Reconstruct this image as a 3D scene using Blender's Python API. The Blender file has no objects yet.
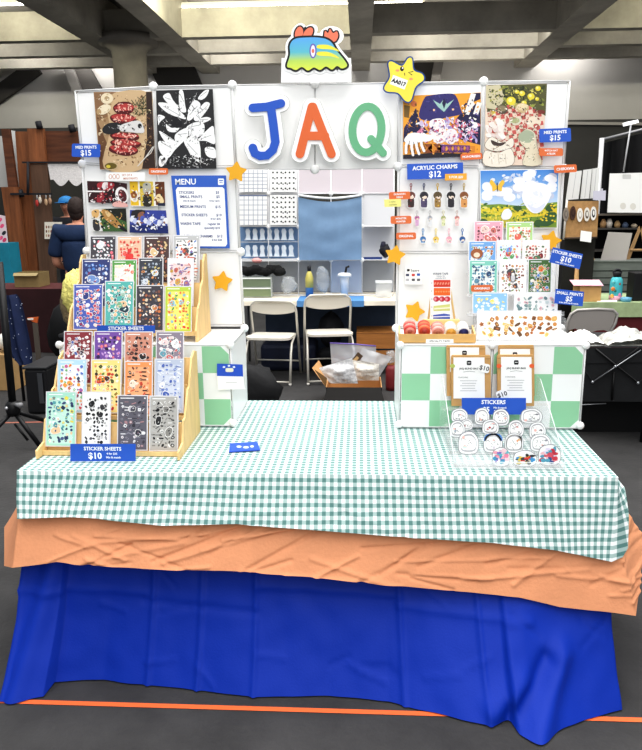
import bpy, bmesh, math, random
from math import sin, cos, pi, radians, sqrt, atan2
from mathutils import Vector, Matrix, noise

random.seed(7)
scn = bpy.context.scene
COL = scn.collection
V = Vector

# ------------------------------------------------------------------ camera
CAM = V((0.1757, -2.478, 1.6789)); YAW, PITCH, ROLL, FPX = 0.0553, 0.226, -0.0089, 729.7775
def ray(u, v):
    x = (u-321)/FPX; up = (375-v)/FPX
    c, s = cos(ROLL), sin(ROLL); x, up = c*x-s*up, s*x+c*up
    c, s = cos(PITCH), sin(PITCH); y = c+s*up; z = -s+c*up
    c, s = cos(YAW), sin(YAW); return V((c*x-s*y, s*x+c*y, z))
def at(u, v, ax, val):
    d = ray(u, v); i = 'xyz'.index(ax); return CAM+d*((val-CAM[i])/d[i])
def aty(u, v, y): return at(u, v, 'y', y)
def atz(u, v, z): return at(u, v, 'z', z)
fw = ray(321, 375).normalized(); rt = (ray(421, 375)-ray(321, 375)).normalized(); upv = rt.cross(fw)
cd = bpy.data.cameras.new('camera'); cam = bpy.data.objects.new('camera', cd); COL.objects.link(cam)
m = Matrix((rt, upv, -fw)).transposed().to_4x4(); m.translation = CAM; cam.matrix_world = m
cd.sensor_fit = 'VERTICAL'; cd.sensor_height = 36; cd.lens = 36*FPX/750; cd.clip_end = 200; cd.clip_start = 0.05
scn.camera = cam

# ------------------------------------------------------------------ materials
def lin(h):
    if isinstance(h, str):
        h = h.lstrip('#'); c = [int(h[i:i+2], 16)/255 for i in (0, 2, 4)]
    else: c = list(h)
    return tuple(x/12.92 if x <= .04045 else ((x+.055)/1.055)**2.4 for x in c)+(1,)
_mats = {}
def mat(col, rough=.55, metal=0, emit=0, name=None, bump=0, bscale=60, vary=0, vscale=8, trans=0, alpha=1, spec=.4, stretch=(1, 1, 1), sheen=0):
    key = (col, rough, metal, emit, bump, bscale, vary, vscale, trans, alpha, spec, stretch)
    if key in _mats: return _mats[key]
    mt = bpy.data.materials.new(name or 'paint_'+str(col).strip('#')); mt.use_nodes = True
    nt = mt.node_tree; b = nt.nodes['Principled BSDF']; c = lin(col)
    b.inputs['Base Color'].default_value = c; b.inputs['Roughness'].default_value = rough; b.inputs['Metallic'].default_value = metal
    b.inputs['Specular IOR Level'].default_value = spec
    if emit: b.inputs['Emission Color'].default_value = c; b.inputs['Emission Strength'].default_value = emit
    if trans: b.inputs['Transmission Weight'].default_value = trans; b.inputs['IOR'].default_value = 1.15
    if alpha < 1: b.inputs['Alpha'].default_value = alpha
    if bump or vary:
        tc = nt.nodes.new('ShaderNodeTexCoord'); mp = nt.nodes.new('ShaderNodeMapping'); mp.inputs['Scale'].default_value = stretch
        nt.links.new(tc.outputs['Object'], mp.inputs[0])
        if vary:
            n = nt.nodes.new('ShaderNodeTexNoise'); n.inputs['Scale'].default_value = vscale; n.inputs['Detail'].default_value = 5; n.inputs['Roughness'].default_value = .65
            nt.links.new(mp.outputs[0], n.inputs['Vector'])
            r = nt.nodes.new('ShaderNodeValToRGB')
            r.color_ramp.elements[0].position = .3; r.color_ramp.elements[1].position = .7
            r.color_ramp.elements[0].color = tuple(x*(1-vary) for x in c[:3])+(1,)
            r.color_ramp.elements[1].color = tuple(min(1, x*(1+vary)) for x in c[:3])+(1,)
            nt.links.new(n.outputs['Fac'], r.inputs[0]); nt.links.new(r.outputs[0], b.inputs['Base Color'])
        if bump:
            n2 = nt.nodes.new('ShaderNodeTexNoise'); n2.inputs['Scale'].default_value = bscale; n2.inputs['Detail'].default_value = 6
            nt.links.new(mp.outputs[0], n2.inputs['Vector'])
            bm_ = nt.nodes.new('ShaderNodeBump'); bm_.inputs['Strength'].default_value = bump; bm_.inputs['Distance'].default_value = .02
            nt.links.new(n2.outputs['Fac'], bm_.inputs['Height']); nt.links.new(bm_.outputs[0], b.inputs['Normal'])
    _mats[key] = mt; return mt
def grad_mat(name, axis, lo, hi, stops, rough=.5):
    mt = bpy.data.materials.new(name); mt.use_nodes = True; nt = mt.node_tree; b = nt.nodes['Principled BSDF']; b.inputs['Roughness'].default_value = rough
    g = nt.nodes.new('ShaderNodeTexCoord'); sx = nt.nodes.new('ShaderNodeSeparateXYZ'); nt.links.new(g.outputs['Object'], sx.inputs[0])
    mr = nt.nodes.new('ShaderNodeMapRange'); mr.inputs[1].default_value = lo; mr.inputs[2].default_value = hi
    nt.links.new(sx.outputs['XYZ'.index(axis)], mr.inputs[0])
    r = nt.nodes.new('ShaderNodeValToRGB'); el = r.color_ramp.elements
    while len(el) < len(stops): el.new(.5)
    for e, (p, c) in zip(el, stops): e.position = p; e.color = lin(c)
    nt.links.new(mr.outputs[0], r.inputs[0]); nt.links.new(r.outputs[0], b.inputs['Base Color']); return mt
def clear_mat(name='clear_plastic', tint='ffffff', fac=.82, rough=.08):
    if name in _mats: return _mats[name]
    mt = bpy.data.materials.new(name); mt.use_nodes = True; nt = mt.node_tree; out = nt.nodes['Material Output']
    nt.nodes.remove(nt.nodes['Principled BSDF'])
    t = nt.nodes.new('ShaderNodeBsdfTransparent'); g = nt.nodes.new('ShaderNodeBsdfPrincipled'); mx = nt.nodes.new('ShaderNodeMixShader')
    t.inputs[0].default_value = lin(tint); g.inputs['Base Color'].default_value = (.85, .87, .88, 1); g.inputs['Roughness'].default_value = rough
    mx.inputs[0].default_value = 1-fac
    nt.links.new(t.outputs[0], mx.inputs[1]); nt.links.new(g.outputs[0], mx.inputs[2]); nt.links.new(mx.outputs[0], out.inputs[0])
    _mats[name] = mt; return mt

# ------------------------------------------------------------------ objects
def tag(o, label=None, cat=None, group=None, kind=None):
    if label: o['label'] = label
    if cat: o['category'] = cat
    if group: o['group'] = group
    if kind: o['kind'] = kind
    return o
def thing(name, label, cat, loc, group=None):
    o = bpy.data.objects.new(name, None); o.empty_display_size = .05; COL.objects.link(o); o.location = loc
    return tag(o, label, cat, group)
class MB:
    def __init__(s): s.v = []; s.f = []; s.fm = []; s.sm = []; s.mats = []; s.uv = None
    def mi(s, m):
        if m not in s.mats: s.mats.append(m)
        return s.mats.index(m)
    def face(s, pts, m, smooth=False):
        b = len(s.v); s.v += [V(p) for p in pts]; s.f.append(tuple(range(b, b+len(pts)))); s.fm.append(s.mi(m)); s.sm.append(smooth); return s
    def mesh(s, vs, fs, m, smooth=False):
        b = len(s.v); s.v += [V(p) for p in vs]; i = s.mi(m)
        for f in fs: s.f.append(tuple(b+k for k in f)); s.fm.append(i); s.sm.append(smooth)
        return s
    def box(s, c, d, m, rot=None, bev=0):
        c = V(c); x, y, z = d[0]/2, d[1]/2, d[2]/2
        if bev:
            bm = bmesh.new(); bmesh.ops.create_cube(bm, size=1)
            for q in bm.verts: q.co = V((q.co.x*d[0], q.co.y*d[1], q.co.z*d[2]))
            bmesh.ops.bevel(bm, geom=bm.edges[:], offset=bev, segments=2, affect='EDGES', profile=.5)
            vs = [q.co.copy() for q in bm.verts]; bm.verts.index_update(); fs = [[q.index for q in f.verts] for f in bm.faces]; bm.free()
        else:
            vs = [V((sx*x, sy*y, sz*z)) for sz in (-1, 1) for sy in (-1, 1) for sx in (-1, 1)]
            fs = [(0, 2, 3, 1), (4, 5, 7, 6), (0, 1, 5, 4), (2, 6, 7, 3), (0, 4, 6, 2), (1, 3, 7, 5)]
        if rot is not None: vs = [rot @ q for q in vs]
        return s.mesh([q+c for q in vs], fs, m)
    def bb(s, lo, hi, m, bev=0):
        lo, hi = V(lo), V(hi); return s.box((lo+hi)/2, [abs(q) for q in (hi-lo)], m, None, bev)
    def prism(s, pts, ext, m, smooth=False):
        # polygon (3-D points) extruded by vector
        ext = V(ext); n = len(pts); pts = [V(p) for p in pts]; b = len(s.v)
        return s.mesh(pts+[p+ext for p in pts], [tuple(range(n)), tuple(range(2*n-1, n-1, -1))]+[(i, i+n, (i+1) % n+n, (i+1) % n) for i in range(n)], m, smooth)
    def tube(s, pts, r, m, n=8, closed=False):
        pts = [V(p) for p in pts]; k = len(pts); rr = r if isinstance(r, (list, tuple)) else [r]*k
        vs = []; fs = []; pa = None
        for i, p in enumerate(pts):
            a = pts[(i-1) % k] if (closed or i > 0) else p; b = pts[(i+1) % k] if (closed or i < k-1) else p
            d = (b-a).normalized() if (b-a).length > 1e-9 else V((0, 0, 1))
            if pa is None:
                h = V((0, 0, 1)) if abs(d.z) < .9 else V((1, 0, 0)); pa = d.cross(h).normalized()
            pa = (pa-d*pa.dot(d)); pa = pa.normalized() if pa.length > 1e-6 else d.orthogonal().normalized()
            q = d.cross(pa)
            vs += [p+(pa*cos(2*pi*j/n)+q*sin(2*pi*j/n))*rr[i] for j in range(n)]
        for i in range(k if closed else k-1):
            i2 = (i+1) % k
            fs += [(i*n+j, i*n+(j+1) % n, i2*n+(j+1) % n, i2*n+j) for j in range(n)]
        if not closed: fs += [tuple(range(n-1, -1, -1)), tuple(range((k-1)*n, k*n))]
        return s.mesh(vs, fs, m, True)
    def lathe(s, prof, c, m, n=20, rot=None, sx=1, sy=1):
        c = V(c); vs = []; fs = []
        for r, z in prof:
            for j in range(n):
                q = V((r*cos(2*pi*j/n)*sx, r*sin(2*pi*j/n)*sy, z)); vs.append((rot @ q if rot else q)+c)
        for i in range(len(prof)-1): fs += [(i*n+j, i*n+(j+1) % n, (i+1)*n+(j+1) % n, (i+1)*n+j) for j in range(n)]
        fs += [tuple(range(n-1, -1, -1)), tuple(range((len(prof)-1)*n, len(prof)*n))]
        return s.mesh(vs, fs, m, True)
    def ball(s, c, r, m, n=14, sc=(1, 1, 1), rough=0, seed=0, fr=3):
        k = n//2; vs = []; fs = []; c = V(c)
        for i in range(k+1):
            for j in range(n):
                t = pi*i/k; q = V((sin(t)*cos(2*pi*j/n), sin(t)*sin(2*pi*j/n), cos(t)))
                rr = r*(1+rough*noise.noise(q*fr+V((seed*7.3, 0, 0)))) if rough else r
                vs.append(c+V((q.x*sc[0], q.y*sc[1], q.z*sc[2]))*rr)
        for i in range(k): fs += [(i*n+j, (i+1)*n+j, (i+1)*n+(j+1) % n, i*n+(j+1) % n) for j in range(n)]
        return s.mesh(vs, fs, m, True)
    def build(s, name, parent=None, origin=None):
        me = bpy.data.meshes.new(name)
        if parent is not None and origin is None:
            origin = V((0, 0, 0)); p = parent
            while p is not None: origin = origin+p.location; p = p.parent
        if origin is None:
            xs = [p.x for p in s.v]; ys = [p.y for p in s.v]; zs = [p.z for p in s.v]
            origin = V(((min(xs)+max(xs))/2, (min(ys)+max(ys))/2, min(zs)))
        vs = [p-origin for p in s.v]
        me.from_pydata(vs, [], s.f)
        for mm in s.mats: me.materials.append(mm)
        me.polygons.foreach_set('material_index', s.fm); me.polygons.foreach_set('use_smooth', s.sm)
        if s.uv:
            l = me.uv_layers.new(name='UVMap'); k = 0
            for f in s.uv:
                for q in f: l.data[k].uv = q; k += 1
        bm = bmesh.new(); bm.from_mesh(me)
        bmesh.ops.recalc_face_normals(bm, faces=bm.faces[:]) if getattr(s, 'recalc', False) else None
        bm.to_mesh(me); bm.free(); me.update()
        o = bpy.data.objects.new(name, me); COL.objects.link(o)
        if parent is not None: o.parent = parent
        else: o.location = origin
        return o
    def one(s, name, label, cat, group=None, kind=None):
        return tag(s.build(name), label, cat, group, kind)
def struct(name, mb): o = mb.build(name); o['kind'] = 'structure'; return o

# text -> polygons
_tc = {}
def text_polys(s, bold=0.0):
    k = (s, bold)
    if k in _tc: return _tc[k]
    cu = bpy.data.curves.new('t', 'FONT'); cu.body = s; cu.size = 1; cu.align_x = 'CENTER'; cu.offset = bold; cu.resolution_u = 2
    o = bpy.data.objects.new('t', cu); COL.objects.link(o); dg = bpy.context.evaluated_depsgraph_get(); dg.update()
    me = bpy.data.meshes.new_from_object(o.evaluated_get(dg))
    r = ([(p.co.x, p.co.y) for p in me.vertices], [tuple(f.vertices) for f in me.polygons])
    bpy.data.objects.remove(o); bpy.data.curves.remove(cu); bpy.data.meshes.remove(me); _tc[k] = r; return r

# 2-D shapes (pixel-like coordinates, y down)
def ell(cx, cy, rx, ry=None, n=18, rot=0, a0=0, a1=360):
    ry = rx if ry is None else ry; c, s = cos(radians(rot)), sin(radians(rot)); k = n if a1-a0 >= 360 else n+1
    o = []
    for i in range(k):
        a = radians(a0+(a1-a0)*i/n); x, y = rx*cos(a), ry*sin(a); o.append((cx+c*x-s*y, cy+s*x+c*y))
    return o
def rrect(x0, y0, x1, y1, r, rot=0, n=4):
    pts = []
    for (cx, cy, a) in ((x1-r, y0+r, -90), (x1-r, y1-r, 0), (x0+r, y1-r, 90), (x0+r, y0+r, 180)):
        pts += [(cx+r*cos(radians(a+90*i/n)), cy+r*sin(radians(a+90*i/n))) for i in range(n+1)]
    if rot:
        mx, my = (x0+x1)/2, (y0+y1)/2; c, s = cos(radians(rot)), sin(radians(rot))
        pts = [(mx+c*(x-mx)-s*(y-my), my+s*(x-mx)+c*(y-my)) for x, y in pts]
    return pts
def smooth(P, k=5):
    n = len(P); o = []
    for i in range(n):
        p0, p1, p2, p3 = P[i-1], P[i], P[(i+1) % n], P[(i+2) % n]
        for j in range(k):
            t = j/k
            o.append(tuple(.5*((2*p1[d])+(-p0[d]+p2[d])*t+(2*p0[d]-5*p1[d]+4*p2[d]-p3[d])*t*t+(-p0[d]+3*p1[d]-3*p2[d]+p3[d])*t**3) for d in (0, 1)))
    return o
def star(cx, cy, R, r=None, rot=0, n=5, round_=True):
    r = R*.55 if r is None else r; P = []
    for i in range(2*n):
        a = radians(rot-90+180*i/n); q = R if i % 2 == 0 else r; P.append((cx+q*cos(a), cy+q*sin(a)))
    if not round_: return P
    o = []
    for i in range(len(P)):
        a, b, c = P[i-1], P[i], P[(i+1) % len(P)]; f = .26 if i % 2 == 0 else .1
        s_ = (b[0]+(a[0]-b[0])*f, b[1]+(a[1]-b[1])*f); e_ = (b[0]+(c[0]-b[0])*f, b[1]+(c[1]-b[1])*f)
        for t in (0, .25, .5, .75, 1):
            o.append(tuple((1-t)**2*s_[d]+2*t*(1-t)*b[d]+t*t*e_[d] for d in (0, 1)))
    return o

class Flat(MB):
    """flat printed thing lying in a plane O,R,U; drawn in photo-like coordinates cast on that plane, or in metres (px=False)"""
    def __init__(s, O, R=(1, 0, 0), U=(0, 0, 1), px=True):
        super().__init__(); s.pend = []; s.O = V(O); s.R = V(R).normalized(); s.U = V(U).normalized(); s.N = s.R.cross(s.U); s.px = px
    def loc(s, u, v):
        if not s.px: return (u, v)
        d = ray(u, v); p = CAM+d*((s.O-CAM).dot(s.N)/d.dot(s.N)); q = p-s.O; return (q.dot(s.R), q.dot(s.U))
    def w3(s, a, b, h=0): return s.O+s.R*a+s.U*b+s.N*h
    def w(s, u, v, h=0): return s.w3(*s.loc(u, v), h)
    def poly(s, pts, m, layer=1):
        s.pend.append((layer, len(s.pend), [s.loc(u, v) for u, v in pts], None, m)); return s
    def build(s, *a, **k):
        N = max(1, len(s.pend)); st = min(6e-5, .0028/N)
        for i, (l, _, pts, fs, m) in enumerate(sorted(s.pend, key=lambda q: q[:2])):
            h = .0005+st*i; v3 = [s.w3(x, y, h) for x, y in pts]
            if fs is None: s.face(v3, m)
            else: s.mesh(v3, fs, m)
        s.pend = []; return super().build(*a, **k)
    def slab(s, pts, m, th=.003, lift=0):
        s.prism([s.w(u, v, lift) for u, v in pts], -s.N*th, m); return s
    def stroke(s, pts, wd, m, layer=1, th=0, closed=False):
        P = [tuple(p) for p in pts]; n = len(P); h = wd/2
        def nrm(i):
            a = P[(i-1) % n] if (closed or i > 0) else P[i]; c = P[(i+1) % n] if (closed or i < n-1) else P[i]
            dx, dy = c[0]-a[0], c[1]-a[1]; L = sqrt(dx*dx+dy*dy) or 1; return (-dy/L, dx/L)
        def put(q):
            if th: s.prism([s.w(u, v, .0006*layer+th) for u, v in q], -s.N*th, m)
            else: s.poly(q, m, layer)
        N_ = [nrm(i) for i in range(n)]
        lf = [(x+a*h, y+b*h) for (x, y), (a, b) in zip(P, N_)]; rg = [(x-a*h, y-b*h) for (x, y), (a, b) in zip(P, N_)]
        if closed:
            if th:
                vs = []; fs = []
                for q, hh in ((lf, .0006*layer+th), (rg, .0006*layer+th), (lf, .0006*layer), (rg, .0006*layer)): vs += [s.w(u, v, hh) for u, v in q]
                for i in range(n):
                    j = (i+1) % n; fs += [(i, j, n+j, n+i), (2*n+i, 2*n+j, j, i), (n+i, n+j, 3*n+j, 3*n+i)]
                s.mesh(vs, fs, m)
            else:
                pts2 = [s.loc(u, v) for u, v in lf+rg]; s.pend.append((layer, len(s.pend), pts2, [(i, (i+1) % n, n+(i+1) % n, n+i) for i in range(n)], m))
            return s
        def cap(i, sg):
            a0 = atan2(N_[i][1], N_[i][0])+(0 if sg < 0 else pi); k = 8 if wd > 2 else 2
            return [(P[i][0]+h*cos(a0+pi*j/k), P[i][1]+h*sin(a0+pi*j/k)) for j in range(1, k)]
        a0 = atan2(N_[-1][1], N_[-1][0]); a1 = atan2(N_[0][1], N_[0][0]); k = 10 if wd > 2 else 3
        endc = [(P[-1][0]+h*cos(a0-pi*j/k), P[-1][1]+h*sin(a0-pi*j/k)) for j in range(1, k)]
        stc = [(P[0][0]+h*cos(a1+pi-pi*j/k), P[0][1]+h*sin(a1+pi-pi*j/k)) for j in range(1, k)]
        put(lf+endc+rg[::-1]+stc); return s
    def text(s, t, u, v, h, m, layer=2, rot=0, bold=.0, sx=1, th=0):
        """t centred on (u,v), capital height h, both in the drawing's units"""
        vs, fs = text_polys(t, bold); a, b = s.loc(u, v)
        k = 1
        if s.px: a2, b2 = s.loc(u+1, v); k = sqrt((a2-a)**2+(b2-b)**2)
        h *= k/.7; c, sn = cos(radians(rot)), sin(radians(rot))
        pts = [(a+c*(x*h*sx)-sn*((y-.35)*h), b+sn*(x*h*sx)+c*((y-.35)*h)) for x, y in vs]
        s.pend.append((layer+20, len(s.pend), pts, fs, m)); return s
def detail(F, cx, cy, rx, ry, n, cols, s0, s1, layer, asp=.5, seed=0, box=None, rot=(0, 180)):
    rnd = random.Random(seed+n)
    for i in range(n):
        a = rnd.uniform(0, 6.283); q = sqrt(rnd.random()); u, v = cx+rx*q*cos(a), cy+ry*q*sin(a); r_ = rnd.uniform(s0, s1)
        if box and not (box[0]+r_ < u < box[2]-r_ and box[1]+r_ < v < box[3]-r_): continue
        p = ell(u, v, r_, r_*asp*rnd.uniform(.6, 1.3), 7, rnd.uniform(*rot))
        F.poly([(x+rnd.uniform(-.25, .25)*r_, y+rnd.uniform(-.25, .25)*r_) for x, y in p], mat(cols[rnd.randrange(len(cols))], .55), layer)
def panel_at(y): return Flat((0, y, 0))
def quadpx(x0, y0, x1, y1): return [(x0, y0), (x1, y0), (x1, y1), (x0, y1)]

WHITE = mat('f4f4f3', .5); BLUE = mat('2f5fc4', .5); ORANGE = mat('e07a45', .5); GOLD = mat('eaae2c', .55); INK = mat('1d1d22', .6)
PLAST = mat('f1f1f0', .35); WIRE = mat('dcdcdc', .35); PAPER = mat('f7f7f5', .7); NAVYT = mat('22326e', .6)
CLEAR = clear_mat(); WOOD = mat('e6c489', .55, name='light_plywood', vary=.14, vscale=5, stretch=(6, 6, 1))
GREY = mat('9a9a9a', .5); BLACK = mat('141416', .6); KRAFT = mat('c99f68', .75, vary=.1)
# ================================================================== room
f = MB(); f.face([(-25, -6, 0), (25, -6, 0), (25, 34, 0), (-25, 34, 0)], mat('3b3a3a', .8, name='worn_dark_floor', bump=.25, bscale=40, vary=.28, vscale=3.0)); struct('floor', f)
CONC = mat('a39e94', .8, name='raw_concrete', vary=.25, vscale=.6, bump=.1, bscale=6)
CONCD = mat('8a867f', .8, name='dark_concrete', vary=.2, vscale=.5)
ZB = 7.7
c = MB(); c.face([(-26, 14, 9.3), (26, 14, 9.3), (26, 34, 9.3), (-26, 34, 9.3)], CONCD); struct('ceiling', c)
# beams running into the hall
def beam_x(u, v): return atz(u, v, ZB).x
k = 0
for (u, v, wd, h) in ((126, 60, .85, 1.5), (196, 60, .8, 1.5), (361, 60, .8, 1.5), (533, 60, .9, 1.5), (-60, 60, 1.0, 1.5), (720, 60, 1.0, 1.5)):
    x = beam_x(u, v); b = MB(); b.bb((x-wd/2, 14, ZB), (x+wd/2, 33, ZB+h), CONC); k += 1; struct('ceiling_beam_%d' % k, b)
for (v, z0, h) in ((62, ZB, .85), (50, ZB-.0, .85), (34, ZB, 1.0), (-16, ZB, 1.3)):
    y = atz(361, v, ZB).y; b = MB(); b.bb((-26, y, z0+.02), (26, y+.45, z0+h), CONC); k += 1; struct('ceiling_beam_%d' % k, b)
# column with a flared collar
cp = atz(131, 44, ZB); r = .62
b = MB(); b.lathe([(r, 0), (r, ZB-.5), (r*1.05, ZB-.3), (r*1.5, ZB-.12), (r*1.75, ZB-.1), (r*1.75, ZB+.2)], (cp.x, cp.y-.3, 0), mat('77726b', .8, name='column_concrete', vary=.2, vscale=.8), 28); struct('column_1', b)
# far wall: pale sloped upper part, dark lower part
YW = 33
zl = aty(320, 124, YW).z
w = MB(); w.face([(-26, YW, zl), (26, YW, zl), (26, YW, 9.3), (-26, YW, 9.3)], mat('b3b0ac', .8, name='grey_wall', vary=.06, vscale=.4, emit=0)); struct('wall_back', w)
w = MB(); w.bb((-26, YW-.1, 0), (26, YW-.02, zl), mat('454443', .8, name='dark_wall', vary=.1, vscale=.5)); struct('wall_lower', w)
DK = mat('3a3734', .7, name='dark_steel')
def strut(n, a, b_, wd, y=YW-.35, m=DK):
    q = MB(); P0, P1 = aty(*a, y), aty(*b_, y); d = (P1-P0).normalized(); s_ = V((0, 1, 0)).cross(d)*wd/2
    q.prism([P0+s_, P1+s_, P1-s_, P0-s_], (0, .25, 0), m); struct('trim_%d' % n, q)
strut(1, (76, 66), (110, 126), 1.0, YW-.6); strut(2, (-8, 98), (36, 66), .7); strut(3, (66, 64), (90, 124), .4, YW-.9, mat('6a6764', .7))
strut(4, (168, 58), (186, 100), 1.9); strut(5, (425, 56), (417, 100), 1.2); strut(6, (440, 56), (432, 100), .4, YW-.9, mat('77736e', .7))
strut(7, (342, 66), (342, 100), .5); strut(8, (404, 121.5), (660, 124), .12, YW-.3, mat('a09c98', .7))
# ceiling lamps: long fluorescent boxes in the coffers
LAMP = mat('fffbe8', .4, emit=9, name='fluorescent_tube'); LPAN = mat('d9d8cf', .6, emit=.35, name='lit_ceiling_panel')
def lamp(u0, v0, u1, v1, label, wd=.34):
    z = ZB+1.05; P0, P1 = atz(u0, v0, z), atz(u1, v1, z)
    t = thing('ceiling_light', label, 'ceiling light', ((P0+P1)/2)+V((0, 0, .0)), 'fluorescent ceiling lights')
    y = (P0.y+P1.y)/2
    q = MB(); q.bb((P0.x, y-wd/2, z+.05), (P1.x, y+wd/2, z+.16), mat('cfcdc6', .5)); q.build('housing', t)
    q = MB(); q.bb((P0.x+.1, y-wd/2+.1, z), (P1.x-.1, y+wd/2-.1, z+.05), LAMP); q.build('tube', t)
lamp(150, 6.5, 424, 5.5, 'long fluorescent ceiling light above the printed letters')
lamp(-20, 5, 75, 4, 'short fluorescent ceiling light at the upper left corner')
lamp(585, 9, 690, 5, 'fluorescent ceiling light at the upper right corner')
q = MB(); q.bb((aty(150, 9, 22).x, 19.6, ZB+1.35), (aty(420, 9, 22).x, 21.6, ZB+1.4), LPAN); tag(q.build('ceiling_panel'), kind='structure')  # weak emission stands in for lamp light falling on this panel
pl_ = aty(472, 123, YW-1.2); q = MB(); q.lathe([(.45, 0), (.45, .12), (.3, .16)], pl_, mat('fff6e0', .4, emit=8)); q.one('spotlight', 'small round downlight under the far grey wall on the right', 'spotlight')

# overhead lights of the hall, then added fill lights
def area(loc, size, power, col=(1, .98, .95), rot=(0, 0, 0), sy=None):
    l = bpy.data.lights.new('hall_or_fill_light', 'AREA'); l.energy = power; l.size = size; l.color = col
    if sy: l.shape = 'RECTANGLE'; l.size_y = sy
    o = bpy.data.objects.new('hall_or_fill_light', l); COL.objects.link(o); o.location = loc; o.rotation_euler = rot
area((0, -1.0, 6.5), 7, 430); area((0.3, 4.5, 7.0), 8, 420, sy=5); area((-5, 8, 7), 6, 130); area((4, 7, 7), 6, 150)
area((0, 21, 3.5), 16, 170, rot=(radians(180), 0, 0)); area((0, 26.5, 4.5), 14, 170, rot=(radians(78), 0, 0), sy=4)  # added lights: an unseen uplight for the beams, a wash for the far wall
area((1.0, -4.5, 3.4), 4, 95, rot=(radians(62), 0, 0))  # added front fill from behind the camera, not a lamp of the hall
# lamps inside the coffers, each just behind a cross beam, shining on the next one
for (v, xs, p, cc) in ((-16, (-13.5, -5.2, -1.4, 12.5), 260, (1, .97, .74)), (34, (-14, -5.2, -1.5, 2.9, 6.5, 14), 50, (1, .98, .9)), (50, (-14, -5.2, 3.4, 7, 15), 60, (1, .98, .92)), (62, (-12, 0, 9), 60, (1, .98, .95))):
    for x in xs: area((x, atz(361, v, ZB).y+.62, ZB+.62), 1.6, p, cc, rot=(radians(86), 0, 0), sy=.12)
wd = bpy.data.worlds.new('hall'); scn.world = wd; wd.use_nodes = True
wd.node_tree.nodes['Background'].inputs[0].default_value = (.9, .95, 1, 1); wd.node_tree.nodes['Background'].inputs[1].default_value = .42
scn.view_settings.view_transform = 'Standard'; scn.view_settings.look = 'Medium High Contrast'; scn.view_settings.exposure = 0.2

# orange tape line on the floor
a, b_ = atz(-300, 692, .002), atz(950, 729, .002)
q = MB(); q.face([a+V((0, -.011, 0)), b_+V((0, -.011, 0)), b_+V((0, .011, 0)), a+V((0, .011, 0))], mat('f0703a', .6)); q.one('floor_tape', 'orange tape line stuck on the dark floor before the blue tablecloth', 'tape')
a, b_ = atz(-10, 423, .002), atz(60, 421.5, .002)
q = MB(); q.face([a+V((0, -.015, 0)), b_+V((0, -.015, 0)), b_+V((0, .015, 0)), a+V((0, .015, 0))], mat('b4705e', .6)); q.one('floor_tape', 'faded red tape on the floor behind the black tripod legs', 'tape')
a, b_ = atz(575, 428.5, .002), atz(680, 429.5, .002)
q = MB(); q.face([a+V((0, -.015, 0)), b_+V((0, -.015, 0)), b_+V((0, .015, 0)), a+V((0, .015, 0))], mat('a06a62', .6)); q.one('floor_tape', 'thin reddish tape on the floor under the black-draped table', 'tape')

# ================================================================== tablecloths
TW, TD = 1.055, .97      # half width, depth of the table
def gingham():
    mt = bpy.data.materials.new('green_gingham'); mt.use_nodes = True; nt = mt.node_tree; b = nt.nodes['Principled BSDF']; b.inputs['Roughness'].default_value = .8
    uv = nt.nodes.new('ShaderNodeUVMap'); sx = nt.nodes.new('ShaderNodeSeparateXYZ'); nt.links.new(uv.outputs[0], sx.inputs[0])
    def band(i):
        m1 = nt.nodes.new('ShaderNodeMath'); m1.operation = 'MULTIPLY'; m1.inputs[1].default_value = 1/.0268; nt.links.new(sx.outputs[i], m1.inputs[0])
        m2 = nt.nodes.new('ShaderNodeMath'); m2.operation = 'FRACT'; nt.links.new(m1.outputs[0], m2.inputs[0])
        m3 = nt.nodes.new('ShaderNodeMath'); m3.operation = 'GREATER_THAN'; m3.inputs[1].default_value = .5; nt.links.new(m2.outputs[0], m3.inputs[0]); return m3
    a, c_ = band(0), band(1); ad = nt.nodes.new('ShaderNodeMath'); ad.operation = 'ADD'; nt.links.new(a.outputs[0], ad.inputs[0]); nt.links.new(c_.outputs[0], ad.inputs[1])
    h = nt.nodes.new('ShaderNodeMath'); h.operation = 'MULTIPLY'; h.inputs[1].default_value = .5; nt.links.new(ad.outputs[0], h.inputs[0])
    r = nt.nodes.new('ShaderNodeValToRGB'); r.color_ramp.interpolation = 'CONSTANT'; el = r.color_ramp.elements; el.new(.5)
    for e, (p, cc) in zip(el, ((0, 'eef2f2'), (.3, 'a6bfbc'), (.8, '5d8682'))): e.position = p; e.color = lin(cc)
    nt.links.new(h.outputs[0], r.inputs[0]); nt.links.new(r.outputs[0], b.inputs['Base Color']); return mt
def lerp(a, b, t): return a+(b-a)*t
def interp(ctrl, s):
    for (s0, p0), (s1, p1) in zip(ctrl, ctrl[1:]):
        if s <= s1: return p0+(p1-p0)*((s-s0)/(s1-s0) if s1 > s0 else 0)
    return ctrl[-1][1]
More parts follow.
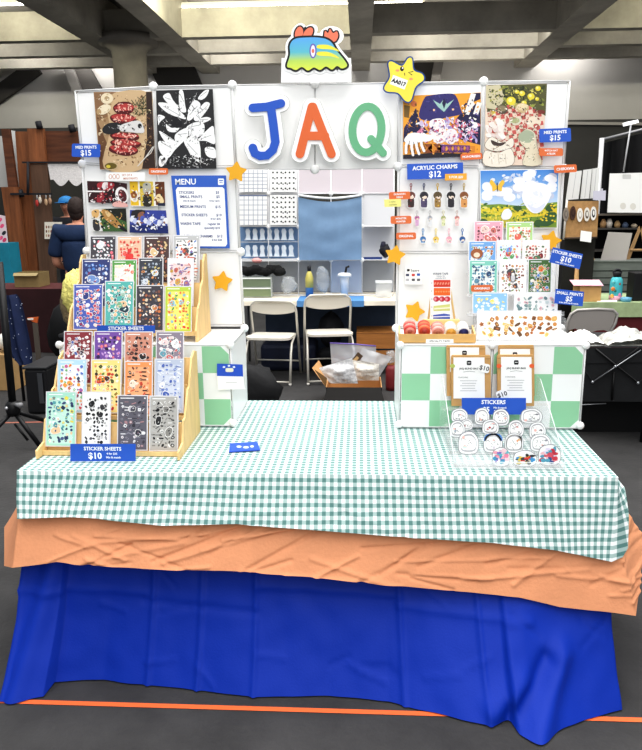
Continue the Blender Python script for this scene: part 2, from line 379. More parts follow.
def drape(name, label, T, off, hem, m, prof, wr, creases, nt_=36, ns=260, seed=0, thick=False):
    """hem: list of (perimeter s in 0..3, hem point); s 0..1 left side back->front, 1..2 front left->right, 2..3 right side front->back"""
    x0, x1, y0, y1 = -TW-off, TW+off, -off, TD+off
    def edge(s):
        if s <= 1: return V((x0, lerp(y1, y0, s), T)), V((-1, 0, 0))
        if s <= 2: return V((lerp(x0, x1, s-1), y0, T)), V((0, -1, 0))
        return V((x1, lerp(y0, y1, s-2), T)), V((1, 0, 0))
    q = MB(); ss = [3*i/ns for i in range(ns+1)]; uvs = []
    vs = []; uvv = []
    for s in ss:
        P, n = edge(s); 
        for cc in (1, 2):
            if abs(s-cc) < .06: 
                d1 = edge(cc-.0001)[1]; d2 = edge(cc+.0001)[1]; n = (d1.lerp(d2, (s-cc+.06)/.12)).normalized()
        H = interp(hem, s); per = (s*TD if s <= 1 else TD+(s-1)*2*TW if s <= 2 else TD+2*TW+(s-2)*TD)
        for j in range(nt_+1):
            t = j/nt_; o = prof(t)
            p = V((lerp(P.x, H.x, o), lerp(P.y, H.y, o), lerp(P.z, H.z, t)))
            if t > 0:
                L = (P.z-p.z); d = wr*(noise.noise(V((per*6+seed, L*7, seed)))+.5*noise.noise(V((per*15, L*13+seed, 3))))*min(1, t*2.5)
                for (a0, b0, a1, b1, wdt, amp) in creases:
                    dx, dy = a1-a0, b1-b0; LL = dx*dx+dy*dy; tt = max(0, min(1, ((per-a0)*dx+(L-b0)*dy)/LL))
                    ds = sqrt((per-a0-tt*dx)**2+(L-b0-tt*dy)**2); d += amp*math.exp(-(ds/wdt)**2)*min(1, t*3)
                p = p+n*d
                if p.z < .004: p.z = .004
            vs.append(p); uvv.append((per-TD-TW, P.z-p.z))
    k = nt_+1; fs = []
    for i in range(ns):
        for j in range(nt_): fs.append((i*k+j, i*k+j+1, (i+1)*k+j+1, (i+1)*k+j))
    q.mesh(vs, fs, m, True); uvs = [[uvv[z] for z in f_] for f_ in fs]
    top = [vs[i*k] for i in range(0, ns+1, 20)]
    if top[-1] != vs[ns*k]: top.append(vs[ns*k])
    # exact table-top corners
    tp = [V((x0, y1, T)), V((x0, y0, T)), V((x1, y0, T)), V((x1, y1, T))]
    q.face(tp, m); uvs.append([(p.x, p.y) for p in tp]); q.uv = uvs
    bk = [V((x0, y1, T)), V((x1, y1, T)), V((x1, y1, T-.09)), V((x0, y1, T-.09))]
    q.face(bk, m); uvs.append([(p.x, p.z) for p in bk])
    return q.one(name, label, 'tablecloth')
def sx_(u, x_hem=None): return 1+(u+TW)/(2*TW)
def front(px, y, z=None):
    out = []
    for (u, v) in px:
        P = aty(u, v, y) if z is None else atz(u, v, z)
        out.append((1+max(0, min(1, (P.x+TW*1.04)/(2*TW*1.04))), P))
    out[0] = (1.0, out[0][1]); out[-1] = (2.0, out[-1][1]); return out
bl = front([(3, 700), (44, 696), (52, 682), (103, 680), (159, 686), (257, 697), (330, 696), (389, 701), (430, 712), (466, 721), (498, 727), (512, 727), (521, 739), (538, 737), (569, 726), (621, 709)], 0, .006)
P = bl[0][1]; Q = bl[-1][1]
bl = [(0, V((-1.13, .9, .006))), (.8, V((-1.12, .1, .006)))]+bl+[(2.2, V((1.11, .1, .006))), (3, V((1.13, .95, .006)))]
cr = []
for u in (30, 158, 205, 258, 396, 470): 
    a = aty(u, 600, -.05).x+TW+TD; cr.append((a, .25, a+.01, .74, .009, .009))
for (u0, u1, L, am) in ((20, 150, .42, .006), (150, 260, .47, -.006), (260, 400, .4, .007), (396, 520, .45, .006)):
    cr.append((aty(u0, 600, -.05).x+TW+TD, L, aty(u1, 600, -.05).x+TW+TD, L+.02, .012, am))
fold = aty(556, 612, -.12).x+TW+TD; tip = bl[-6][1].x+TW+TD
cr += [(fold-.012, .56, tip+.02, .76, .036, .034), (fold-.075, .58, tip-.06, .75, .03, -.035), (fold-.16, .62, tip-.1, .7, .03, .02), (.97+.12, .3, 1.02, .75, .04, .03)]
random.seed(3)
for i in range(22):
    a = TD+random.uniform(.05, 2.0); L = random.uniform(.3, .68); an = random.uniform(-.9, .9); l_ = random.uniform(.05, .14)
    cr.append((a, L, a+l_*cos(an), L+l_*sin(an), .007, random.choice((-1, 1))*.004))
drape('blue_tablecloth', 'royal blue bottom tablecloth reaching the floor below the orange one', .742, .004, bl, mat('0632a0', .6, name='blue_satin_cloth', bump=.06, bscale=140, spec=.25), lambda t: t**1.9, .008, cr, 70, 900, 2)
oh = front([(12, 568), (56, 562), (82, 565), (144, 569), (231, 571), (312, 576.5), (379, 584), (440, 590), (518, 597), (559, 607), (600, 611), (636, 616)], -.15)
oh = [(0, V((-1.13, .95, .5))), (.6, V((-1.2, .45, .5))), (.88, V((-1.225, .12, .46))), (.97, V((-1.135, -.08, .40)))]+oh+[(2.04, V((1.17, -.06, .33))), (2.14, V((1.25, .12, .46))), (2.5, V((1.25, .45, .46))), (3, V((1.14, .95, .5)))]
cr = []
random.seed(11)
for i in range(60):
    a = TD+random.uniform(0, 2.15); L = random.uniform(.2, .42); an = random.uniform(-.6, .4); l_ = random.uniform(.12, .5)
    cr.append((a, L, a+l_*cos(an), L+l_*sin(an), random.uniform(.004, .008), random.choice((-1, 1, 1))*random.uniform(.004, .008)))
drape('orange_tablecloth', 'creased orange tablecloth layered between the gingham and the blue cloth', .7455, .012, oh, mat('d8966f', .8, name='orange_cotton', bump=.12, bscale=90, vary=.06, vscale=10), lambda t: t**1.35, .0045, cr, 84, 1200, 5)
gh = front([(17, 519), (72, 517), (128, 522), (164, 526), (231, 524), (312, 530), (415, 538), (492, 543), (559, 551), (612, 562)], -.105)
gh = [(0, V((-1.085, .95, .70))), (.9, V((-1.08, .1, .70))), (.985, V((-1.08, -.03, .66)))]+gh+[(2.012, V((1.115, -.07, .48))), (2.04, V((1.125, -.02, .61))), (2.08, V((1.135, .06, .68))), (2.2, V((1.13, .2, .69))), (3, V((1.11, .95, .70)))]
cr = []
for i in range(16):
    a = TD+random.uniform(0, 2.15); L = random.uniform(.05, .26); an = random.uniform(-.8, .8); l_ = random.uniform(.06, .2)
    cr.append((a, L, a+l_*cos(an), L+l_*sin(an), .007, random.choice((-1, 1, 1))*.004))
drape('gingham_tablecloth', 'green and white gingham tablecloth on top of the front table', .75, .022, gh, gingham(), lambda t: t**1.1, .004, cr, 24, 360, 9)
# ================================================================== panel displays
YB, YF, TT = .93, .538, .752
ZC = TT+.366; LGREY = mat('bcbcbc', .5)
def clip(q, c=.05):
    o = []
    for i in range(4):
        a, b, d = V(q[i-1]), V(q[i]), V(q[(i+1) % 4]); o += [b+(a-b)*c, b+(d-b)*c]
    return o
def connector(p, t, r=.021, name='connector', sc=(1, .75, 1)):
    b = MB(); b.ball(p, r, PLAST, 16, sc); return b.build(name, t)
def tower(name, label, nodes, skip=(), cubes=None, balls=(), sides=()):
    G = {k: aty(u, v, YB) for k, (u, v) in nodes.items()}
    xs = [p.x for p in G.values()]
    t = thing(name, label, 'display rack', V(((min(xs)+max(xs))/2, YB-.1, TT)))
    fr = MB(); done = set()
    rows = max(k[0] for k in nodes); cols = sorted(set(k[1] for k in nodes))
    for r in range(rows):
        for c0, c1 in zip(cols, cols[1:]):
            q = [G[(r, c0)], G[(r, c1)], G[(r+1, c1)], G[(r+1, c0)]]
            b = MB(); b.prism([p+V((0, .002, 0)) for p in clip(q)], (0, .003, 0), PLAST); b.build('panel', t)
            for a, d in ((0, 1), (1, 2), (2, 3), (3, 0)):
                e = tuple(sorted((tuple(round(x, 4) for x in q[a]), tuple(round(x, 4) for x in q[d]))))
                if e in done: continue
                done.add(e); fr.tube([q[a], q[d]], .0032, WIRE, 6)
                ctr = (q[0]+q[2])/2; i0, i1 = q[a]+(ctr-q[a])*.045, q[d]+(ctr-q[d])*.045
                fr.tube([i0, i1], .0013, LGREY, 5)
    if cubes:
        x0, x1, xm, offs = cubes
        n = 3; cell = (x1-x0)/6
        CG, CW = mat('93c9a2', .6), mat('eff1f0', .6)
        for h in range(2):
            b = MB(); xa = x0 if h == 0 else xm; xb = xm if h == 0 else x1; cw = (xb-xa)/3; ch = .355/3
            b.bb((xa+.006, YF-.001, TT+.006), (xb-.006, YF+.003, ZC-.006), CW)
            for i in range(3):
                for j in range(3):
                    gi = (i+3*h+j+offs) % 2
                    a0, a1 = max(xa+.008, xa+i*cw), min(xb-.008, xa+(i+1)*cw); z0, z1 = TT+.008+j*ch*.98, TT+.008+(j+1)*ch*.98
                    pts = [V((a0, YF-.0018, z1)), V((a1, YF-.0018, z1)), V((a1, YF-.0018, z0)), V((a0, YF-.0018, z0))]
                    cc = .035
                    if i == 0 and j == 0: pts[3:] = [V((a0+cc, YF-.0018, z0)), V((a0, YF-.0018, z0+cc))]
                    if i == 2 and j == 0: pts[2:3] = [V((a1, YF-.0018, z0+cc)), V((a1-cc, YF-.0018, z0))]
                    if i == 0 and j == 2: pts[0:1] = [V((a0, YF-.0018, z1-cc)), V((a0+cc, YF-.0018, z1))]
                    if i == 2 and j == 2: pts[1:2] = [V((a1-cc, YF-.0018, z1)), V((a1, YF-.0018, z1-cc))]
                    if gi == 0: b.face(pts[::-1], CG)
            b.build('checkered_panel', t)
            b = MB(); b.bb((xa+.004, YF+.006, ZC-.003), (xb-.004, YB-.008, ZC), PLAST); b.build('top_panel', t)
        for x in (x0, xm, x1):
            b = MB(); b.bb((x-.002, YF+.008, TT+.012), (x+.002, YB-.01, ZC-.012), PLAST); b.build('side_panel', t)
            for z in (TT+.006, ZC-.004):
                fr.tube([(x, YF, z), (x, YB, z)], .0035, WIRE, 6)
            fr.tube([(x, YF, TT+.004), (x, YF, ZC)], .0035, WIRE, 6); fr.tube([(x, YB, TT+.004), (x, YB, ZC)], .0035, WIRE, 6)
            for z in (TT+.018, ZC-.004): connector(V((x, YF-.004, z)), t, .017)
            for z in (ZC+.004,): connector(V((x, YB-.004, z)), t, .02)
        for z in (TT+.006, ZC-.004):
            fr.tube([(x0, YF, z), (x1, YF, z)], .0035, WIRE, 6); fr.tube([(x0, YB, z), (x1, YB, z)], .0035, WIRE, 6)
    fr.build('wire_frame', t)
    for k in balls: connector(G[k]+V((0, .006, 0)), t)
    return t
LT = {(0, 0): (75, 91), (0, 1): (153, 86.5), (0, 2): (232, 85), (1, 0): (82, 164), (1, 1): (158, 168.5), (1, 2): (236.5, 167), (2, 0): (86.5, 251), (2, 1): (163, 252.5), (2, 2): (240.5, 252), (3, 0): (92, 326), (3, 1): (168, 326), (3, 2): (244.6, 326)}
XL0, XL1 = aty(92, 326, YB).x, aty(244.6, 326, YB).x
tower('panel_display', 'left white panel display tower behind the wooden sticker rack, with prints and price menu', LT, cubes=(XL0, XL1, (XL0+XL1)/2, 1), balls=((0, 1), (0, 2), (1, 0), (2, 0), (2, 2)))
RT = {(0, 4): (398.5, 83), (0, 5): (484, 81.5), (0, 6): (570, 81), (1, 4): (398, 166.5), (1, 5): (481.5, 167.5), (1, 6): (564, 168.5), (2, 4): (397, 253), (2, 5): (478, 253), (2, 6): (559, 252), (3, 4): (395.5, 328), (3, 5): (475, 328), (3, 6): (555, 328)}
XR0, XR1 = aty(396, 328, YB).x, 1.104
tower('panel_display', 'right white panel display tower with hanging charms and three big prints', RT, cubes=(XR0, XR1, (XR0+XR1)/2, 1), balls=((0, 5), (1, 4), (1, 5), (1, 6)))
# header between the towers
HD = {(0, 2): (232.5, 85), (0, 3): (315, 84), (0, 4): (398, 83), (1, 2): (236.8, 168.5), (1, 3): (315, 169.5), (1, 4): (397.6, 168)}
G = {k: aty(u, v, YB+.03) for k, (u, v) in HD.items()}
t = thing('header_board', 'white two-panel header board carrying the three big letters', 'sign board', (G[(1, 2)]+G[(1, 4)])/2)
fr = MB()
for c0 in (2, 3):
    q = [G[(0, c0)], G[(0, c0+1)], G[(1, c0+1)], G[(1, c0)]]
    b = MB(); b.prism(clip(q), (0, .003, 0), PLAST); b.build('panel', t)
    for a in range(4): fr.tube([q[a], q[(a+1) % 4]], .003, WIRE, 6)
fr.build('wire_frame', t)
connector(G[(0, 3)]+V((0, -.008, 0)), t); connector(G[(1, 3)]+V((0, -.008, 0)), t)

# ------------------------------------------------------------------ letters
YL = .895
def letter(label, strokes, w, col, loops=()):
    F = panel_at(YL); back = mat('fbfbfb', .6); edge = mat('c9c9c6', .6)
    for i, (pts, cl) in enumerate(strokes): F.stroke(pts, w+9.6, edge, i*.25, .002, cl)
    for i, (pts, cl) in enumerate(strokes): F.stroke(pts, w+8.2, back, 3+i*.4, .003, cl)
    if any(cl for _, cl in strokes): F.prism([F.w(u, v, .004) for u, v in ell(367, 129.5, 13, 21, 30, 4)], -F.N*.003, back)
    o = F.one('letter_sign', label, 'letter sign')
    F = panel_at(YL-.005)
    for i, (pts, cl) in enumerate(strokes): F.stroke(pts, w, col, 4+i*.5, .0035, cl)
    F.build('letter_face', o)
    return o
letter('blue letter J with white cut-out border on the header board', [([(253, 108), (267, 107), (281, 103.5)], 0), ([(271, 107), (273.5, 125), (275.5, 142), (273, 150), (267, 155.5), (260, 156), (255, 153.5), (253, 148)], 0)], 8.6, mat('2d5cc0', .55))
letter('orange letter A with white cut-out border on the header board', [([(312, 107), (306, 130), (300, 154)], 0), ([(313, 107), (322, 130), (331.5, 154)], 0), ([(306, 136), (325, 136)], 0)], 8.6, mat('dd6d3c', .55))
letter('green letter Q with white cut-out border on the header board', [(ell(367, 129.5, 14.5, 23, 32, 4), 1), ([(371, 139), (383, 153)], 0)], 7.8, mat('6fb389', .55))

# ------------------------------------------------------------------ slug board and number star
F = panel_at(YB-.03)
out = smooth([(288, 64), (287, 52), (291, 41), (294, 37), (293, 30), (298, 26), (304, 28), (309, 26), (313, 29), (311, 36), (321, 38), (326, 28), (335, 30), (338, 36), (335, 42), (340, 52), (349, 62), (351, 68)], 4)
brd = [(281, 82.6), (281.5, 58), (288, 58)]+[p for p in out if p[1] < 60]+[(345, 57), (351, 60), (351.5, 82.4)]
F.slab([(281, 82.6), (281.5, 58), (351, 58), (351.5, 82.4)], mat('fafafa', .6), .004)
body = smooth([(287, 66), (290, 55), (290, 45), (295, 39), (307, 37.5), (322, 38), (331, 42), (337, 51), (345, 61), (347, 66), (342, 68.5), (337, 66), (332, 69.5), (326, 66.5), (320, 70), (314, 67.5), (308, 70.5), (302, 67), (296, 70), (291, 68)], 5)
gz0, gz1 = aty(315, 70, YB).z-aty(315, 82.6, YB).z, aty(315, 37, YB).z-aty(315, 82.6, YB).z
WB_ = mat('fbfbfb', .6)
F.stroke(body, 8.5, WB_, .5, .003, True); F.prism([F.w(u, v, .0032) for u, v in body], -F.N*.003, WB_)
for e in (ell(299, 33.5, 4, 7, 16, 12), ell(308, 33.5, 4, 7, 16, 35), ell(331.5, 36, 6.5, 6.5)): F.prism([F.w(u, v, .0029) for u, v in [(sum(p[0] for p in e)/len(e)+(x-sum(p[0] for p in e)/len(e))*1.9, sum(p[1] for p in e)/len(e)+(y-sum(p[1] for p in e)/len(e))*1.5) for x, y in e]], -F.N*.003, WB_)
F.O = F.O+F.N*.0045
for e in (ell(299, 33.5, 4, 7, 16, 12), ell(308, 33.5, 4, 7, 16, 35), smooth([(325, 40), (325, 31), (328, 33), (330, 29), (333, 33), (337, 31.5), (338, 37), (334, 42)], 4)):
    F.stroke(e, 3, INK, 1, 0, True)
    F.poly(e, mat('ee7f63', .6), 2)
F.stroke(body, 4, INK, 3, 0, True)
F.poly(body, grad_mat('slug_gradient', 'Z', gz0, gz1, [(0, 'd9e34a'), (.3, 'b4d460'), (.55, '5cb7c8'), (1, '58a4e4')]), 4)
YEL = mat('ece24d', .6)
for y in (46.5, 53.5): F.poly(smooth([(318, y-1.5), (328, y-1.5), (336, y+2), (339, y+5), (331, y+3), (318, y+2)], 4), YEL, 5)
F.poly(ell(313, 51, 3.6, 7.5), mat('6a5bb0', .6), 6); F.poly(ell(313, 51, 2.3, 6), mat('e8e4f4', .6), 7); F.poly(ell(313, 51, 1.4, 2.2), mat('e0795e', .6), 8)
F.one('cutout_sign', 'white cut-out board with a striped blue and yellow sea slug on top of the header', 'sign')
F = panel_at(YB-.045)
st = smooth([(412, 59), (413.5, 70), (422, 74), (423.5, 80), (415.5, 87), (411, 100), (405.5, 101), (398, 93), (387, 91.5), (384.5, 87), (390, 77), (388.5, 64), (392, 61.5), (402, 66), (408, 58.5)], 4)
F.slab(st, mat('264a8c', .6), .005); F.stroke(st, 3, mat('264a8c', .6), 0, 0, True)
F.poly(st, mat('f1df52', .55), 2)
F.poly([(393.2, 75), (408, 80.5), (404.5, 89.5), (389.8, 84)], mat('fbfbf9', .6), 3)
F.text('AA017', 398.8, 82.3, 3.7, INK, 4, -20, .05, .95)
F.poly(ell(402, 68.8, 2.0, 2.4), INK, 3); F.poly(ell(402.6, 68, .8), mat('ffffff', .5), 4); F.stroke([(413, 71.5), (408.5, 72.5), (412, 75)], .8, INK, 3)
F.poly(ell(397.5, 70.5, 2, 1.2), mat('f0a070', .6), 3); F.poly(ell(411, 79, 2, 1.2), mat('f0a070', .6), 3); F.stroke([(404.5, 73), (404.8, 75.3)], .7, INK, 3)
F.one('star_sign', 'yellow winking star with dark blue outline and booth number AA017', 'sign')

# gold stars
def gold(u, v, R, y, rot, label):
    F = panel_at(y); F.slab(star(u, v, R, R*.56, rot), GOLD, .006); F.one('star_ornament', label, 'star ornament', 'gold paper stars')
gold(236, 172, 11.5, YB-.04, 4, 'gold star at the upper right corner of the blue menu')
gold(222, 281.5, 11.3, YB-.012, 8, 'gold star on the white panel below the menu, right of the sticker rack')
gold(395, 255.5, 11.3, YB-.04, 10, 'gold star on the seam left of the small charms')
gold(414.5, 311.5, 11.3, YB-.012, 20, 'gold star on the white panel just above the washi tape tray')
gold(551, 241, 11.5, YB-.03, 14, 'gold star under the landscape print, half hidden by sticker sheets')

# ================================================================== prints on the panels
YP, YS = YB-.014, YB-.027
random.seed(21)
def jit(pts, a): return [(x+random.uniform(-a, a), y+random.uniform(-a, a)) for x, y in pts]
# 1 food print
F = panel_at(YP); brown = mat('a98a66', .6); P1 = [(93.6, 92), (152, 91.5), (155.5, 169), (100, 169.5)]
F.slab(P1, PAPER, .001); F.poly(P1, brown, 1)
F.poly([(93.8, 92.5), (135, 92), (120, 110), (97, 122)], mat('8d6b4c', .6), 2); F.poly([(97, 120), (110, 150), (108, 169), (100, 169)], mat('6f4d33', .6), 2)
F.poly(smooth([(108, 96), (150, 93), (149, 130), (144, 168), (104, 168), (110, 130)], 4), mat('cdb08a', .6), 3)
F.poly([(146, 92), (151.8, 92), (155.3, 168.8), (142, 168.8), (147, 140)], mat('3a2a24', .6), 3)
for (u, v, rx, ry, rot, c) in ((107, 98.5, 6.2, 5.6, 0, 'e8d9bb'), (107, 98.5, 2.5, 2.4, 0, 'b39a74'), (104, 109.5, 7.5, 4.6, -25, 'e9dcc0'), (99, 112, 2.4, 3, 0, 'b89a70')): F.poly(ell(u, v, rx, ry, 16, rot), mat(c, .6), 4)
for cy, cx, w_, h_, an in ((108.5, 124, 10.5, 6.5, -4), (119, 123, 13, 5.8, 4), (136.5, 125, 15, 4.6, 2), (143.5, 126, 15.5, 5, 4), (150, 124, 15, 5.5, 6)):
    F.poly(smooth(jit(ell(cx, cy, w_, h_, 9, an), .6), 3), mat('5a1a1d', .5), 5); F.poly(smooth(jit(ell(cx, cy-1, w_*.9, h_*.6, 9, an), .7), 3), mat('b6413f', .5), 6)
    for i in range(7): F.poly(smooth(jit(ell(cx+random.uniform(-.7, .7)*w_, cy+random.uniform(-.7, .3)*h_, 1.8, .7, 6, random.uniform(0, 180)), .3), 3), mat('efc0b0', .5), 7)
F.poly(smooth([(103, 128), (110, 123), (123, 124), (121, 131), (112, 134), (104, 133)], 4), mat('28282a', .6), 8)
F.poly(smooth([(120, 126), (130, 122), (140, 121), (144, 128), (143, 133), (128, 132), (121, 131)], 4), mat('d9d7d6', .6), 8); F.poly(ell(140, 126, 2, 2.4), INK, 9)
for i in range(26):
    u, v = random.uniform(134, 147), random.uniform(99, 115); F.stroke([(u, v), (u+random.uniform(-4, 4), v-random.uniform(2, 5))], .7, mat('55573e', .6), 5)
F.poly(ell(111, 166, 7.5, 4.2), mat('c9b08a', .6), 5); F.poly(ell(111, 166, 6, 3.2), mat('6a5a22', .5), 6); F.poly(ell(108.5, 166.5, 2.2, 1.6), mat('d2bf4a', .5), 7)
F.stroke([(138, 166), (146, 157), (153, 147)], 1, mat('d8d4ce', .4), 6); F.stroke([(144, 159), (151, 153), (154.5, 146)], .8, mat('d8d4ce', .4), 6)
detail(F, 124, 128, 30, 40, 260, ['8a6a48', 'd9c29c', '6b4b30', 'e2cfac', 'a3825a'], .5, 1.6, 3.5, .5, 1, (96, 92.5, 153, 168))
detail(F, 140, 108, 8, 9, 50, ['4a4a30', '6b6a42', '3a3826'], .6, 1.8, 5, .25, 2)
for cy, an in ((108.5, 0), (119, 0), (136.5, 0), (143.5, 0), (150, 0)): detail(F, 125, cy, 12, 4.5, 36, ['f0cfc2', '7c2226', 'd9766c', '4a1216', 'e8a496'], .4, 1.3, 7, .5, cy)
detail(F, 126, 128, 20, 3.5, 30, ['111113', 'f0efee', '8a8a8c', '3a3a3c'], .4, 1.4, 9, .4, 5); detail(F, 148, 130, 5, 36, 50, ['241815', '5a4038', '7a5a4a'], .5, 1.6, 4, .4, 6, (142, 93, 153, 167))
detail(F, 105, 104, 9, 12, 30, ['f2e8d2', 'c9b48c', '9a8260'], .4, 1.2, 5, .5, 7)
F.one('art_print', 'food art print with sliced red meat and garlic on a brown board', 'art print')
# 2 lilies in black and white
F = panel_at(YP); P2 = [(156, 90.5), (212.7, 89), (216.5, 168.6), (158.2, 169)]
F.slab(P2, mat('2b2b2d', .6), .001); F.poly(P2, mat('2b2b2d', .6), 1)
W_, G_ = mat('f2f2f2', .6), mat('9b9b9d', .6)
pet = [[(158, 103), (170, 104), (181, 112), (186, 119), (177, 117), (166, 112)], [(163, 97), (169, 93), (173, 100), (179, 108), (172, 107)], [(179, 92), (183, 91), (185, 104), (186, 112), (180, 110)], [(188, 110), (195, 98), (197, 92), (193, 104), (190, 113)],
       [(187, 118), (193, 101), (200, 103), (199, 110), (191, 120)], [(194, 117), (204, 103), (210, 104), (205, 113), (197, 121)], [(198, 98), (204, 91), (209, 90), (206, 97), (201, 100)], [(158, 115), (165, 117), (160, 122), (158.5, 125)],
       [(159, 131), (168, 136), (176, 142), (176, 146), (166, 143)], [(159, 141), (172, 144), (183, 141), (175, 150), (168, 158), (160, 152)], [(175, 135), (186, 128), (190, 133), (182, 143), (177, 145)], [(186, 128), (196, 122), (204, 124), (203, 134), (192, 138)],
       [(184, 140), (196, 136), (200, 145), (201, 158), (202, 164), (193, 158), (188, 150)], [(198, 140), (206, 131), (213, 126), (214.5, 134), (214.8, 144), (206, 141)], [(205, 148), (212, 147), (215.5, 150), (215.6, 158), (207, 156)], [(166, 124), (172, 128), (180, 126), (176, 132), (168, 131)],
       [(197, 120), (206, 117), (211, 119), (203, 123)], [(160, 156), (168, 158), (163, 166), (159, 165)]]
for p in pet:
    F.poly(smooth(p, 4), W_, 3)
    (a, b2), (c_, d2) = p[0], p[len(p)//2]; F.stroke([(a+(c_-a)*.2, b2+(d2-b2)*.2), (a+(c_-a)*.8, b2+(d2-b2)*.8)], .5, G_, 4)
F.poly(smooth([(172, 117), (180, 118), (182, 126), (176, 128), (171, 124)], 4), INK, 4)
for i in range(60):
    u, v = random.uniform(162, 214), random.uniform(157, 167.5); F.stroke([(u, v), (u+random.uniform(-2, 2), v+random.uniform(-1, 1))], random.uniform(.5, 1), (W_, G_, INK, INK)[i % 4], 5)
for i in range(26):
    u, v = random.uniform(178, 205), random.uniform(108, 140); a = random.uniform(0, 6.28); F.stroke([(u, v), (u+4*cos(a), v+4*sin(a))], .5, (INK, G_)[i % 2], 5)
detail(F, 186, 128, 30, 40, 240, ['8a8a8c', 'c9c9ca', '2a2a2c', 'e6e6e6', '4a4a4c'], .3, 1.3, 6, .3, 3, (159, 92, 212, 166))
detail(F, 188, 161, 27, 6, 120, ['111112', '1c1c1d', 'c9c9ca', '5a5a5c'], .4, 1.5, 7, .5, 4, (160, 152, 214, 168))
F.one('art_print', 'black and white art print of large lily petals', 'art print')
# 3 print with a purple hat
F = panel_at(YP); P3 = [(403, 96), (480.8, 92.4), (480.4, 156), (403.1, 159)]; OC = mat('eda53a', .6); PU = mat('3a3472', .6); DN = mat('26244a', .6)
F.slab(P3, PAPER, .001); F.poly(P3, OC, 1)
F.poly([(404, 128), (416, 108), (420, 122), (428, 132), (418, 140), (403.1, 142)], DN, 2); F.poly([(455, 120), (466, 108), (480.4, 102), (480.4, 145), (462, 140)], DN, 2)
for (u, v) in ((471, 99), (477, 108), (468, 108)):
    F.poly([(u-4, v+6), (u, v-6), (u+5, v-5), (u+1, v+7)], mat('f1ece6', .6), 3)
F.poly([(462, 107), (474, 93), (480.6, 93), (480.5, 99)], DN, 2); F.poly([(467, 114), (470, 98), (475, 104)], mat('f1ece6', .6), 3)
F.poly(smooth([(407, 118), (411, 126), (415, 128), (408, 125), (404, 119)], 3), OC, 3); F.poly([(404, 105), (410, 106), (409, 118), (404, 117)], mat('7e6232', .6), 3); F.poly(ell(414, 104, 3, 3), mat('d4764a', .6), 3)
F.poly(smooth([(419, 117), (424, 99), (430, 95.5), (448, 93.5), (456, 96), (461, 110), (462, 114), (447, 117.5), (432, 121)], 4), PU, 5)
TEAL = mat('9fc4bd', .5)
F.poly([(433, 100), (440, 104), (443.5, 99.5), (447, 104), (454, 99.5), (449, 106), (444, 112), (438, 107)], TEAL, 6); F.poly([(442, 103), (444, 98), (446, 103), (444, 109)], DN, 7)
for (u, v) in ((434, 110), (453, 109.5)): F.poly(ell(u, v, 1.1), mat('f0c8a0', .5), 6)
cols = ['e7dcea', 'cfc0dd', 'd98aa8', 'b9a7d6', 'f2eaf0', 'c84b62', 'f6f1f3', '9a8fc4']
for i in range(80):
    t_ = random.random(); u = 418+t_*60; v = 124+random.uniform(-5, 16)+abs(t_-.5)*4
    if 432 < u < 442 and v > 120: continue
    F.poly(smooth(jit(ell(u, v, random.uniform(1.5, 4), random.uniform(.9, 2.2), 7, random.uniform(0, 180)), .5), 3), mat(cols[i % 8], .6), 6+(i % 3)*.5)
F.poly(smooth([(430, 121), (443, 119), (446, 130), (445, 141), (436, 143), (431, 134)], 4), mat('f3ecea', .6), 8); F.poly(smooth([(446, 131), (454, 129), (458, 136), (453, 144), (446, 142)], 4), mat('f0e6e8', .6), 8)
F.poly([(404, 146), (475, 146), (475, 152), (404, 153.5)], mat('d68a35', .6), 8); F.poly([(441, 144.5), (470, 145.5), (470, 152.5), (441, 152.5)], mat('6b3f7c', .6), 9)
for i in range(9): F.poly(ell(443.5+i*3, 148.5, 1.2, 2.2), mat(('a05a90', 'd99a45')[i % 2], .6), 10)
for u in (424, 433): F.poly([(u, 144), (u+8, 153), (u, 153), (u+8, 144)], mat('8a4d2a', .6), 9)
HW = mat('f4f0ee', .6)
F.poly(smooth([(404, 140), (411, 133), (424, 134), (434, 136), (430, 141), (420, 142), (410, 145)], 4), HW, 11)
for (x0, y0, x1, y1) in ((408, 139, 406, 153), (412, 140, 413, 155), (416, 140, 419, 154), (421, 140, 424, 151)): F.stroke([(x0, y0), ((x0+x1)/2-1, (y0+y1)/2), (x1, y1)], 2.6, HW, 11); F.stroke([(x0+1.6, y0+2), (x1+1.5, y1-2)], .5, INK, 12)
F.poly([(403.1, 155), (437, 152.5), (470, 154), (480.4, 153), (480.4, 156), (403.1, 159)], mat('2b2730', .6), 9)
detail(F, 448, 132, 30, 13, 260, ['e7dcea', 'c86a86', 'b9a7d6', 'f6f1f3', '7a3a5a', '9a8fc4', 'c84b62', '3a2a5a'], .5, 1.9, 9, .35, 5, (418, 118, 479, 147))
detail(F, 442, 150, 36, 4, 70, ['7a3a24', 'f0b050', '5a2f6a', 'c87a2e', '2a2030'], .5, 1.4, 10, .5, 6, (405, 144, 479, 155)); detail(F, 412, 120, 8, 20, 40, ['1c1a38', 'f0b860', '5a4a7a', '8a5a2a'], .5, 1.8, 4, .5, 7, (404.5, 98, 420, 150))
detail(F, 440, 104, 18, 9, 40, ['2e2a62', '4a4488'], .5, 2, 5.5, .4, 8); detail(F, 470, 118, 10, 22, 50, ['f1ece6', '1c1a38', 'eda53a', '6a5aa0'], .5, 1.8, 6.5, .5, 9, (456, 95, 479.5, 150))
F.one('art_print', 'orange and purple art print with a large dark purple winged hat and pale curls', 'art print')
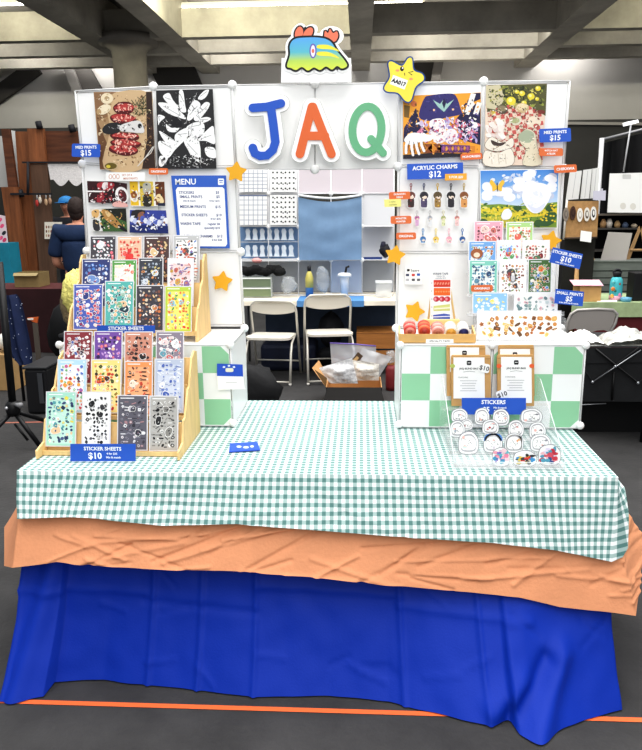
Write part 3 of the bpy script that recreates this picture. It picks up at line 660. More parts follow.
# 4 picnic print
F = panel_at(YP); P4 = [(486, 85), (547, 83.6), (542.3, 165), (484, 165.8)]
F.slab(P4, PAPER, .001); F.poly(P4, mat('e7d2c0', .6), 1)
RD = mat('c8605a', .6); LR = mat('f1e4d8', .6)
for i in range(15):
    for j in range(17):
        u = 487+i*4+(j-8)*.9; v = 92+j*4.2-(i-7)*.7
        if 485.5 < u < 542 and 88 < v < 160 and (i+j) % 2: F.poly([(u, v), (u+3.8, v-.6), (u+4.6, v+3.4), (u+.8, v+4)], RD, 2)
F.poly([(488, 85.2), (547, 83.8), (545.5, 116), (530, 106), (512, 102), (500, 110), (487, 112)], mat('5a5a36', .6), 3)
F.poly([(486, 86), (500, 85), (505, 98), (498, 110), (486, 108)], mat('cfc6a6', .6), 4)
random.seed(4)
for i in range(40):
    u, v = random.uniform(503, 545), random.uniform(86, 108); F.poly(ell(u, v, random.uniform(1, 2.6), random.uniform(.8, 1.6), 8, random.uniform(0, 180)), mat(('3c4526', '7d8440', '2e3420', '97a04c')[i % 4], .6), 4)
for (u, v, r_) in ((511, 101, 4.8), (522, 93.5, 3), (531, 96.5, 3.6), (538, 88.5, 2.8), (524, 103, 2.6), (517, 92, 2.2), (537, 99, 2)): F.poly(ell(u, v, r_, r_*.9), mat('e3d23f', .5), 6); F.poly(ell(u-.8, v-.8, r_*.4), mat('f3ec9a', .5), 7)
for (u, v, rx, ry, c) in ((502, 109.5, 6, 4.6, '5e5244'), (502, 108.5, 4.5, 3, '8d8266'), (522, 108, 7, 5, 'cdb187'), (522, 107, 5.5, 3.4, 'e6d4ae'), (515, 121, 6, 4.2, 'd8d4be'), (515, 120.5, 4.4, 2.8, 'a9b183'), (534, 122, 7, 6, 'e9d9c4'), (536, 126, 3, 2.4, 'b5524a'), (493, 113, 2.6, 1.8, 'd8c24e'), (541, 112, 4, 2, '7d3a34')): F.poly(ell(u, v, rx, ry), mat(c, .6), 6)
CRM = mat('ece4d6', .6); OUT = mat('6a5a4e', .6)
for i in range(34):
    a = random.uniform(0, 6.28); r_ = random.uniform(2, 11); F.poly(ell(497+r_*cos(a), 130+r_*.9*sin(a), 3, 2.2, 10, random.uniform(0, 90)), mat(('efe3dc', 'e2d2cc', 'f4ece6')[i % 3], .6), 8)
h1 = smooth([(485.5, 143), (492, 137), (503, 143), (512, 138), (513, 146), (505, 150), (494, 151), (486, 148)], 4); F.stroke(h1, .7, OUT, 9, 0, True); F.poly(h1, CRM, 10)
F.poly(smooth([(491, 140), (499, 143), (506, 142), (501, 146), (493, 145)], 3), mat('4a3b36', .6), 11)
h2 = smooth([(485, 151), (498, 153), (511, 149), (512, 165), (485, 165.4)], 4); F.stroke(h2, .7, OUT, 10, 0, True); F.poly(h2, CRM, 11)
for u in (491, 498, 505): F.stroke([(u, 154), (u+1, 164)], .6, mat('c9baa6', .6), 12)
h3 = smooth([(519, 136), (527, 129), (535, 134), (537, 147), (541, 164), (523, 164.6), (526, 150), (521, 144)], 4); F.stroke(h3, .6, OUT, 8, 0, True); F.poly(h3, mat('e2d8bf', .6), 9)
F.poly(smooth([(518, 136), (526, 130), (534, 134), (531, 142), (522, 142)], 4), mat('aab39a', .6), 10)
detail(F, 515, 96, 30, 12, 240, ['3c4526', '7d8440', 'b9b060', '2a2e1c', 'd8cf70', '5a5a3a'], .4, 1.7, 4.5, .5, 10, (487, 86, 543, 110))
detail(F, 513, 128, 29, 30, 330, ['8a4a42', 'f4ebe0', 'c9b090', '5a4038', 'b8605a', 'e0d0b8', '8a9070'], .4, 1.6, 7.5, .5, 11, (487, 104, 541, 163))
detail(F, 499, 152, 13, 12, 70, ['d9cdbb', 'b9a58e', 'f8f2ea', '7a6a5c'], .4, 1.6, 12.5, .3, 12, (486, 137, 512, 164)); detail(F, 530, 150, 9, 16, 60, ['cfc2a2', 'efe8d6', '9aa088', '8a7a62'], .4, 1.5, 12.5, .35, 13, (519, 132, 541, 163))
F.one('art_print', 'busy picnic art print with lemons, plates and red gingham blanket', 'art print')
# 5 landscape print
F = panel_at(YP); P5 = [(479.6, 169.9), (559.2, 168.6), (557.4, 228.4), (480.4, 228.5)]
F.slab(P5, PAPER, .001)
zA, zB = aty(520, 206, YP).z-aty(520, 228.5, YP).z, aty(520, 169, YP).z-aty(520, 228.5, YP).z
q4 = [(480.4, 170.8), (558.4, 169.5), (556.6, 227.5), (481, 227.6)]
F.poly(q4, grad_mat('print_sky', 'Z', zA, zB, [(0, 'cfe0f2'), (.5, '7fb0e6'), (1, '3f86d6')]), 1)
CL = mat('f3f4fa', .6); CS = mat('c9cfe4', .6)
random.seed(9)
for (u, v, s_) in ((487, 186, 5), (493, 191, 6), (500, 193, 6.5), (507, 190, 5), (486, 196, 5.5), (511, 196, 6), (521, 181, 5), (527, 176, 5), (534, 174, 4.5), (519, 188, 6), (552, 178, 5), (553, 187, 5), (548, 194, 5), (529, 187, 7)):
    for k_ in range(3): F.poly(ell(min(552, max(487, u+random.uniform(-3, 3))), v+random.uniform(-2, 2), s_, s_*.72), (CS, CL, CL)[k_], 2+k_*.4)
F.poly([(480.8, 205), (500, 204), (520, 206), (557.2, 202), (556.6, 227.5), (481, 227.6)], mat('7d9a3c', .6), 4)
F.poly([(481, 208), (505, 207), (528, 210), (557, 208), (556.8, 215), (520, 218), (481, 213)], mat('e2cf3f', .6), 5); F.poly([(481, 217), (510, 216), (530, 220), (520, 227.5), (481, 227.5)], mat('c8bf46', .6), 5)
for i in range(60):
    u, v = random.uniform(482, 556), random.uniform(203, 226); F.poly(smooth(jit(ell(u, v, random.uniform(1, 3), random.uniform(.5, 1.2), 6, random.uniform(-20, 20)), .3), 2), mat(('3f6a35', 'a4b548', 'f0dc4c', '567f3c', 'e9e08a')[i % 5], .6), 6)
for (u, v, s_) in ((552, 216, 6), (546, 222, 7), (551, 208, 5), (538, 223, 5), (518, 208, 4), (484, 222, 4)): F.poly(smooth(jit(ell(min(550, u), v, s_, s_*.7, 9), .9), 3), mat('3c5f36', .6), 7)
for i in range(24): F.poly(ell(random.uniform(540, 555), random.uniform(205, 222), 1.2, .9, 6), mat(('f2d640', 'e8c52e')[i % 2], .6), 8)
big = smooth([(522, 199), (524, 189), (531, 184), (541, 183), (549, 187), (550, 197), (546, 205), (540, 212), (533, 213), (527, 208)], 5); F.poly(big, mat('f6f6fb', .6), 9); F.poly(smooth([(527, 204), (536, 208), (545, 203), (541, 211), (533, 212)], 4), mat('dfe2f0', .6), 10)
F.poly(smooth([(501, 216), (504, 210), (509, 209), (512, 214), (509, 219), (503, 219.5)], 4), mat('eef0f6', .6), 9)
for sgn in (-1, 1):
    F.poly(smooth([(497, 187), (497+sgn*5, 180), (497+sgn*7.5, 182.5), (497+sgn*5, 187), (497+sgn*4.5, 191), (497+sgn*1.5, 190)], 4), mat('efc24a', .6), 9)
F.stroke([(497, 183), (497.3, 191)], .9, INK, 10)
detail(F, 520, 216, 38, 11, 260, ['3f6a35', 'a4b548', 'f4e04a', '2f5230', 'e9d860', '6f9440'], .4, 1.7, 6.5, .45, 14, (481.5, 203, 556, 227))
detail(F, 520, 186, 38, 12, 60, ['e6eaf4', 'd0d8ea', 'b9c6e2'], 1.5, 3.2, 2.1, .6, 15, (481, 172, 557, 203))
detail(F, 538, 200, 9, 9, 8, ['eceef6', 'e6e9f3'], 1.5, 3, 11, .6, 16)
F.one('art_print', 'sunny landscape art print with blue sky, white clouds, butterfly and yellow fields', 'art print')
# small prints
def small(label, quad, bg, items):
    F = panel_at(YP); F.slab(quad, PAPER, .001); F.poly(quad, mat(bg, .6), 1)
    for pts, c, l in items: F.poly(pts, mat(c, .6), l)
    us = [p[0] for p in quad]; vs_ = [p[1] for p in quad]; detail(F, sum(us)/len(us), sum(vs_)/len(vs_), 20, 14, 110, [c for _, c, _ in items]+[bg], .5, 1.8, 6, .5, len(items), (min(us)+1.5, min(vs_)+1.5, max(us)-2, max(vs_)-2))
    F.one('small_print', label, 'art print', 'small prints below the food print')
small('small dark maroon print of cut panels, upper left of the four small prints', [(87, 181), (113, 181.5), (127, 183.5), (127, 207), (113, 206.5), (112, 203), (88.5, 202.5)], '3c1e22',
      [([(87, 190.5), (105, 190.8), (105, 192.3), (87, 192)], 'f2f0ee', 3), (smooth([(97, 184), (104, 182), (114, 183), (112, 189), (100, 190)], 3), 'b23a44', 2), (smooth([(103, 183), (108, 182.5), (106, 189), (102, 189)], 3), 'efe6e6', 3), (smooth([(98, 194), (104, 193), (103, 201), (97, 202)], 3), 'a33440', 2), (ell(122, 195, 6.5, 8.5, 16, -20), 'f1efee', 3), (ell(122.5, 195.5, 4, 6.5, 16, -20), '57242b', 4), (smooth([(113, 203), (120, 201), (127, 204), (127, 207), (114, 206.5)], 3), 'e6b3ac', 4), ([(108, 190), (116, 190), (115, 203), (106, 203)], '2a1518', 2)])
small('small yellow print split in three strips, upper right of the four small prints', [(129.5, 181.5), (164.5, 181.5), (165.5, 206.3), (130.8, 206.3)], 'f1efe9',
      [([(129.5, 181.5), (137.8, 181.5), (139, 205.5), (131, 205.5)], 'e9bf2d', 2), (smooth([(130, 195), (136, 191), (138.5, 197), (136, 202), (131, 200)], 3), 'f2ece2', 3), (smooth([(131, 193), (136, 192), (137, 197), (132, 198)], 3), '9a5b2e', 4), ([(139.5, 181.5), (153, 181.5), (154, 206), (140.8, 206)], 'd9c048', 2), (smooth([(143, 184), (150, 183), (151, 193), (144, 194)], 3), 'b9b7aa', 3), (smooth([(144, 195), (149, 192), (152, 199), (151, 206), (144, 206), (143, 200)], 3), '33302a', 4), (ell(147, 194, 2), '7a4c28', 5), ([(155, 181.8), (164.4, 181.8), (165.3, 206), (156, 205)], '6b3b22', 2), (smooth([(156, 196), (160, 194), (164, 201), (161, 204), (157, 201)], 3), 'efd9a8', 3), ([(158, 203), (165.3, 203), (165.3, 206), (158, 206)], '232a44', 4)])
small('small print of a figure diving over green grass, lower left of the four small prints', [(90.5, 209), (126, 208.3), (127.3, 231.5), (93, 231.5)], '46663a',
      [([(105, 208.8), (126, 208.3), (126.6, 222), (112, 216)], '23261f', 2), ([(90.6, 209), (104, 209), (100, 220), (91.5, 218)], 'e9e0d2', 2), (smooth([(92, 211), (99, 210), (98, 217), (93, 217)], 3), 'e3b878', 3), (smooth([(102, 209.5), (110, 212), (118, 221), (122, 226), (117, 228), (111, 224), (103, 217)], 3), 'b98c52', 3), (smooth([(105, 211), (111, 214), (108, 217)], 3), 'e0c490', 4), (smooth([(118, 224), (126, 229), (127, 232), (120, 229)], 3), '1e1e24', 4), ([(91.5, 218.5), (100, 219), (103, 231.3), (92.5, 231.3)], 'e5e5e3', 4), (smooth([(93, 220), (98, 221), (100, 230), (94, 230)], 3), '3a3a3c', 5)])
small('small blue print of a crowded bench, lower right of the four small prints', [(130, 210), (166, 210.4), (168.4, 233.6), (129.6, 232.6)], '3d4a9c',
      [([(129.8, 224.5), (168, 226), (168.4, 233.6), (129.6, 232.6)], '22306e', 2), (smooth([(132, 211), (145, 210.5), (142, 219), (133, 222)], 3), '2c2a2e', 2), (smooth([(138, 214), (144, 212), (144, 222), (139, 223)], 3), '9a6a4e', 3)]+[(smooth(jit(ell(132+i*3.4, 219+(i % 3)*2, 2.4, 3, 7), .5), 3), ('e6e9f4', 'c6ceee', 'f3f3f6', '5a6cc0')[i % 4], 4) for i in range(11)])
# banner and menu
F = panel_at(YS); F.slab(quadpx(106, 172.3, 145, 181), PAPER, .001)
for i, u in enumerate((110.5, 114.2, 117.9)): F.stroke(ell(u, 176.6, 1.5, 2.3, 10), .5, mat('d49a84', .6), 1, 0, True)
F.text('SET OF 4', 127, 175, 1.8, mat('c98a74', .6), 1, 0, .01); F.text('MINI PRINTS', 130.5, 178.4, 1.8, mat('d08a70', .6), 1, 0, .01)
F.one('paper_sign', 'narrow white paper strip with pale orange lettering above the small prints', 'sign')
F = panel_at(YP); MN = [(171, 175.6), (226, 175.4), (229.7, 248.3), (178, 248)]; MB_ = mat('3a66c2', .5)
F.slab(MN, MB_, .0015)
ir = [(177.5, 187.2), (222.5, 187.2), (224.4, 189), (227.2, 244), (225.6, 246.4), (184, 246.2), (180.8, 244), (175.8, 190)]
F.poly(ir, mat('fbfbfa', .6), 1)
F.text('MENU', 185.5, 181.6, 5.4, mat('f5f7fb', .5), 2, 0, .025)
F.poly(rrect(218, 178.5, 224, 185, 1), mat('f5f7fb', .5), 2); F.stroke([(219.6, 183), (221, 182), (222.5, 183)], .6, MB_, 3); F.poly(quadpx(219, 180, 223, 181), MB_, 3)
MT = mat('41508c', .6)
for (s_, u, v, h_) in (('STICKERS', 186.5, 192.4, 2.5), ('$5', 217.5, 192.4, 2.5), ('SMALL PRINTS', 191, 196.7, 2.5), ('$5', 218, 196.7, 2.5), ('mix & match', 189.5, 200.7, 1.7), ('4 for $15', 214.5, 200.8, 1.9), ('MEDIUM PRINTS', 193, 206.6, 2.5), ('$15', 218, 206.8, 2.5), ('STICKER SHEETS', 194.5, 214.9, 2.5), ('$10', 219, 215, 2.5), ('4 for $35', 215.7, 218.8, 1.9), ('WASHI TAPE', 190.5, 223.6, 2.5), ('regular $6', 214, 223.8, 2.1), ('specialty $10', 212.2, 227.8, 2.1), ('ACRYLIC CHARMS', 198, 236, 2.5), ('$12', 219.8, 236, 2.5), ('2 for $20', 217, 239.8, 1.9)):
    F.text(s_, u, v, h_, MT, 2, -1, .018, 1.0)
F.one('price_menu', 'blue and white price menu headed MENU, on the left display tower', 'menu')

# price signs
def sign(label, pts, lines, y, col=BLUE, name='price_sign', cat='price sign', rot=0, ink=None, r=None, th=.0015, group=None):
    F = panel_at(y) if not isinstance(y, Flat) else y
    F.slab(pts, col, th)
    for (s_, u, v, h_) in lines: F.text(s_, u, v, h_, ink or mat('f6f8fc', .5), 1, rot, .032, 1.0)
    return F.one(name, label, cat, group)
YT = YB-.04
sign('blue sign reading MED PRINTS $15 on the outer left edge of the food print', rrect(71.8, 143.8, 100.2, 157, 1.5, 1), [('MED PRINTS', 86, 147.2, 2.7), ('$15', 86, 152.8, 5)], YT)
sign('blue sign reading MED PRINTS $15 on the right edge of the picnic print', rrect(539.3, 128.4, 571, 142, 1.5, -2), [('MED PRINTS', 555.2, 132, 2.9), ('$15', 555.2, 137.6, 5)], YT, rot=2)
sign('wide blue sign reading ACRYLIC CHARMS $12 above the hanging charms', [(407, 164), (463, 162.3), (463.3, 178), (407.3, 179.6)], [('ACRYLIC CHARMS', 435, 167.2, 3.8), ('$12', 435, 174, 5.6)], YT, rot=2)
sign('small yellow sign reading 2 FOR $20 at the corner of the charm sign', [(445, 174), (466.7, 173.2), (466.8, 179.8), (445, 180.6)], [('2 FOR $20', 456, 177, 2.2)], YT-.012, col=mat('f0ad3c', .5))
def otag(label, x0, y0, x1, y1, lines, rot=0, y=YT):
    hh = (y1-y0)/(len(lines)+.9); n_ = len(lines)
    sign(label, rrect(x0, y0, x1, y1, 1.6, -rot), [(s_, (x0+x1)/2, y0+(y1-y0)*(i+.5+.0)/n_*.8+(y1-y0)*.1, hh*.62) for i, s_ in enumerate(lines)], y, col=mat('df7440', .5), name='name_tag', cat='tag', rot=rot, group='orange name tags')
otag('orange name tag between the food print and the lily print', 148.7, 168.2, 168, 174.6, ['ORIGINALS'])
otag('orange name tag at the lower right corner of the hat print', 460.5, 153.2, 482.3, 159.6, ['MONORISERS'], 3)
otag('orange two-line name tag under the right MED PRINTS sign', 539.2, 148.2, 563, 156, ['WITCH HAT', 'ATELIER'], 0)
otag('orange name tag at the upper right corner of the landscape print', 554, 164.8, 576.8, 172.6, ['CHIIKAWA'], 3, YT-.01)
otag('orange two-line name tag beside the top row of dark charms', 389, 191.8, 410.2, 199.4, ['DUNGEON', 'MESHI'], 2)
otag('orange two-line name tag beside the middle row of pale charms', 390.6, 216, 411.4, 223.8, ['MONSTER', 'HUNTER'], 1)
otag('orange name tag beside the bottom row of pastel charms', 396.2, 232.6, 416, 239.4, ['ORIGINAL'], 1)
F = panel_at(YB-.05); F.slab([(384, 199.6), (401, 198.8), (401, 206.6), (384.6, 207)], mat('efe98f', .7), .001); F.text('2 styles', 392, 201.6, 1.6, mat('8a8550', .7), 1, 2); F.text('available', 393, 204.5, 1.6, mat('8a8550', .7), 1, 2)
F.one('sticky_note', 'yellow sticky note below the top orange charm tag', 'sticky note')
F = panel_at(YP); F.slab(rrect(405, 266.5, 422, 284.5, 1.5), PAPER, .0012)
F.poly(rrect(407, 269, 409.6, 271.4, .5), INK, 1); F.text('Square', 415, 270.3, 2.2, mat('6a6a6e', .6), 1, 0, .02)
for (u, v, c) in ((407.5, 275, '4c4f66'), (413.3, 275, 'c9403a'), (418.5, 274.6, '3a62b4'), (407.5, 279.8, 'b9b9bd'), (413.3, 279.8, '55565c'), (418.5, 279.8, '6f6f74')): F.poly(rrect(u-1.6, v-1.2, u+1.6, v+1.2, .4), mat(c, .6), 1)
F.one('payment_sign', 'small white card payment sign on the right tower above the washi tape', 'sign')

# ================================================================== acrylic charms
def charm(label, u, vt, vb, body, hair, clasp, w_, seed, grp):
    random.seed(seed); P = aty(u, vt, YB-.02); t = thing('acrylic_charm', label, 'keychain', aty(u, vb, YB-.02), grp)
    F = panel_at(YB-.02); cm = mat(clasp, .35, .4)
    b = MB(); A = aty(u, vt+1.2, YB-.022)
    b.tube([A+V((.005*cos(a)*.8, 0, .0075*sin(a))) for a in [2*pi*i/12 for i in range(12)]], .0018, cm, 6, True)
    b.tube([A+V((0, 0, -.007)), A+V((0, 0, -.022))], .0028, cm, 6); b.build('clasp', t)
    vm = vt+6.5 if w_ > 3 else vt+4
    b = MB(); b.tube([aty(u, vt+4.5, YB-.022), aty(u, vm+1, YB-.022)], .0012, mat('b8b4a6', .3, .6), 5); b.build('chain', t)
    F = panel_at(YB-.02); h_ = (vb-vm)/2; cx, cy = u, (vm+vb)/2+.5; r1 = w_*.95; y1 = vm+r1+.3; y2 = vb-h_*.35
    sh = smooth([(cx-r1*1.05, y1), (cx-r1*.8, y1-r1*.8), (cx-r1*.2, y1-r1*1.1), (cx+r1*.5, y1-r1), (cx+r1*1.08, y1), (cx+r1*.85, y1+r1*.7), (cx+r1*.75, y2), (cx+r1*.6, vb), (cx-r1*.5, vb), (cx-r1*.8, y2), (cx-r1*.85, y1+r1*.7)], 4)
    F.slab(sh, mat('f4f2f2', .2), .003)
    F.poly(smooth([(cx-r1*.55, y1+r1*.6), (cx+r1*.55, y1+r1*.6), (cx+r1*.65, y2+.5), (cx+r1*.45, vb-.7), (cx-r1*.45, vb-.7), (cx-r1*.65, y2+.5)], 4), mat(body, .35), 1)
    F.poly(ell(cx, y1, r1*.92, r1*.85, 14), mat(hair, .35), 2); F.poly(ell(cx+r1*.1, y1+r1*.3, r1*.55, r1*.42, 12), mat('f0dccb', .4), 3)
    F.poly(smooth([(cx-r1*.7, y1), (cx-r1*.2, y1-r1*.6), (cx+r1*.6, y1-r1*.4), (cx+r1*.75, y1+r1*.2), (cx+r1*.2, y1+r1*.05), (cx-r1*.4, y1+r1*.3)], 4), mat(hair, .35), 4)
    for k_ in range(6): F.poly(ell(cx+random.uniform(-.55, .55)*r1, random.uniform(y1, vb-1), random.uniform(.12, .22)*w_, random.uniform(.1, .2)*w_, 8), mat((hair, clasp, body, 'f3e6da', clasp, '2a2428')[k_], .35), 5)
    F.build('pendant', t)
for i, (u, bd, hr, cl, lb) in enumerate(((411, '3c2926', '6a3a30', '8c2f38', 'dark brown acrylic charm with red clasp, first in the top row'), (424, '55486a', '26222e', '2a2e58', 'black and violet acrylic charm with navy clasp in the top row'), (437.6, '9b7a44', '5d4a2a', 'd9b23c', 'olive and tan acrylic charm with yellow clasp in the top row'), (451, '2a2730', '141218', '1b1b20', 'black acrylic charm with black clasp in the top row'), (464, 'd99b5c', '8a5228', 'caa63e', 'orange brown acrylic charm with gold clasp, last in the top row'))):
    charm(lb, u, 184, 208, bd, hr, cl, 5, i+1, 'charms of the top row')
for i, (u, bd, hr, cl, lb) in enumerate(((417, 'd9a9d0', 'c26aa2', 'c9c4c4', 'pink and purple acrylic charm, first in the middle row'), (430, 'e3e4e6', 'b9bcc4', 'bdbdbd', 'white and grey acrylic charm in the middle row'), (443.4, 'dfe2b4', 'b5bd7c', 'd8d2b0', 'pale green acrylic charm in the middle row'), (457, 'efc9c9', 'd98f8a', 'd2bdb4', 'pale rose acrylic charm, last in the middle row'))):
    charm(lb, u, 211, 226.5, bd, hr, cl, 2.8, i+11, 'charms of the middle row')
for i, (u, bd, hr, cl, lb) in enumerate(((423, '86aed6', '3d78b4', '5b93c4', 'sky blue acrylic charm, first in the bottom row'), (436, 'f3df8e', 'eac860', 'e8d27a', 'yellow acrylic charm in the bottom row'), (449, 'f3c9d2', 'efa9b9', 'e9b4bf', 'baby pink acrylic charm in the bottom row'), (462.4, 'd2e2ee', '2f5f9c', '3f6ea8', 'white and deep blue acrylic charm, last in the bottom row'))):
    charm(lb, u, 229, 243.5, bd, hr, cl, 3.4, i+21, 'charms of the bottom row')
# ================================================================== wooden sticker racks and sheets
def deco(F, a0, b0, a1, b1, pal, seed, style='mix', n=34, dens=2.0):
    rnd = random.Random(seed); w_, h_ = a1-a0, b1-b0; wh = mat('f4f3f0', .5); L = 3
    for q_ in range(rnd.randint(2, 4)):
        ca, cb = a0+w_*rnd.uniform(.2, .8), b0+h_*rnd.uniform(.12, .88); R_ = min(w_, h_)*rnd.uniform(.1, .17); c1, c2 = rnd.choice(pal), rnd.choice(pal)
        sh = smooth([(x+rnd.uniform(-.2, .2)*R_, y+rnd.uniform(-.2, .2)*R_) for x, y in ell(ca, cb, R_*rnd.uniform(.7, 1.3), R_, 8, rnd.uniform(0, 90))], 3)
        F.poly([(ca+(x-ca)*1.15, cb+(y-cb)*1.15) for x, y in sh], wh, 5.5); F.poly(sh, mat(c1, .5), 6)
        for z_ in range(4): F.poly(ell(ca+rnd.uniform(-.5, .5)*R_, cb+rnd.uniform(-.5, .5)*R_, R_*rnd.uniform(.12, .4), R_*rnd.uniform(.1, .3), 8, rnd.uniform(0, 90)), mat(rnd.choice(pal), .5), 7)
    cols = max(5, int(round(sqrt(n*dens*w_/h_)))); rows = max(4, int(round(n*dens/cols)))
    for i in range(rows):
        for j in range(cols):
            if rnd.random() < .1: continue
            ca = a0+w_*(j+.5+rnd.uniform(-.25, .25))/cols; cb = b0+h_*(i+.5+rnd.uniform(-.25, .25))/rows
            r1, r2 = rnd.uniform(.22, .5)*w_/cols, rnd.uniform(.2, .48)*h_/rows; rot = rnd.uniform(-60, 60); k_ = rnd.random()
            if style == 'line' and k_ < .5: sh = rrect(ca-r1*1.3, cb-r2*.4, ca+r1*1.3, cb+r2*.4, r2*.3, rot if k_ < .2 else 0, 2)
            elif k_ < .35: sh = ell(ca, cb, r1, r2, 10, rot)
            elif k_ < .6: sh = rrect(ca-r1, cb-r2, ca+r1, cb+r2, min(r1, r2)*.4, rot, 2)
            elif k_ < .75: sh = star(ca, cb, min(r1, r2)*1.25, None, rot, 5, False)
            else: sh = smooth([(x+rnd.uniform(-.3, .3)*r1, y+rnd.uniform(-.3, .3)*r2) for x, y in ell(ca, cb, r1, r2, 6, rot)], 3)
            if style == 'outline': F.poly([(ca+(x-ca)*1.3, cb+(y-cb)*1.3) for x, y in sh], wh, L)
            F.poly(sh, mat(pal[rnd.randrange(len(pal))], .5), L+1)
            if k_ > .4: F.poly([(ca+(x-ca)*.4+r1*.1, cb+(y-cb)*.4) for x, y in sh], mat(pal[rnd.randrange(len(pal))], .5), L+2)
def sheet(label, u0, u1, vt, yb, zb, tilt, length, bg, pal, seed, style='mix', border='e9e9ec', frame=None, title='f2f2f2', grp='sticker sheets on the wooden rack', n=34, extra=None):
    T = radians(tilt); O = V((0, yb, zb)); F = Flat(O, (1, 0, 0), (0, sin(T), cos(T)), True)
    l, r_ = F.loc(u0, vt), F.loc(u1, vt); a0, a1, bt = l[0], r_[0], (l[1]+r_[1])/2; F.px = False
    bb_ = bt-length
    F.slab([(a0, bb_), (a1, bb_), (a1, bt), (a0, bt)], mat(border, .35), .0035)
    e = .004; F.poly([(a0+e, bb_+e), (a1-e, bb_+e), (a1-e, bt-e), (a0+e, bt-e)], mat(bg, .4), 1)
    if frame: F.poly([(a0+.014, bb_+.012), (a1-.014, bb_+.012), (a1-.014, bt-.024), (a0+.014, bt-.024)], mat(frame, .4), 2)
    wd_ = (a1-a0)
    F.poly([(a0+.012, bt-.014), (a0+.012+wd_*.45, bt-.014), (a0+.012+wd_*.45, bt-.0105), (a0+.012, bt-.0105)], mat(title, .5), 2)
    F.poly(ell(a1-.012, bt-.012, .0032, .0032, 8), mat(title, .5), 2)
    deco(F, a0+.012, bb_+.012, a1-.012, bt-.022, pal, seed, style, n)
    if extra: extra(F, a0, bb_, a1, bt)
    # clear sleeve edge hanging past the card
    F.one('sticker_sheet', label, 'sticker sheet', grp)
    return a0, a1, bb_
def redman(F, a0, b0, a1, b1):
    c = (a0+a1)/2; m_ = mat('d8433f', .5); F.poly(ell(c, b1-.068, .009, .010), m_, 6); F.poly(rrect(c-.018, b1-.135, c+.018, b1-.08, .008), m_, 6)
    for s_ in (-1, 1): F.poly(rrect(c+s_*.009-.007, b1-.2, c+s_*.009+.007, b1-.13, .004), m_, 6)
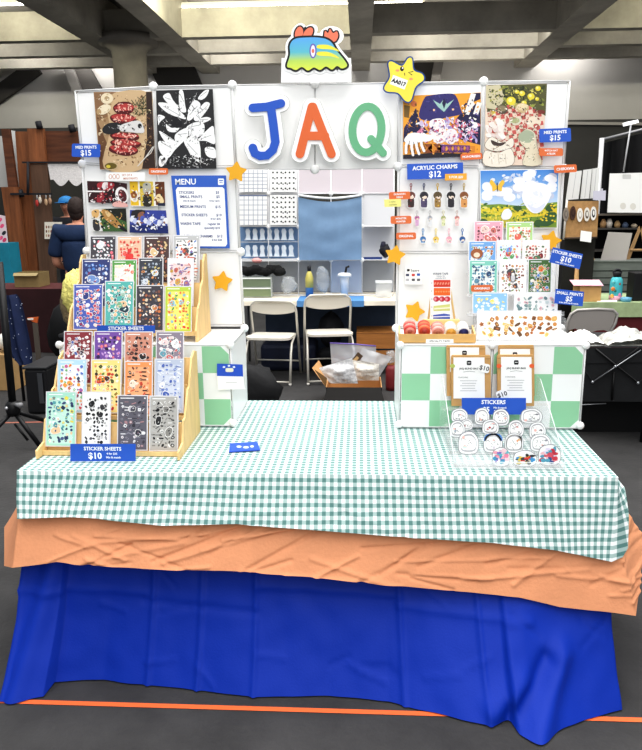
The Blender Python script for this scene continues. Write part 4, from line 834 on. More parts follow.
LR_ = [ # label, u0,u1,vt,bg,pal,style,frame
 (1, [('charcoal sticker sheet with pink and white motifs, leftmost in rear row of wooden rack', 90, 116.5, 235.6, '4d4a50', ['e9edf0', 'e77a86', 'f6f4f4', 'd9dde2'], 'mix', None, None),
      ('peach sticker sheet with a red figure in the rear row of the wooden rack', 117.2, 142.4, 236, 'e7bfa4', ['d7514c', 'e0645a', 'f0ddca', 'c8433f'], 'mix', None, redman),
      ('dark brown sticker sheet in the rear row of the wooden rack', 143.6, 170, 235.6, '54403f', ['e8e0d6', 'c87d62', 'd8bd8e', '7d4a46', 'f2f0ee'], 'mix', None, None),
      ('grey-bordered white sticker sheet, rightmost of the rear row of the wooden rack', 173, 200, 235, 'b9b9b9', ['e07a4a', '4a7ac0', '55555a', 'c85a4a', '2a2a2e'], 'line', 'f0efec', None)]),
 (2, [('navy blue sticker sheet with sea motifs, leftmost of the second row of the wooden rack', 82, 111, 258.6, '3d4678', ['dfe6f4', '5a8ad0', 'f0e6e0', '7896c8', '9c4a6a'], 'mix', None, None),
      ('grass green sticker sheet with red motifs in the second row of the wooden rack', 111.6, 137, 259.5, '5f9e52', ['f2f2ea', 'e05a4e', 'f0e6b8', 'e8e8e8'], 'outline', 'eef3e2', None),
      ('dark slate sticker sheet in the second row of the wooden rack', 138.4, 163.4, 257.6, '43464e', ['8c98a8', 'd8c88a', 'c9d2dc', '6d7a8c', 'e3a06a', '2a2c32'], 'mix', None, None),
      ('white sticker sheet with pink panels, rightmost of the second row of the wooden rack', 167.5, 194, 258, 'ecebed', ['c86a5a', '5a7ab8', 'e0b0a0', '8c6a9c', 'c8a04a', '3c3c48'], 'line', 'e9d3d3', None)]),
 (3, [('periwinkle blue sticker sheet with red swimmers, leftmost of the third row of the wooden rack', 73.5, 103, 284, '5566b4', ['e9e9f2', 'e0525a', 'c86a8a', 'f0d8d0', '3a4684', 'd9433f'], 'outline', None, None),
      ('teal sticker sheet with white birds, second in the third row of the wooden rack', 105, 134, 280.8, '5fb3ac', ['f0f4f2', '3d5a68', 'c9ded8', '7fae8c', 'e8c09a', '2d4450'], 'outline', None, None),
      ('charcoal black sticker sheet with tan motifs in the third row of the wooden rack', 136, 164, 285, '46434a', ['e3b878', 'd9c8b0', 'c8784a', 'f0e8e0', '8c5a4a', '6a6a72'], 'mix', None, None),
      ('lime and yellow sticker sheet, rightmost of the third row of the wooden rack', 164.6, 192, 286, 'b7cc4c', ['e07a4a', 'f4efe0', '5aa05a', 'd84a3c', 'f2b84a', '8ab8c8'], 'mix', 'f1e57a', None)]),
 (4, [('maroon sticker sheet, leftmost of the fourth row of the wooden rack', 64, 92.6, 331, '8c3c44', ['f0ecec', 'e8a0a0', '5a6aa8', 'f4f4f4', '3c2a34', 'd8b0b0'], 'outline', None, None),
      ('purple sticker sheet in the fourth row of the wooden rack', 94, 122.6, 331, '7a55a4', ['3a2a5a', 'e8c0a0', 'c8a0d8', 'f0e8f4', 'e07a8a', '2c2440'], 'mix', None, None),
      ('salmon brown sticker sheet with dark motifs in the fourth row of the wooden rack', 124.5, 153, 331.4, 'cf9480', ['3c3034', 'f0e4dc', '5a4a44', '2c2a2c', 'b86a5a'], 'mix', None, None),
      ('mauve grey sticker sheet, rightmost of the fourth row of the wooden rack', 156, 184, 331.4, '8f8592', ['f0ecec', 'c86a6a', '3c3440', 'e8d0d0', '6aa0b0'], 'outline', None, None)]),
 (5, [('pale blue sticker sheet with small flowers, leftmost of the fifth row of the wooden rack', 57.5, 87, 359, 'b8daea', ['d8433f', '5a7ac8', 'e8a04a', '3c4a68', '7ab87a', 'f4f4f4', 'c86a9a'], 'outline', 'eef5f8', None),
      ('yellow sticker sheet with fruit motifs in the fifth row of the wooden rack', 91, 121.5, 359.2, 'f0da8a', ['e0653c', 'e8934a', 'c8433f', '6a8a3c', '3c3430', 'f4f0e0'], 'mix', 'f6e3a0', None),
      ('orange sticker sheet with dark scribbles in the fifth row of the wooden rack', 124.5, 153, 361, 'f09a62', ['3c2a28', 'f6e0cc', 'c8503c', '4a3430', 'f4c8a8'], 'line', 'f6b184', None),
      ('grey-blue sticker sheet with text strips, rightmost of the fifth row of the wooden rack', 154.5, 184, 358.6, 'b9c2d4', ['4a64b0', 'e6eaf2', '6a84c8', '9aa8c8', 'f2f2f4'], 'line', 'cdd4e2', None)]),
 (6, [('mint green sticker sheet with navy motifs, front left corner of the wooden rack', 46, 76.5, 391.4, 'a9dcc9', ['34446e', '4a5a84', 'e8c8a0', '5aa0a8', 'ecf4f0', 'e6d85a', '2c3858'], 'mix', 'c5eadb', None),
      ('white sticker sheet with black motifs in the front row of the wooden rack', 82, 111, 391.6, 'eeeeec', ['2a2a2c', '3c3c40', '5a5a5e', '1c1c1e', 'd8d8d6'], 'mix', 'f6f6f4', None),
      ('dark grey sticker sheet in the front row of the wooden rack', 117.5, 148, 395, '66646e', ['8d8b96', 'e8e8ea', '3c3a44', 'b08a8e', '4c4a54', 'c8c6cc'], 'line', None, None),
      ('light grey sticker sheet with black marks, front right corner of the wooden rack', 149.5, 178.5, 395.6, 'b3b1ad', ['2c2c2e', '4a4a4c', 'e8e8e6', '1c1c1e', '8a8884'], 'line', None, None)])]
ROWY = {6: (.17, .772), 5: (.26, .885), 4: (.35, .985), 3: (.60, 1.145), 2: (.69, 1.25), 1: (.775, 1.345)}
bots = {}; seed = 40
for r, L in LR_:
    for (lab, u0, u1, vt, bg, pal, stl, fr_, ex) in L:
        yb, zb = ROWY[r]; seed += 1
        ln = .215 if r != 3 else .2
        a = sheet(lab, u0, u1, vt, yb, zb, 14, ln, bg, pal, seed, stl, 'dcdce0', fr_, n=36, extra=ex)
        bots.setdefault(r, []).append(zb+a[2]*cos(radians(14)))
def rack(label, x0, x1, rows, zbase, yfront, yback, prof):
    t = thing('sticker_rack', label, 'display rack', V(((x0+x1)/2, (yfront+yback)/2, zbase)), 'wooden sticker racks')
    for x in (x0-.008, x1):
        b = MB(); b.prism([V((x, y, z)) for y, z in prof], (.008, 0, 0), WOOD); b.build('side_panel', t)
    for r in rows:
        yb, zb = ROWY[r]; zf = min(bots[r])-.004; b = MB(); sT = sin(radians(14))
        yy = yb+(zf-zb)*sT/cos(radians(14))
        b.bb((x0+.001, yy-.018, zf-.008), (x1-.001, yy+.03, zf), WOOD)
        b.bb((x0+.001, yy-.024, zf-.008), (x1-.001, yy-.018, zf+.009), WOOD)
        y2 = yy+.022; b.prism([V((x0+.001, y2, zf)), V((x1-.001, y2, zf)), V((x1-.001, y2+.105*sT, zf+.105)), V((x0+.001, y2+.105*sT, zf+.105))], (0, .005, 0), WOOD)
        b.build('tier', t)
    return t
x0, x1 = -1.05, -.512
rack('lower light wooden stepped rack full of sticker sheets, on the gingham cloth', x0, x1, (6, 5, 4), .753, .1, .48, [(.1, .753), (.1, .785), (.17, .80), (.2, .88), (.225, .885), (.262, .94), (.29, .98), (.315, .985), (.35, 1.04), (.385, 1.09), (.43, 1.11), (.47, 1.10), (.47, .753)])
rack('upper light wooden stepped rack full of sticker sheets, on top of the left checkered cubes', x0-.03, -.53, (3, 2, 1), ZC+.002, .57, .86, [(.57, ZC+.002), (.565, ZC+.05), (.62, ZC+.14), (.655, ZC+.16), (.70, ZC+.23), (.74, ZC+.25), (.77, ZC+.33), (.80, ZC+.36), (.84, ZC+.36), (.86, ZC+.002)])
YG = .085
sign('large blue sign reading STICKER SHEETS $10 at the foot of the wooden rack', [(70.3, 444), (135.6, 444), (135.6, 461.2), (70.3, 461.2)], [('STICKER SHEETS', 102.5, 448.6, 3.6), ('$10', 95, 455.6, 6.2), ('4 for $35', 112, 453.6, 2.0), ('Mix & match', 113.5, 457.3, 2.0)], YG)
sign('narrow blue sign reading STICKER SHEETS in the middle of the two wooden racks', [(97, 325.4), (155, 325.4), (155, 333), (97, 333)], [('STICKER SHEETS', 126, 328.3, 3.4)], .535)
F = panel_at(.528); F.slab([(217, 363.6), (242.6, 364.6), (243, 376.6), (217, 376)], mat('2c58c4', .6), .0015); F.slab([(217, 376), (243, 376.6), (244.6, 389), (218, 389.8)], PAPER, .0015)
for (u, v) in ((224, 367), (229, 365.8), (234, 367)): F.poly(ell(u, v, 1.3, 1), mat('dfe8f8', .6), 1)
F.poly(rrect(225.5, 368, 233.5, 372, 1.5), mat('e6e4cf', .6), 1); F.poly([(226, 382), (237, 382), (237, 383), (226, 383)], mat('d5d5d8', .6), 1)
F.one('folded_card', 'blue and white folded card hung on the corner of the left checkered cube', 'card')
pts = [(230, 443.2), (257.5, 441.6), (260, 449.6), (229, 451.6)]; z0 = .7535
q = MB(); q.prism([atz(u, v, z0+.004) for u, v in pts], (0, 0, -.0035), mat('2c58c4', .5))
for c_ in ((239, 446.6, 2.6), (246, 447.3, 3), (252, 446.4, 2)): q.face([atz(u, v, z0+.0046) for u, v in ell(c_[0], c_[1], c_[2], 1.2, 10)], mat('c9d6f2', .6))
q.one('card_packet', 'blue printed packet lying flat on the middle of the gingham cloth', 'card packet')
q = MB(); P = aty(194.2, 372.5, .485); q.box(P+V((.002, .02, 0)), (.012, .016, .045), mat('25316c', .5), None, .003); q.box(P+V((.002, .02, .026)), (.008, .01, .012), mat('b9bcc4', .4), None, .002)
q.one('hanging_clip', 'small navy clip at the right rear edge of the lower wooden rack', 'clip')

# ================================================================== right acrylic stand with sticker sheets
RS = [('E', .61, 341, [('wide white print of pastries and breads, front of the acrylic stand on the right', 477, 561.5, 310.5, 'f7f5f1', ['c98a4a', 'e3b368', '8c5a34', 'f0d8a0', 'b4703c', '6a4a30', 'e8c478'], 'mix', 9, 17)]),
      ('D', .675, 313, [('small blue sky print with white cloud, on the acrylic stand behind the pastry sheet', 472.5, 508, 292.5, '8fc0ec', ['f6f6fa', 'ffffff', 'dbe8f6', 'f0e06a'], 'mix', 7, 9), ('small pale print with grey-green balloons beside the cloud print on the acrylic stand', 514, 558, 292, 'e6e6e4', ['7d9a9c', '8fa8a4', 'd8a8b0', '6a8488', 'c8d4d4'], 'mix', 8, 8)]),
      ('C', .735, 293.5, [('teal-edged sticker sheet with blue animals, left in the middle row of the acrylic stand', 469, 498, 260, '7cc4b4', ['34507c', '5a8aa0', '2c4468', 'd8ecec', '6a98b8'], 'mix', 4, 34), ('white sticker sheet with mushrooms and a grey owl shape, centre of the acrylic stand', 499.4, 527, 259, 'f6f5f3', ['8c3c3c', 'b06a4a', '4a4a50', '7a8a5a', 'd89a6a', 'c8c8cc'], 'mix', 5, 30), ('dark green sticker sheet with round coloured beads, middle row of the acrylic stand', 528, 552, 259, '4a6e3c', ['e8e4da', 'd8b03c', 'c84a34', '5a8ac8', '2c2c2a', 'e07a3c', '7aa85a'], 'outline', 6, 26)]),
      ('B', .795, 272, [('blue-sky sticker sheet with round brown blob, second row of the acrylic stand', 468.5, 496.5, 241, '6fa2d8', ['a8643c', 'd8a070', 'f2f2f2', '6aa06a', 'c8dcea'], 'outline', 2, 26), ('pale blue-topped sticker sheet with garden motifs in the second row of the acrylic stand', 497, 521, 240, 'dfe9f2', ['5a9a5a', 'c84a4a', '6a9ad8', 'e8b04a', 'f6f6f6'], 'mix', 3, 30), ('white sticker sheet with dark red blobs, right of the second row on the acrylic stand', 522.5, 550, 240, 'f2ece6', ['8c2f34', 'b0484a', '5a7a5a', '7a2a30', 'd88a7a'], 'mix', 12, 30)]),
      ('A', .85, 253, [('pink sticker sheet at the top left of the acrylic stand', 474, 503.5, 221, 'efa6b6', ['3c3438', 'e8c8c0', 'c8706a', 'f6e8e6', '8c5a5a'], 'mix', 1, 30), ('light green-edged sticker sheet at the top right of the acrylic stand', 506.2, 533.5, 221.8, 'a9cf86', ['c8a05a', 'd86a5a', 'f0ead0', '5a8a4a', '8c6a4a', 'e8b86a'], 'mix', 13, 30)])]
def owl(F, a0, b0, a1, b1):
    c = (a0+a1)/2; d = (b0+b1)/2; F.poly(ell(c, d, .013, .024), mat('3c3a3e', .5), 7); F.poly(ell(c, d-.004, .009, .017), mat('c9c9cc', .5), 8); F.poly(ell(c, d+.012, .007, .006), mat('e8e2da', .5), 9)
def bears(F, a0, b0, a1, b1):
    c = a0+(a1-a0)*.3; d = b1-.055; F.poly(ell(c, d, .027, .022), mat('9c5a34', .5), 7); F.poly(ell(c, d-.006, .014, .011), mat('ecd4bc', .5), 8)
tst = V((.88, .74, ZC+.002)); t = thing('acrylic_stand', 'clear acrylic stepped stand holding sticker sheets on the right checkered cubes', 'display stand', tst)
for (nm, y, vb, L) in RS:
    zz = []
    for (lab, u0, u1, vt, bg, pal, stl, sd, n_) in L:
        zb = max(aty(515, vb, y).z, ZC+.014); Ftmp = aty((u0+u1)/2, vt, y).z
        ln = (Ftmp-zb)*1.04
        fr_ = {'C': 'eaf3ee', 'A': None}.get(nm) if 'teal' in lab else ('f6eee6' if 'light green' in lab or 'pink' in lab and False else None)
        sheet(lab, u0, u1, vt, y, zb, 9, ln, bg, pal, 100+sd, stl, 'e3e3e6', fr_, grp='sticker sheets on the acrylic stand', n=n_, extra=owl if 'owl' in lab else bears if 'brown blob' in lab else None)
        zz.append(zb)
    z = min(zz)-.006; xs0, xs1 = aty(475.8 if nm == 'E' else 467, vb, y).x, aty(563 if nm in 'ED' else 553, vb, y).x
    b = MB(); b.bb((xs0, y-.022, max(ZC+.003, z-.004)), (xs1, y+.03, max(ZC+.006, z-.001)), CLEAR); b.bb((xs0, y-.024, max(ZC+.003, z-.004)), (xs1, y-.022, z+.016), CLEAR)
    b.build('shelf', t)
b = MB(); xs0, xs1 = aty(475.6, 330, .6).x, aty(564, 330, .6).x
for x in (xs0-.004, xs1): b = MB(); b.prism([V((x, .587, ZC+.003)), V((x, .59, ZC+.1)), V((x, .645, ZC+.1)), V((x, .645, ZC+.003))], (.003, 0, 0), CLEAR); b.build('side_panel', t)
FT = panel_at(.70)
otag('orange name tag on the teal sticker sheet of the acrylic stand', 471, 285, 492.8, 291.6, ['ORIGINALS'], 1, .69)
def tilt_sign(label, cu, cv, w_, h_, rot, lines, y):
    F = panel_at(y); c, s_ = cos(radians(rot)), sin(radians(rot))
    R = lambda du, dv: (cu+c*du+s_*dv, cv-s_*du+c*dv)
    F.slab([R(-w_/2, -h_/2), R(w_/2, -h_/2), R(w_/2, h_/2), R(-w_/2, h_/2)], BLUE, .0015)
    for (tx, du, dv, hh) in lines: F.text(tx, *R(du, dv), hh, mat('f6f8fc', .5), 1, rot, .032)
    F.one('price_sign', label, 'price sign')
tilt_sign('tilted blue sign reading STICKER SHEETS $10 at the right edge of the acrylic stand', 566.2, 258.2, 31, 15.5, -13, [('STICKER SHEETS', 0, -4.2, 2.9), ('$10', 0, 1.2, 5), ('4 for $35 mix & match', 0, 5.7, 1.5)], .60)
tilt_sign('tilted blue sign reading SMALL PRINTS $5 at the lower right of the acrylic stand', 569.2, 297.6, 28.5, 14.6, -6, [('SMALL PRINTS', 0, -4, 2.9), ('$5', 0, 1.2, 4.8), ('4 for $15 mix & match', 0, 5.4, 1.5)], .59)

# ================================================================== washi tape tray and easel
ta, tb = aty(399.5, 331, .552), aty(475.5, 346, .552); zt = ZC+.004
t = thing('wooden_tray', 'light wooden tray holding rolls of washi tape on the right cubes', 'tray', V(((ta.x+tb.x)/2, .6, zt)))
b = MB(); b.bb((ta.x, .552, zt), (tb.x, .558, zt+.036), mat('d9b070', .55, vary=.1)); fbo = b.build('front_board', t)
for x in (ta.x, tb.x-.006):
    b = MB(); b.prism([V((x, .559, zt)), V((x, .559, zt+.036)), V((x, .64, zt+.06)), V((x, .64, zt))], (.006, 0, 0), WOOD); b.build('side_board', t)
b = MB(); b.bb((ta.x+.006, .559, zt), (tb.x-.006, .64, zt+.005), WOOD); b.build('bottom', t)
F = panel_at(.5512); F.slab(quadpx(426, 339.2, 453.5, 343.2), PAPER, .0008); F.text('SPECIALTY TAPES', 439.8, 341.2, 1.9, mat('7a7a7a', .6), 1, 0, .01); F.build('paper_strip', fbo)
rc = [('d9504c', 'e89a8c', 'b9685e', 'coral striped'), ('ea7a52', 'c94b3c', 'b8504a', 'orange and red'), ('efb0a8', 'c9806c', 'b06a54', 'pale pink'), ('ece6d8', 'e2a94a', 'd9a24c', 'cream'), ('e6e4e4', '26285c', '2f3270', 'white with navy core')]
for i, (u, cs) in enumerate(zip((410, 424.5, 438, 451, 463.6), rc)):
    P = aty(u, 333.5 if i > 1 else 331.5, .585); P.z = max(P.z, zt+.036); A = V((0, .05, .02)); t = thing('washi_tape_roll', cs[3]+' washi tape roll lying in the wooden tray', 'tape roll', P-V((0, 0, .027)), 'washi tape rolls in the tray')
    rt_ = A.normalized().to_track_quat('Z', 'Y').to_matrix(); rr = .0265
    b = MB()
    for j in range(4): b.lathe([(rr-.001, j*.0135), (rr, j*.0135+.001), (rr, j*.0135+.012), (rr-.001, j*.0135+.013)], P, mat((cs[0], cs[1] if i < 2 else ('d98a80' if i == 2 else 'd6d2c8'))[j % 2], .5), 18, rt_)
    b.build('tape', t)
    b = MB(); b.lathe([(rr*.78, -.0012), (rr*.78, .002)], P, mat(cs[1], .5), 18, rt_); b.lathe([(rr*.4, -.002), (rr*.4, 0)], P, mat(cs[2], .6), 14, rt_); b.build('core', t)
t = thing('display_easel', 'small light wooden easel behind the washi tape tray', 'easel', V((aty(441, 322, .705).x, .71, zt)))
b = MB(); b.tube([aty(428, 323, .715), aty(433.5, 276, .735)], .005, WOOD, 6); b.tube([aty(455, 323, .715), aty(448.5, 276, .735)], .005, WOOD, 6); b.tube([aty(441, 276, .74), V((aty(441, 300, .8).x, .82, zt+.004))], .004, WOOD, 6); b.build('leg', t)
for u in (428, 455):
    b = MB(); p = aty(u, 323, .715); b.tube([p, V((p.x, p.y, zt+.001))], .005, WOOD, 6); b.build('foot', t)
a_, b_ = aty(423, 319.5, .69), aty(459.5, 325.5, .69); b = MB(); b.bb((a_.x, .685, b_.z), (b_.x, .709, a_.z), mat('efd493', .55), .003); b.build('ledge', t)
F = panel_at(.70); F.slab([(429.6, 271.3), (451.6, 271.3), (450.8, 319.3), (430.4, 319.3)], PAPER, .002)
F.text('WASHI TAPE', 440.5, 273.6, 1.9, mat('6a7080', .6), 1, 0, .02); F.text('regular $6', 440.5, 276, 1.4, mat('8a90a0', .6), 1); F.text('specialty $10', 440.5, 278, 1.4, mat('8a90a0', .6), 1)
F.poly(quadpx(433.6, 280, 450.4, 287), mat('d9402f', .6), 1); F.poly(quadpx(433.8, 288, 450.2, 295.4), mat('f0702f', .6), 1)
for i in range(6): F.poly(ell(435+i*2.7, 283.5, .9, 1.6, 8, 30), mat('ee9a84', .6), 2); F.poly(ell(436+i*2.6, 291.6, 1, .9, 8), mat('f6a26a', .6), 2)
for u in (436.3, 442, 447.4): F.poly(ell(u, 299, 3, 2.7), mat('c93444', .6), 1); F.poly(ell(u-1, 299, 1.2, 1.6), mat('ef9aa4', .6), 2)
F.poly([(433.5, 306), (450, 304), (450, 310.6), (433.5, 311)], mat('d6dc8a', .6), 1); F.poly([(434, 308), (450, 307), (450, 308.4), (434, 309.6)], mat('f3f4d8', .6), 2)
F.poly([(433, 315), (444, 313.5), (450, 314.5), (450, 319), (433, 318.8)], mat('4a62b8', .6), 1); F.poly([(433, 316.4), (450, 315.8), (450, 316.6), (433, 317.4)], mat('e6eaf6', .6), 2)
for v in (283, 291, 299, 307, 316): F.poly(ell(431.8, v, .5), mat('8a90a0', .6), 1)
F.one('sample_card', 'white card with five coloured tape samples standing on the small easel', 'card')

# ================================================================== blind bags, sticker bin
def bag(label, x0, y0, x1, y1, y, tilt=0, paper=None, dots=None, price=None):
    t = thing('kraft_bag', label, 'bag', aty((x0+x1)/2, y1, y), 'brown paper bags with white slips')
    F = panel_at(y); F.slab([(x0, y0+2), (x0+1, y0), (x1-.5, y0), (x1, y0+2), (x1+.6, y1), (x0-.6+1, y1)], KRAFT, .012); F.slab([(x0+.5, y0+3), (x1-.5, y0+3), (x1-.5, y0+3.6), (x0+.5, y0+3.6)], mat('a87e4a', .7), .001, .0012); F.build('paper_bag', t)
    if paper:
        p0, q0, p1, q1 = paper; F = panel_at(y-.003); F.slab([(p0, q0), (p1, q0), (p1+.4, q1), (p0, q1)], PAPER, .001); lm = mat('9a9a9c', .6); c = (p0+p1)/2
        F.poly(rrect(c-2.3, q0+3.2, c+2.3, q0+7.6, 1), INK, 1); F.poly([(c-1.4, q0+5), (c+1.4, q0+5), (c+1.4, q0+5.6), (c-1.4, q0+5.6)], PAPER, 2)
        if q1-q0 > 20:
            F.text('JAQ BLIND BAG', c, q0+11, 1.9, mat('4a4a4c', .6), 1, 0, .02); F.text('CONTAINS', c-6, q0+19.8, 1.4, mat('5a5a5c', .6), 1)
            for k_, (dx, wd_) in enumerate(((-9, 17), (-7, 14), (-9, 15), (-7, 13), (-9, 17))): F.poly(quadpx(c+dx, q0+23+k_*2.5, c+dx+wd_, q0+23.5+k_*2.5), mat('a8a8aa', .6), 1)
            F.stroke([(c-6, q0+14.5), (c, q0+13.6), (c+6, q0+14.4)], .4, lm, 1)
        slip = F.build('paper_slip', t)
    if dots:
        F = panel_at(y-.004)
        for (u, v, cc) in dots: F.slab(ell(u, v, 2.5, 2.1), mat(cc, .6), .0008)
        F.build('seal', slip)
    if price:
        u, v, rot = price; F = panel_at(y-.006); F.slab(rrect(u-6, v-4.5, u+5, v+4.5, 2, -rot), PAPER, .0008); F.text('$10', u-.3, v, 4.6, INK, 1, rot, .015); F.build('price_slip', slip)
bag('rear brown paper bag, behind the bag with the $10 label at upper right', 446.5, 345.5, 485.3, 396, .5195, 0, (450, 347.5, 479, 372))
bag('front brown paper bag, white slip and $10 label at its upper right', 451.2, 355.4, 490.5, 406, .505, 0, (453.5, 357.5, 484.5, 398.5), [(452.5, 366, 'b9c46a')], (484.6, 368, -12))
bag('rear brown paper bag on the right, behind the bag with two orange seals', 498.5, 345.2, 534, 396, .5195, 0, (500, 349, 530, 372))
bag('front brown paper bag with two orange seals and $10 label at lower left', 497.2, 355, 533.6, 406, .505, 0, (501, 357, 531.5, 403), [(499, 366, 'e8693a'), (531.8, 366, 'e8693a')], (502.5, 394.5, 22))
bx0, bx1 = .515, .905
t = thing('acrylic_bin', 'clear acrylic slanted bin with cut-out stickers at the front right of the gingham cloth', 'display bin', V(((bx0+bx1)/2, .28, .753)))
for x in (bx0-.003, bx1):
    b = MB(); b.prism([V((x, .035, .754)), V((x, .035, .79)), V((x, .45, .99)), V((x, .513, .99)), V((x, .513, .754))], (.003, 0, 0), CLEAR); b.tube([V((x+.0015, .035, .79)), V((x+.0015, .45, .99))], .0016, mat('e9eff0', .2), 5); b.tube([V((x+.0015, .035, .754)), V((x+.0015, .035, .79))], .0016, mat('e9eff0', .2), 5); b.build('side_panel', t)
b = MB(); b.bb((bx0, .035, .754), (bx1, .515, .757), CLEAR); b.build('base', t)
b = MB(); b.bb((bx0, .035, .758), (bx1, .038, .78), CLEAR); b.tube([V((bx0, .036, .781)), V((bx1, .036, .781))], .0014, mat('e9eff0', .2), 5); b.build('front_lip', t)
zshelf = aty(490, 406.5, .505).z-.003
b = MB(); b.bb((bx0, .46, zshelf-.003), (bx1, .515, zshelf), CLEAR); b.build('shelf', t)
sign('blue sign reading STICKERS $5 standing in the clear bin in front of the paper bags', [(461.8, 398), (526, 398), (526, 414.5), (461.8, 414.5)], [('STICKERS', 493.5, 402, 4), ('$5', 486, 409.3, 5), ('Mix & match', 500, 407.6, 1.8), ('4 for $15', 499, 410.6, 1.8)], .44)
# cut-out stickers: plain rounded shapes
def cutout(label, u, v, w_, h_, y, kind, cols, seed):
    random.seed(seed); F = panel_at(y); out = smooth([(u-w_*.5, v+h_*.1), (u-w_*.42, v-h_*.32), (u-w_*.1, v-h_*.5), (u+w_*.25, v-h_*.46), (u+w_*.5, v-h_*.1), (u+w_*.42, v+h_*.4), (u, v+h_*.5), (u-w_*.42, v+h_*.42)], 4)
    F.slab(out, mat('8f8f94', .5), .0015); ins = [(u+(x-u)*.94, v+(y_-v)*.94) for x, y_ in out]; F.poly(ins, mat('fafafa', .5), 1)
    if kind == 'cloud':
        F.poly([(u+(x-u)*.78, v+(y_-v)*.78) for x, y_ in out], mat('b4b2b6', .5), 2); F.poly([(u+(x-u)*.72, v+(y_-v)*.62) for x, y_ in out], mat('fdfcfb', .5), 3)
        for c_ in cols: F.poly(ell(u+random.uniform(-.28, .28)*w_, v+random.uniform(-.25, .3)*h_, random.uniform(.06, .1)*w_, random.uniform(.04, .08)*h_, 10), mat(c_, .5), 4)
        for k_ in range(8): a_ = random.uniform(-.25, .25)*w_; c2 = random.uniform(-.2, .25)*h_; F.stroke([(u+a_, v+c2), (u+a_+random.uniform(-.14, .14)*w_, v+c2+random.uniform(-.1, .12)*h_)], .4, mat('4a484c', .5), 5)
    else:
        for k_ in range(34):
            F.poly(smooth(jit(ell(u+random.uniform(-.33, .33)*w_, v+random.uniform(-.33, .33)*h_, random.uniform(.05, .15)*w_, random.uniform(.04, .12)*h_, 7), .3), 3), mat(cols[k_ % len(cols)], .5), 2+k_*.2)
    if kind == 'cap': pass
    F.one('cutout_sticker', label, 'sticker', 'cut-out stickers in the clear bin')
pk = 'f0c0b8'
for i, a_ in enumerate([
 ('white cut-out sticker at the back left corner of the clear bin', 459.5, 415.5, 17, 14, .36, 'cloud', [pk, 'd8d0d0', '9aa0a8']), ('white cut-out sticker in the back row, left under the blue STICKERS sign', 482, 416.5, 15, 17, .36, 'cloud', [pk, 'e8d0c8']), ('white cut-out sticker in the back row, right under the blue STICKERS sign', 501, 417.5, 17, 17, .355, 'cloud', [pk, 'c8b8b8']), ('white cut-out sticker at the back right corner of the clear bin', 531.5, 416, 22, 15, .36, 'cloud', [pk, '8c8c94', 'c8c8d0']),
 ('white cut-out sticker at the left edge, second row of the clear bin', 457.5, 429, 15, 17, .28, 'cloud', [pk, 'b8c8d8']), ('white cut-out sticker with a pink dot, second row of the clear bin', 467, 424.5, 12, 11, .31, 'cloud', ['c8687a', pk]), ('white cut-out sticker with a red dot, centre of the second row', 490.5, 427, 17, 15, .28, 'cloud', ['c8605c', 'd8a0a0', pk]), ('white cut-out sticker right of centre in the second row of the clear bin', 516, 428.5, 16, 17, .28, 'cloud', [pk, 'd8c0c0']), ('white cut-out sticker at the right edge, second row of the clear bin', 537.5, 430.5, 17, 17, .28, 'cloud', ['9a9aa0', pk, '7a7a82']),
 ('large plain white cut-out sticker, left in the front of the clear bin', 468.5, 443, 20.5, 23, .2, 'cloud', [pk, pk, 'cfe0da']), ('white cut-out sticker with a blue top, front of the clear bin', 493, 443, 19, 20, .2, 'cloud', [pk, 'd8d0d8']), ('cream yellow cut-out sticker, front of the clear bin', 514, 443, 19, 20, .2, 'cloud', ['e8a07a', 'd8b088']), ('plain white cut-out sticker, right in the front of the clear bin', 540.5, 443, 21, 18, .2, 'cloud', [pk, '9a9aa0'])]):
    cutout(*a_, 300+i)
    if 'blue top' in a_[0]:
        o = COL.objects[-1]; F = panel_at(.2); F.poly(smooth([(484, 441), (486, 435), (493, 433.5), (501, 435), (502, 441), (494, 438.5)], 4), mat('5a86c8', .5), 6); o2 = F.build('blue_patch', o)
    if 'cream' in a_[0]:
        o = COL.objects[-1]; F = panel_at(.2); F.poly(smooth([(506, 443), (508, 437), (514, 434.5), (521, 437), (522, 444), (520, 450), (508, 450)], 4), mat('efdcae', .5), 3.5); F.build('cream_patch', o)
cutout('pink, teal and blue cut-out sticker at the lower middle of the clear bin', 501, 457, 18, 19, .062, 'bright', ['e88aa4', '6ac0cc', '8a6ac0', 'f2d0d8', '4a9ac0', 'f6a8b8'], 331)
cutout('red, black and yellow cut-out sticker at the bottom of the clear bin', 525, 458.5, 24, 16, .06, 'bright', ['d8433c', '2c2c30', 'e8c84a', 'f2f2f2', '4a9ad0', '3a3a40'], 332)
cutout('navy and red floral cut-out sticker at the lower right corner of the clear bin', 549.5, 455, 23, 21, .066, 'bright', ['3a4a84', 'd85a6a', 'f0c0c8', '5aa0b8', 'c83c4c', 'e8e0f0'], 333)
b = MB()
for (y, v) in ((.36, 424.6), (.28, 438), (.2, 454.5), (.062, 466.5)):
    z = max(.7575, aty(500, v, y).z-.006); b.bb((bx0+.001, y-.006, z-.003), (bx1-.001, y+.03, z), CLEAR)
b.build('step', t)
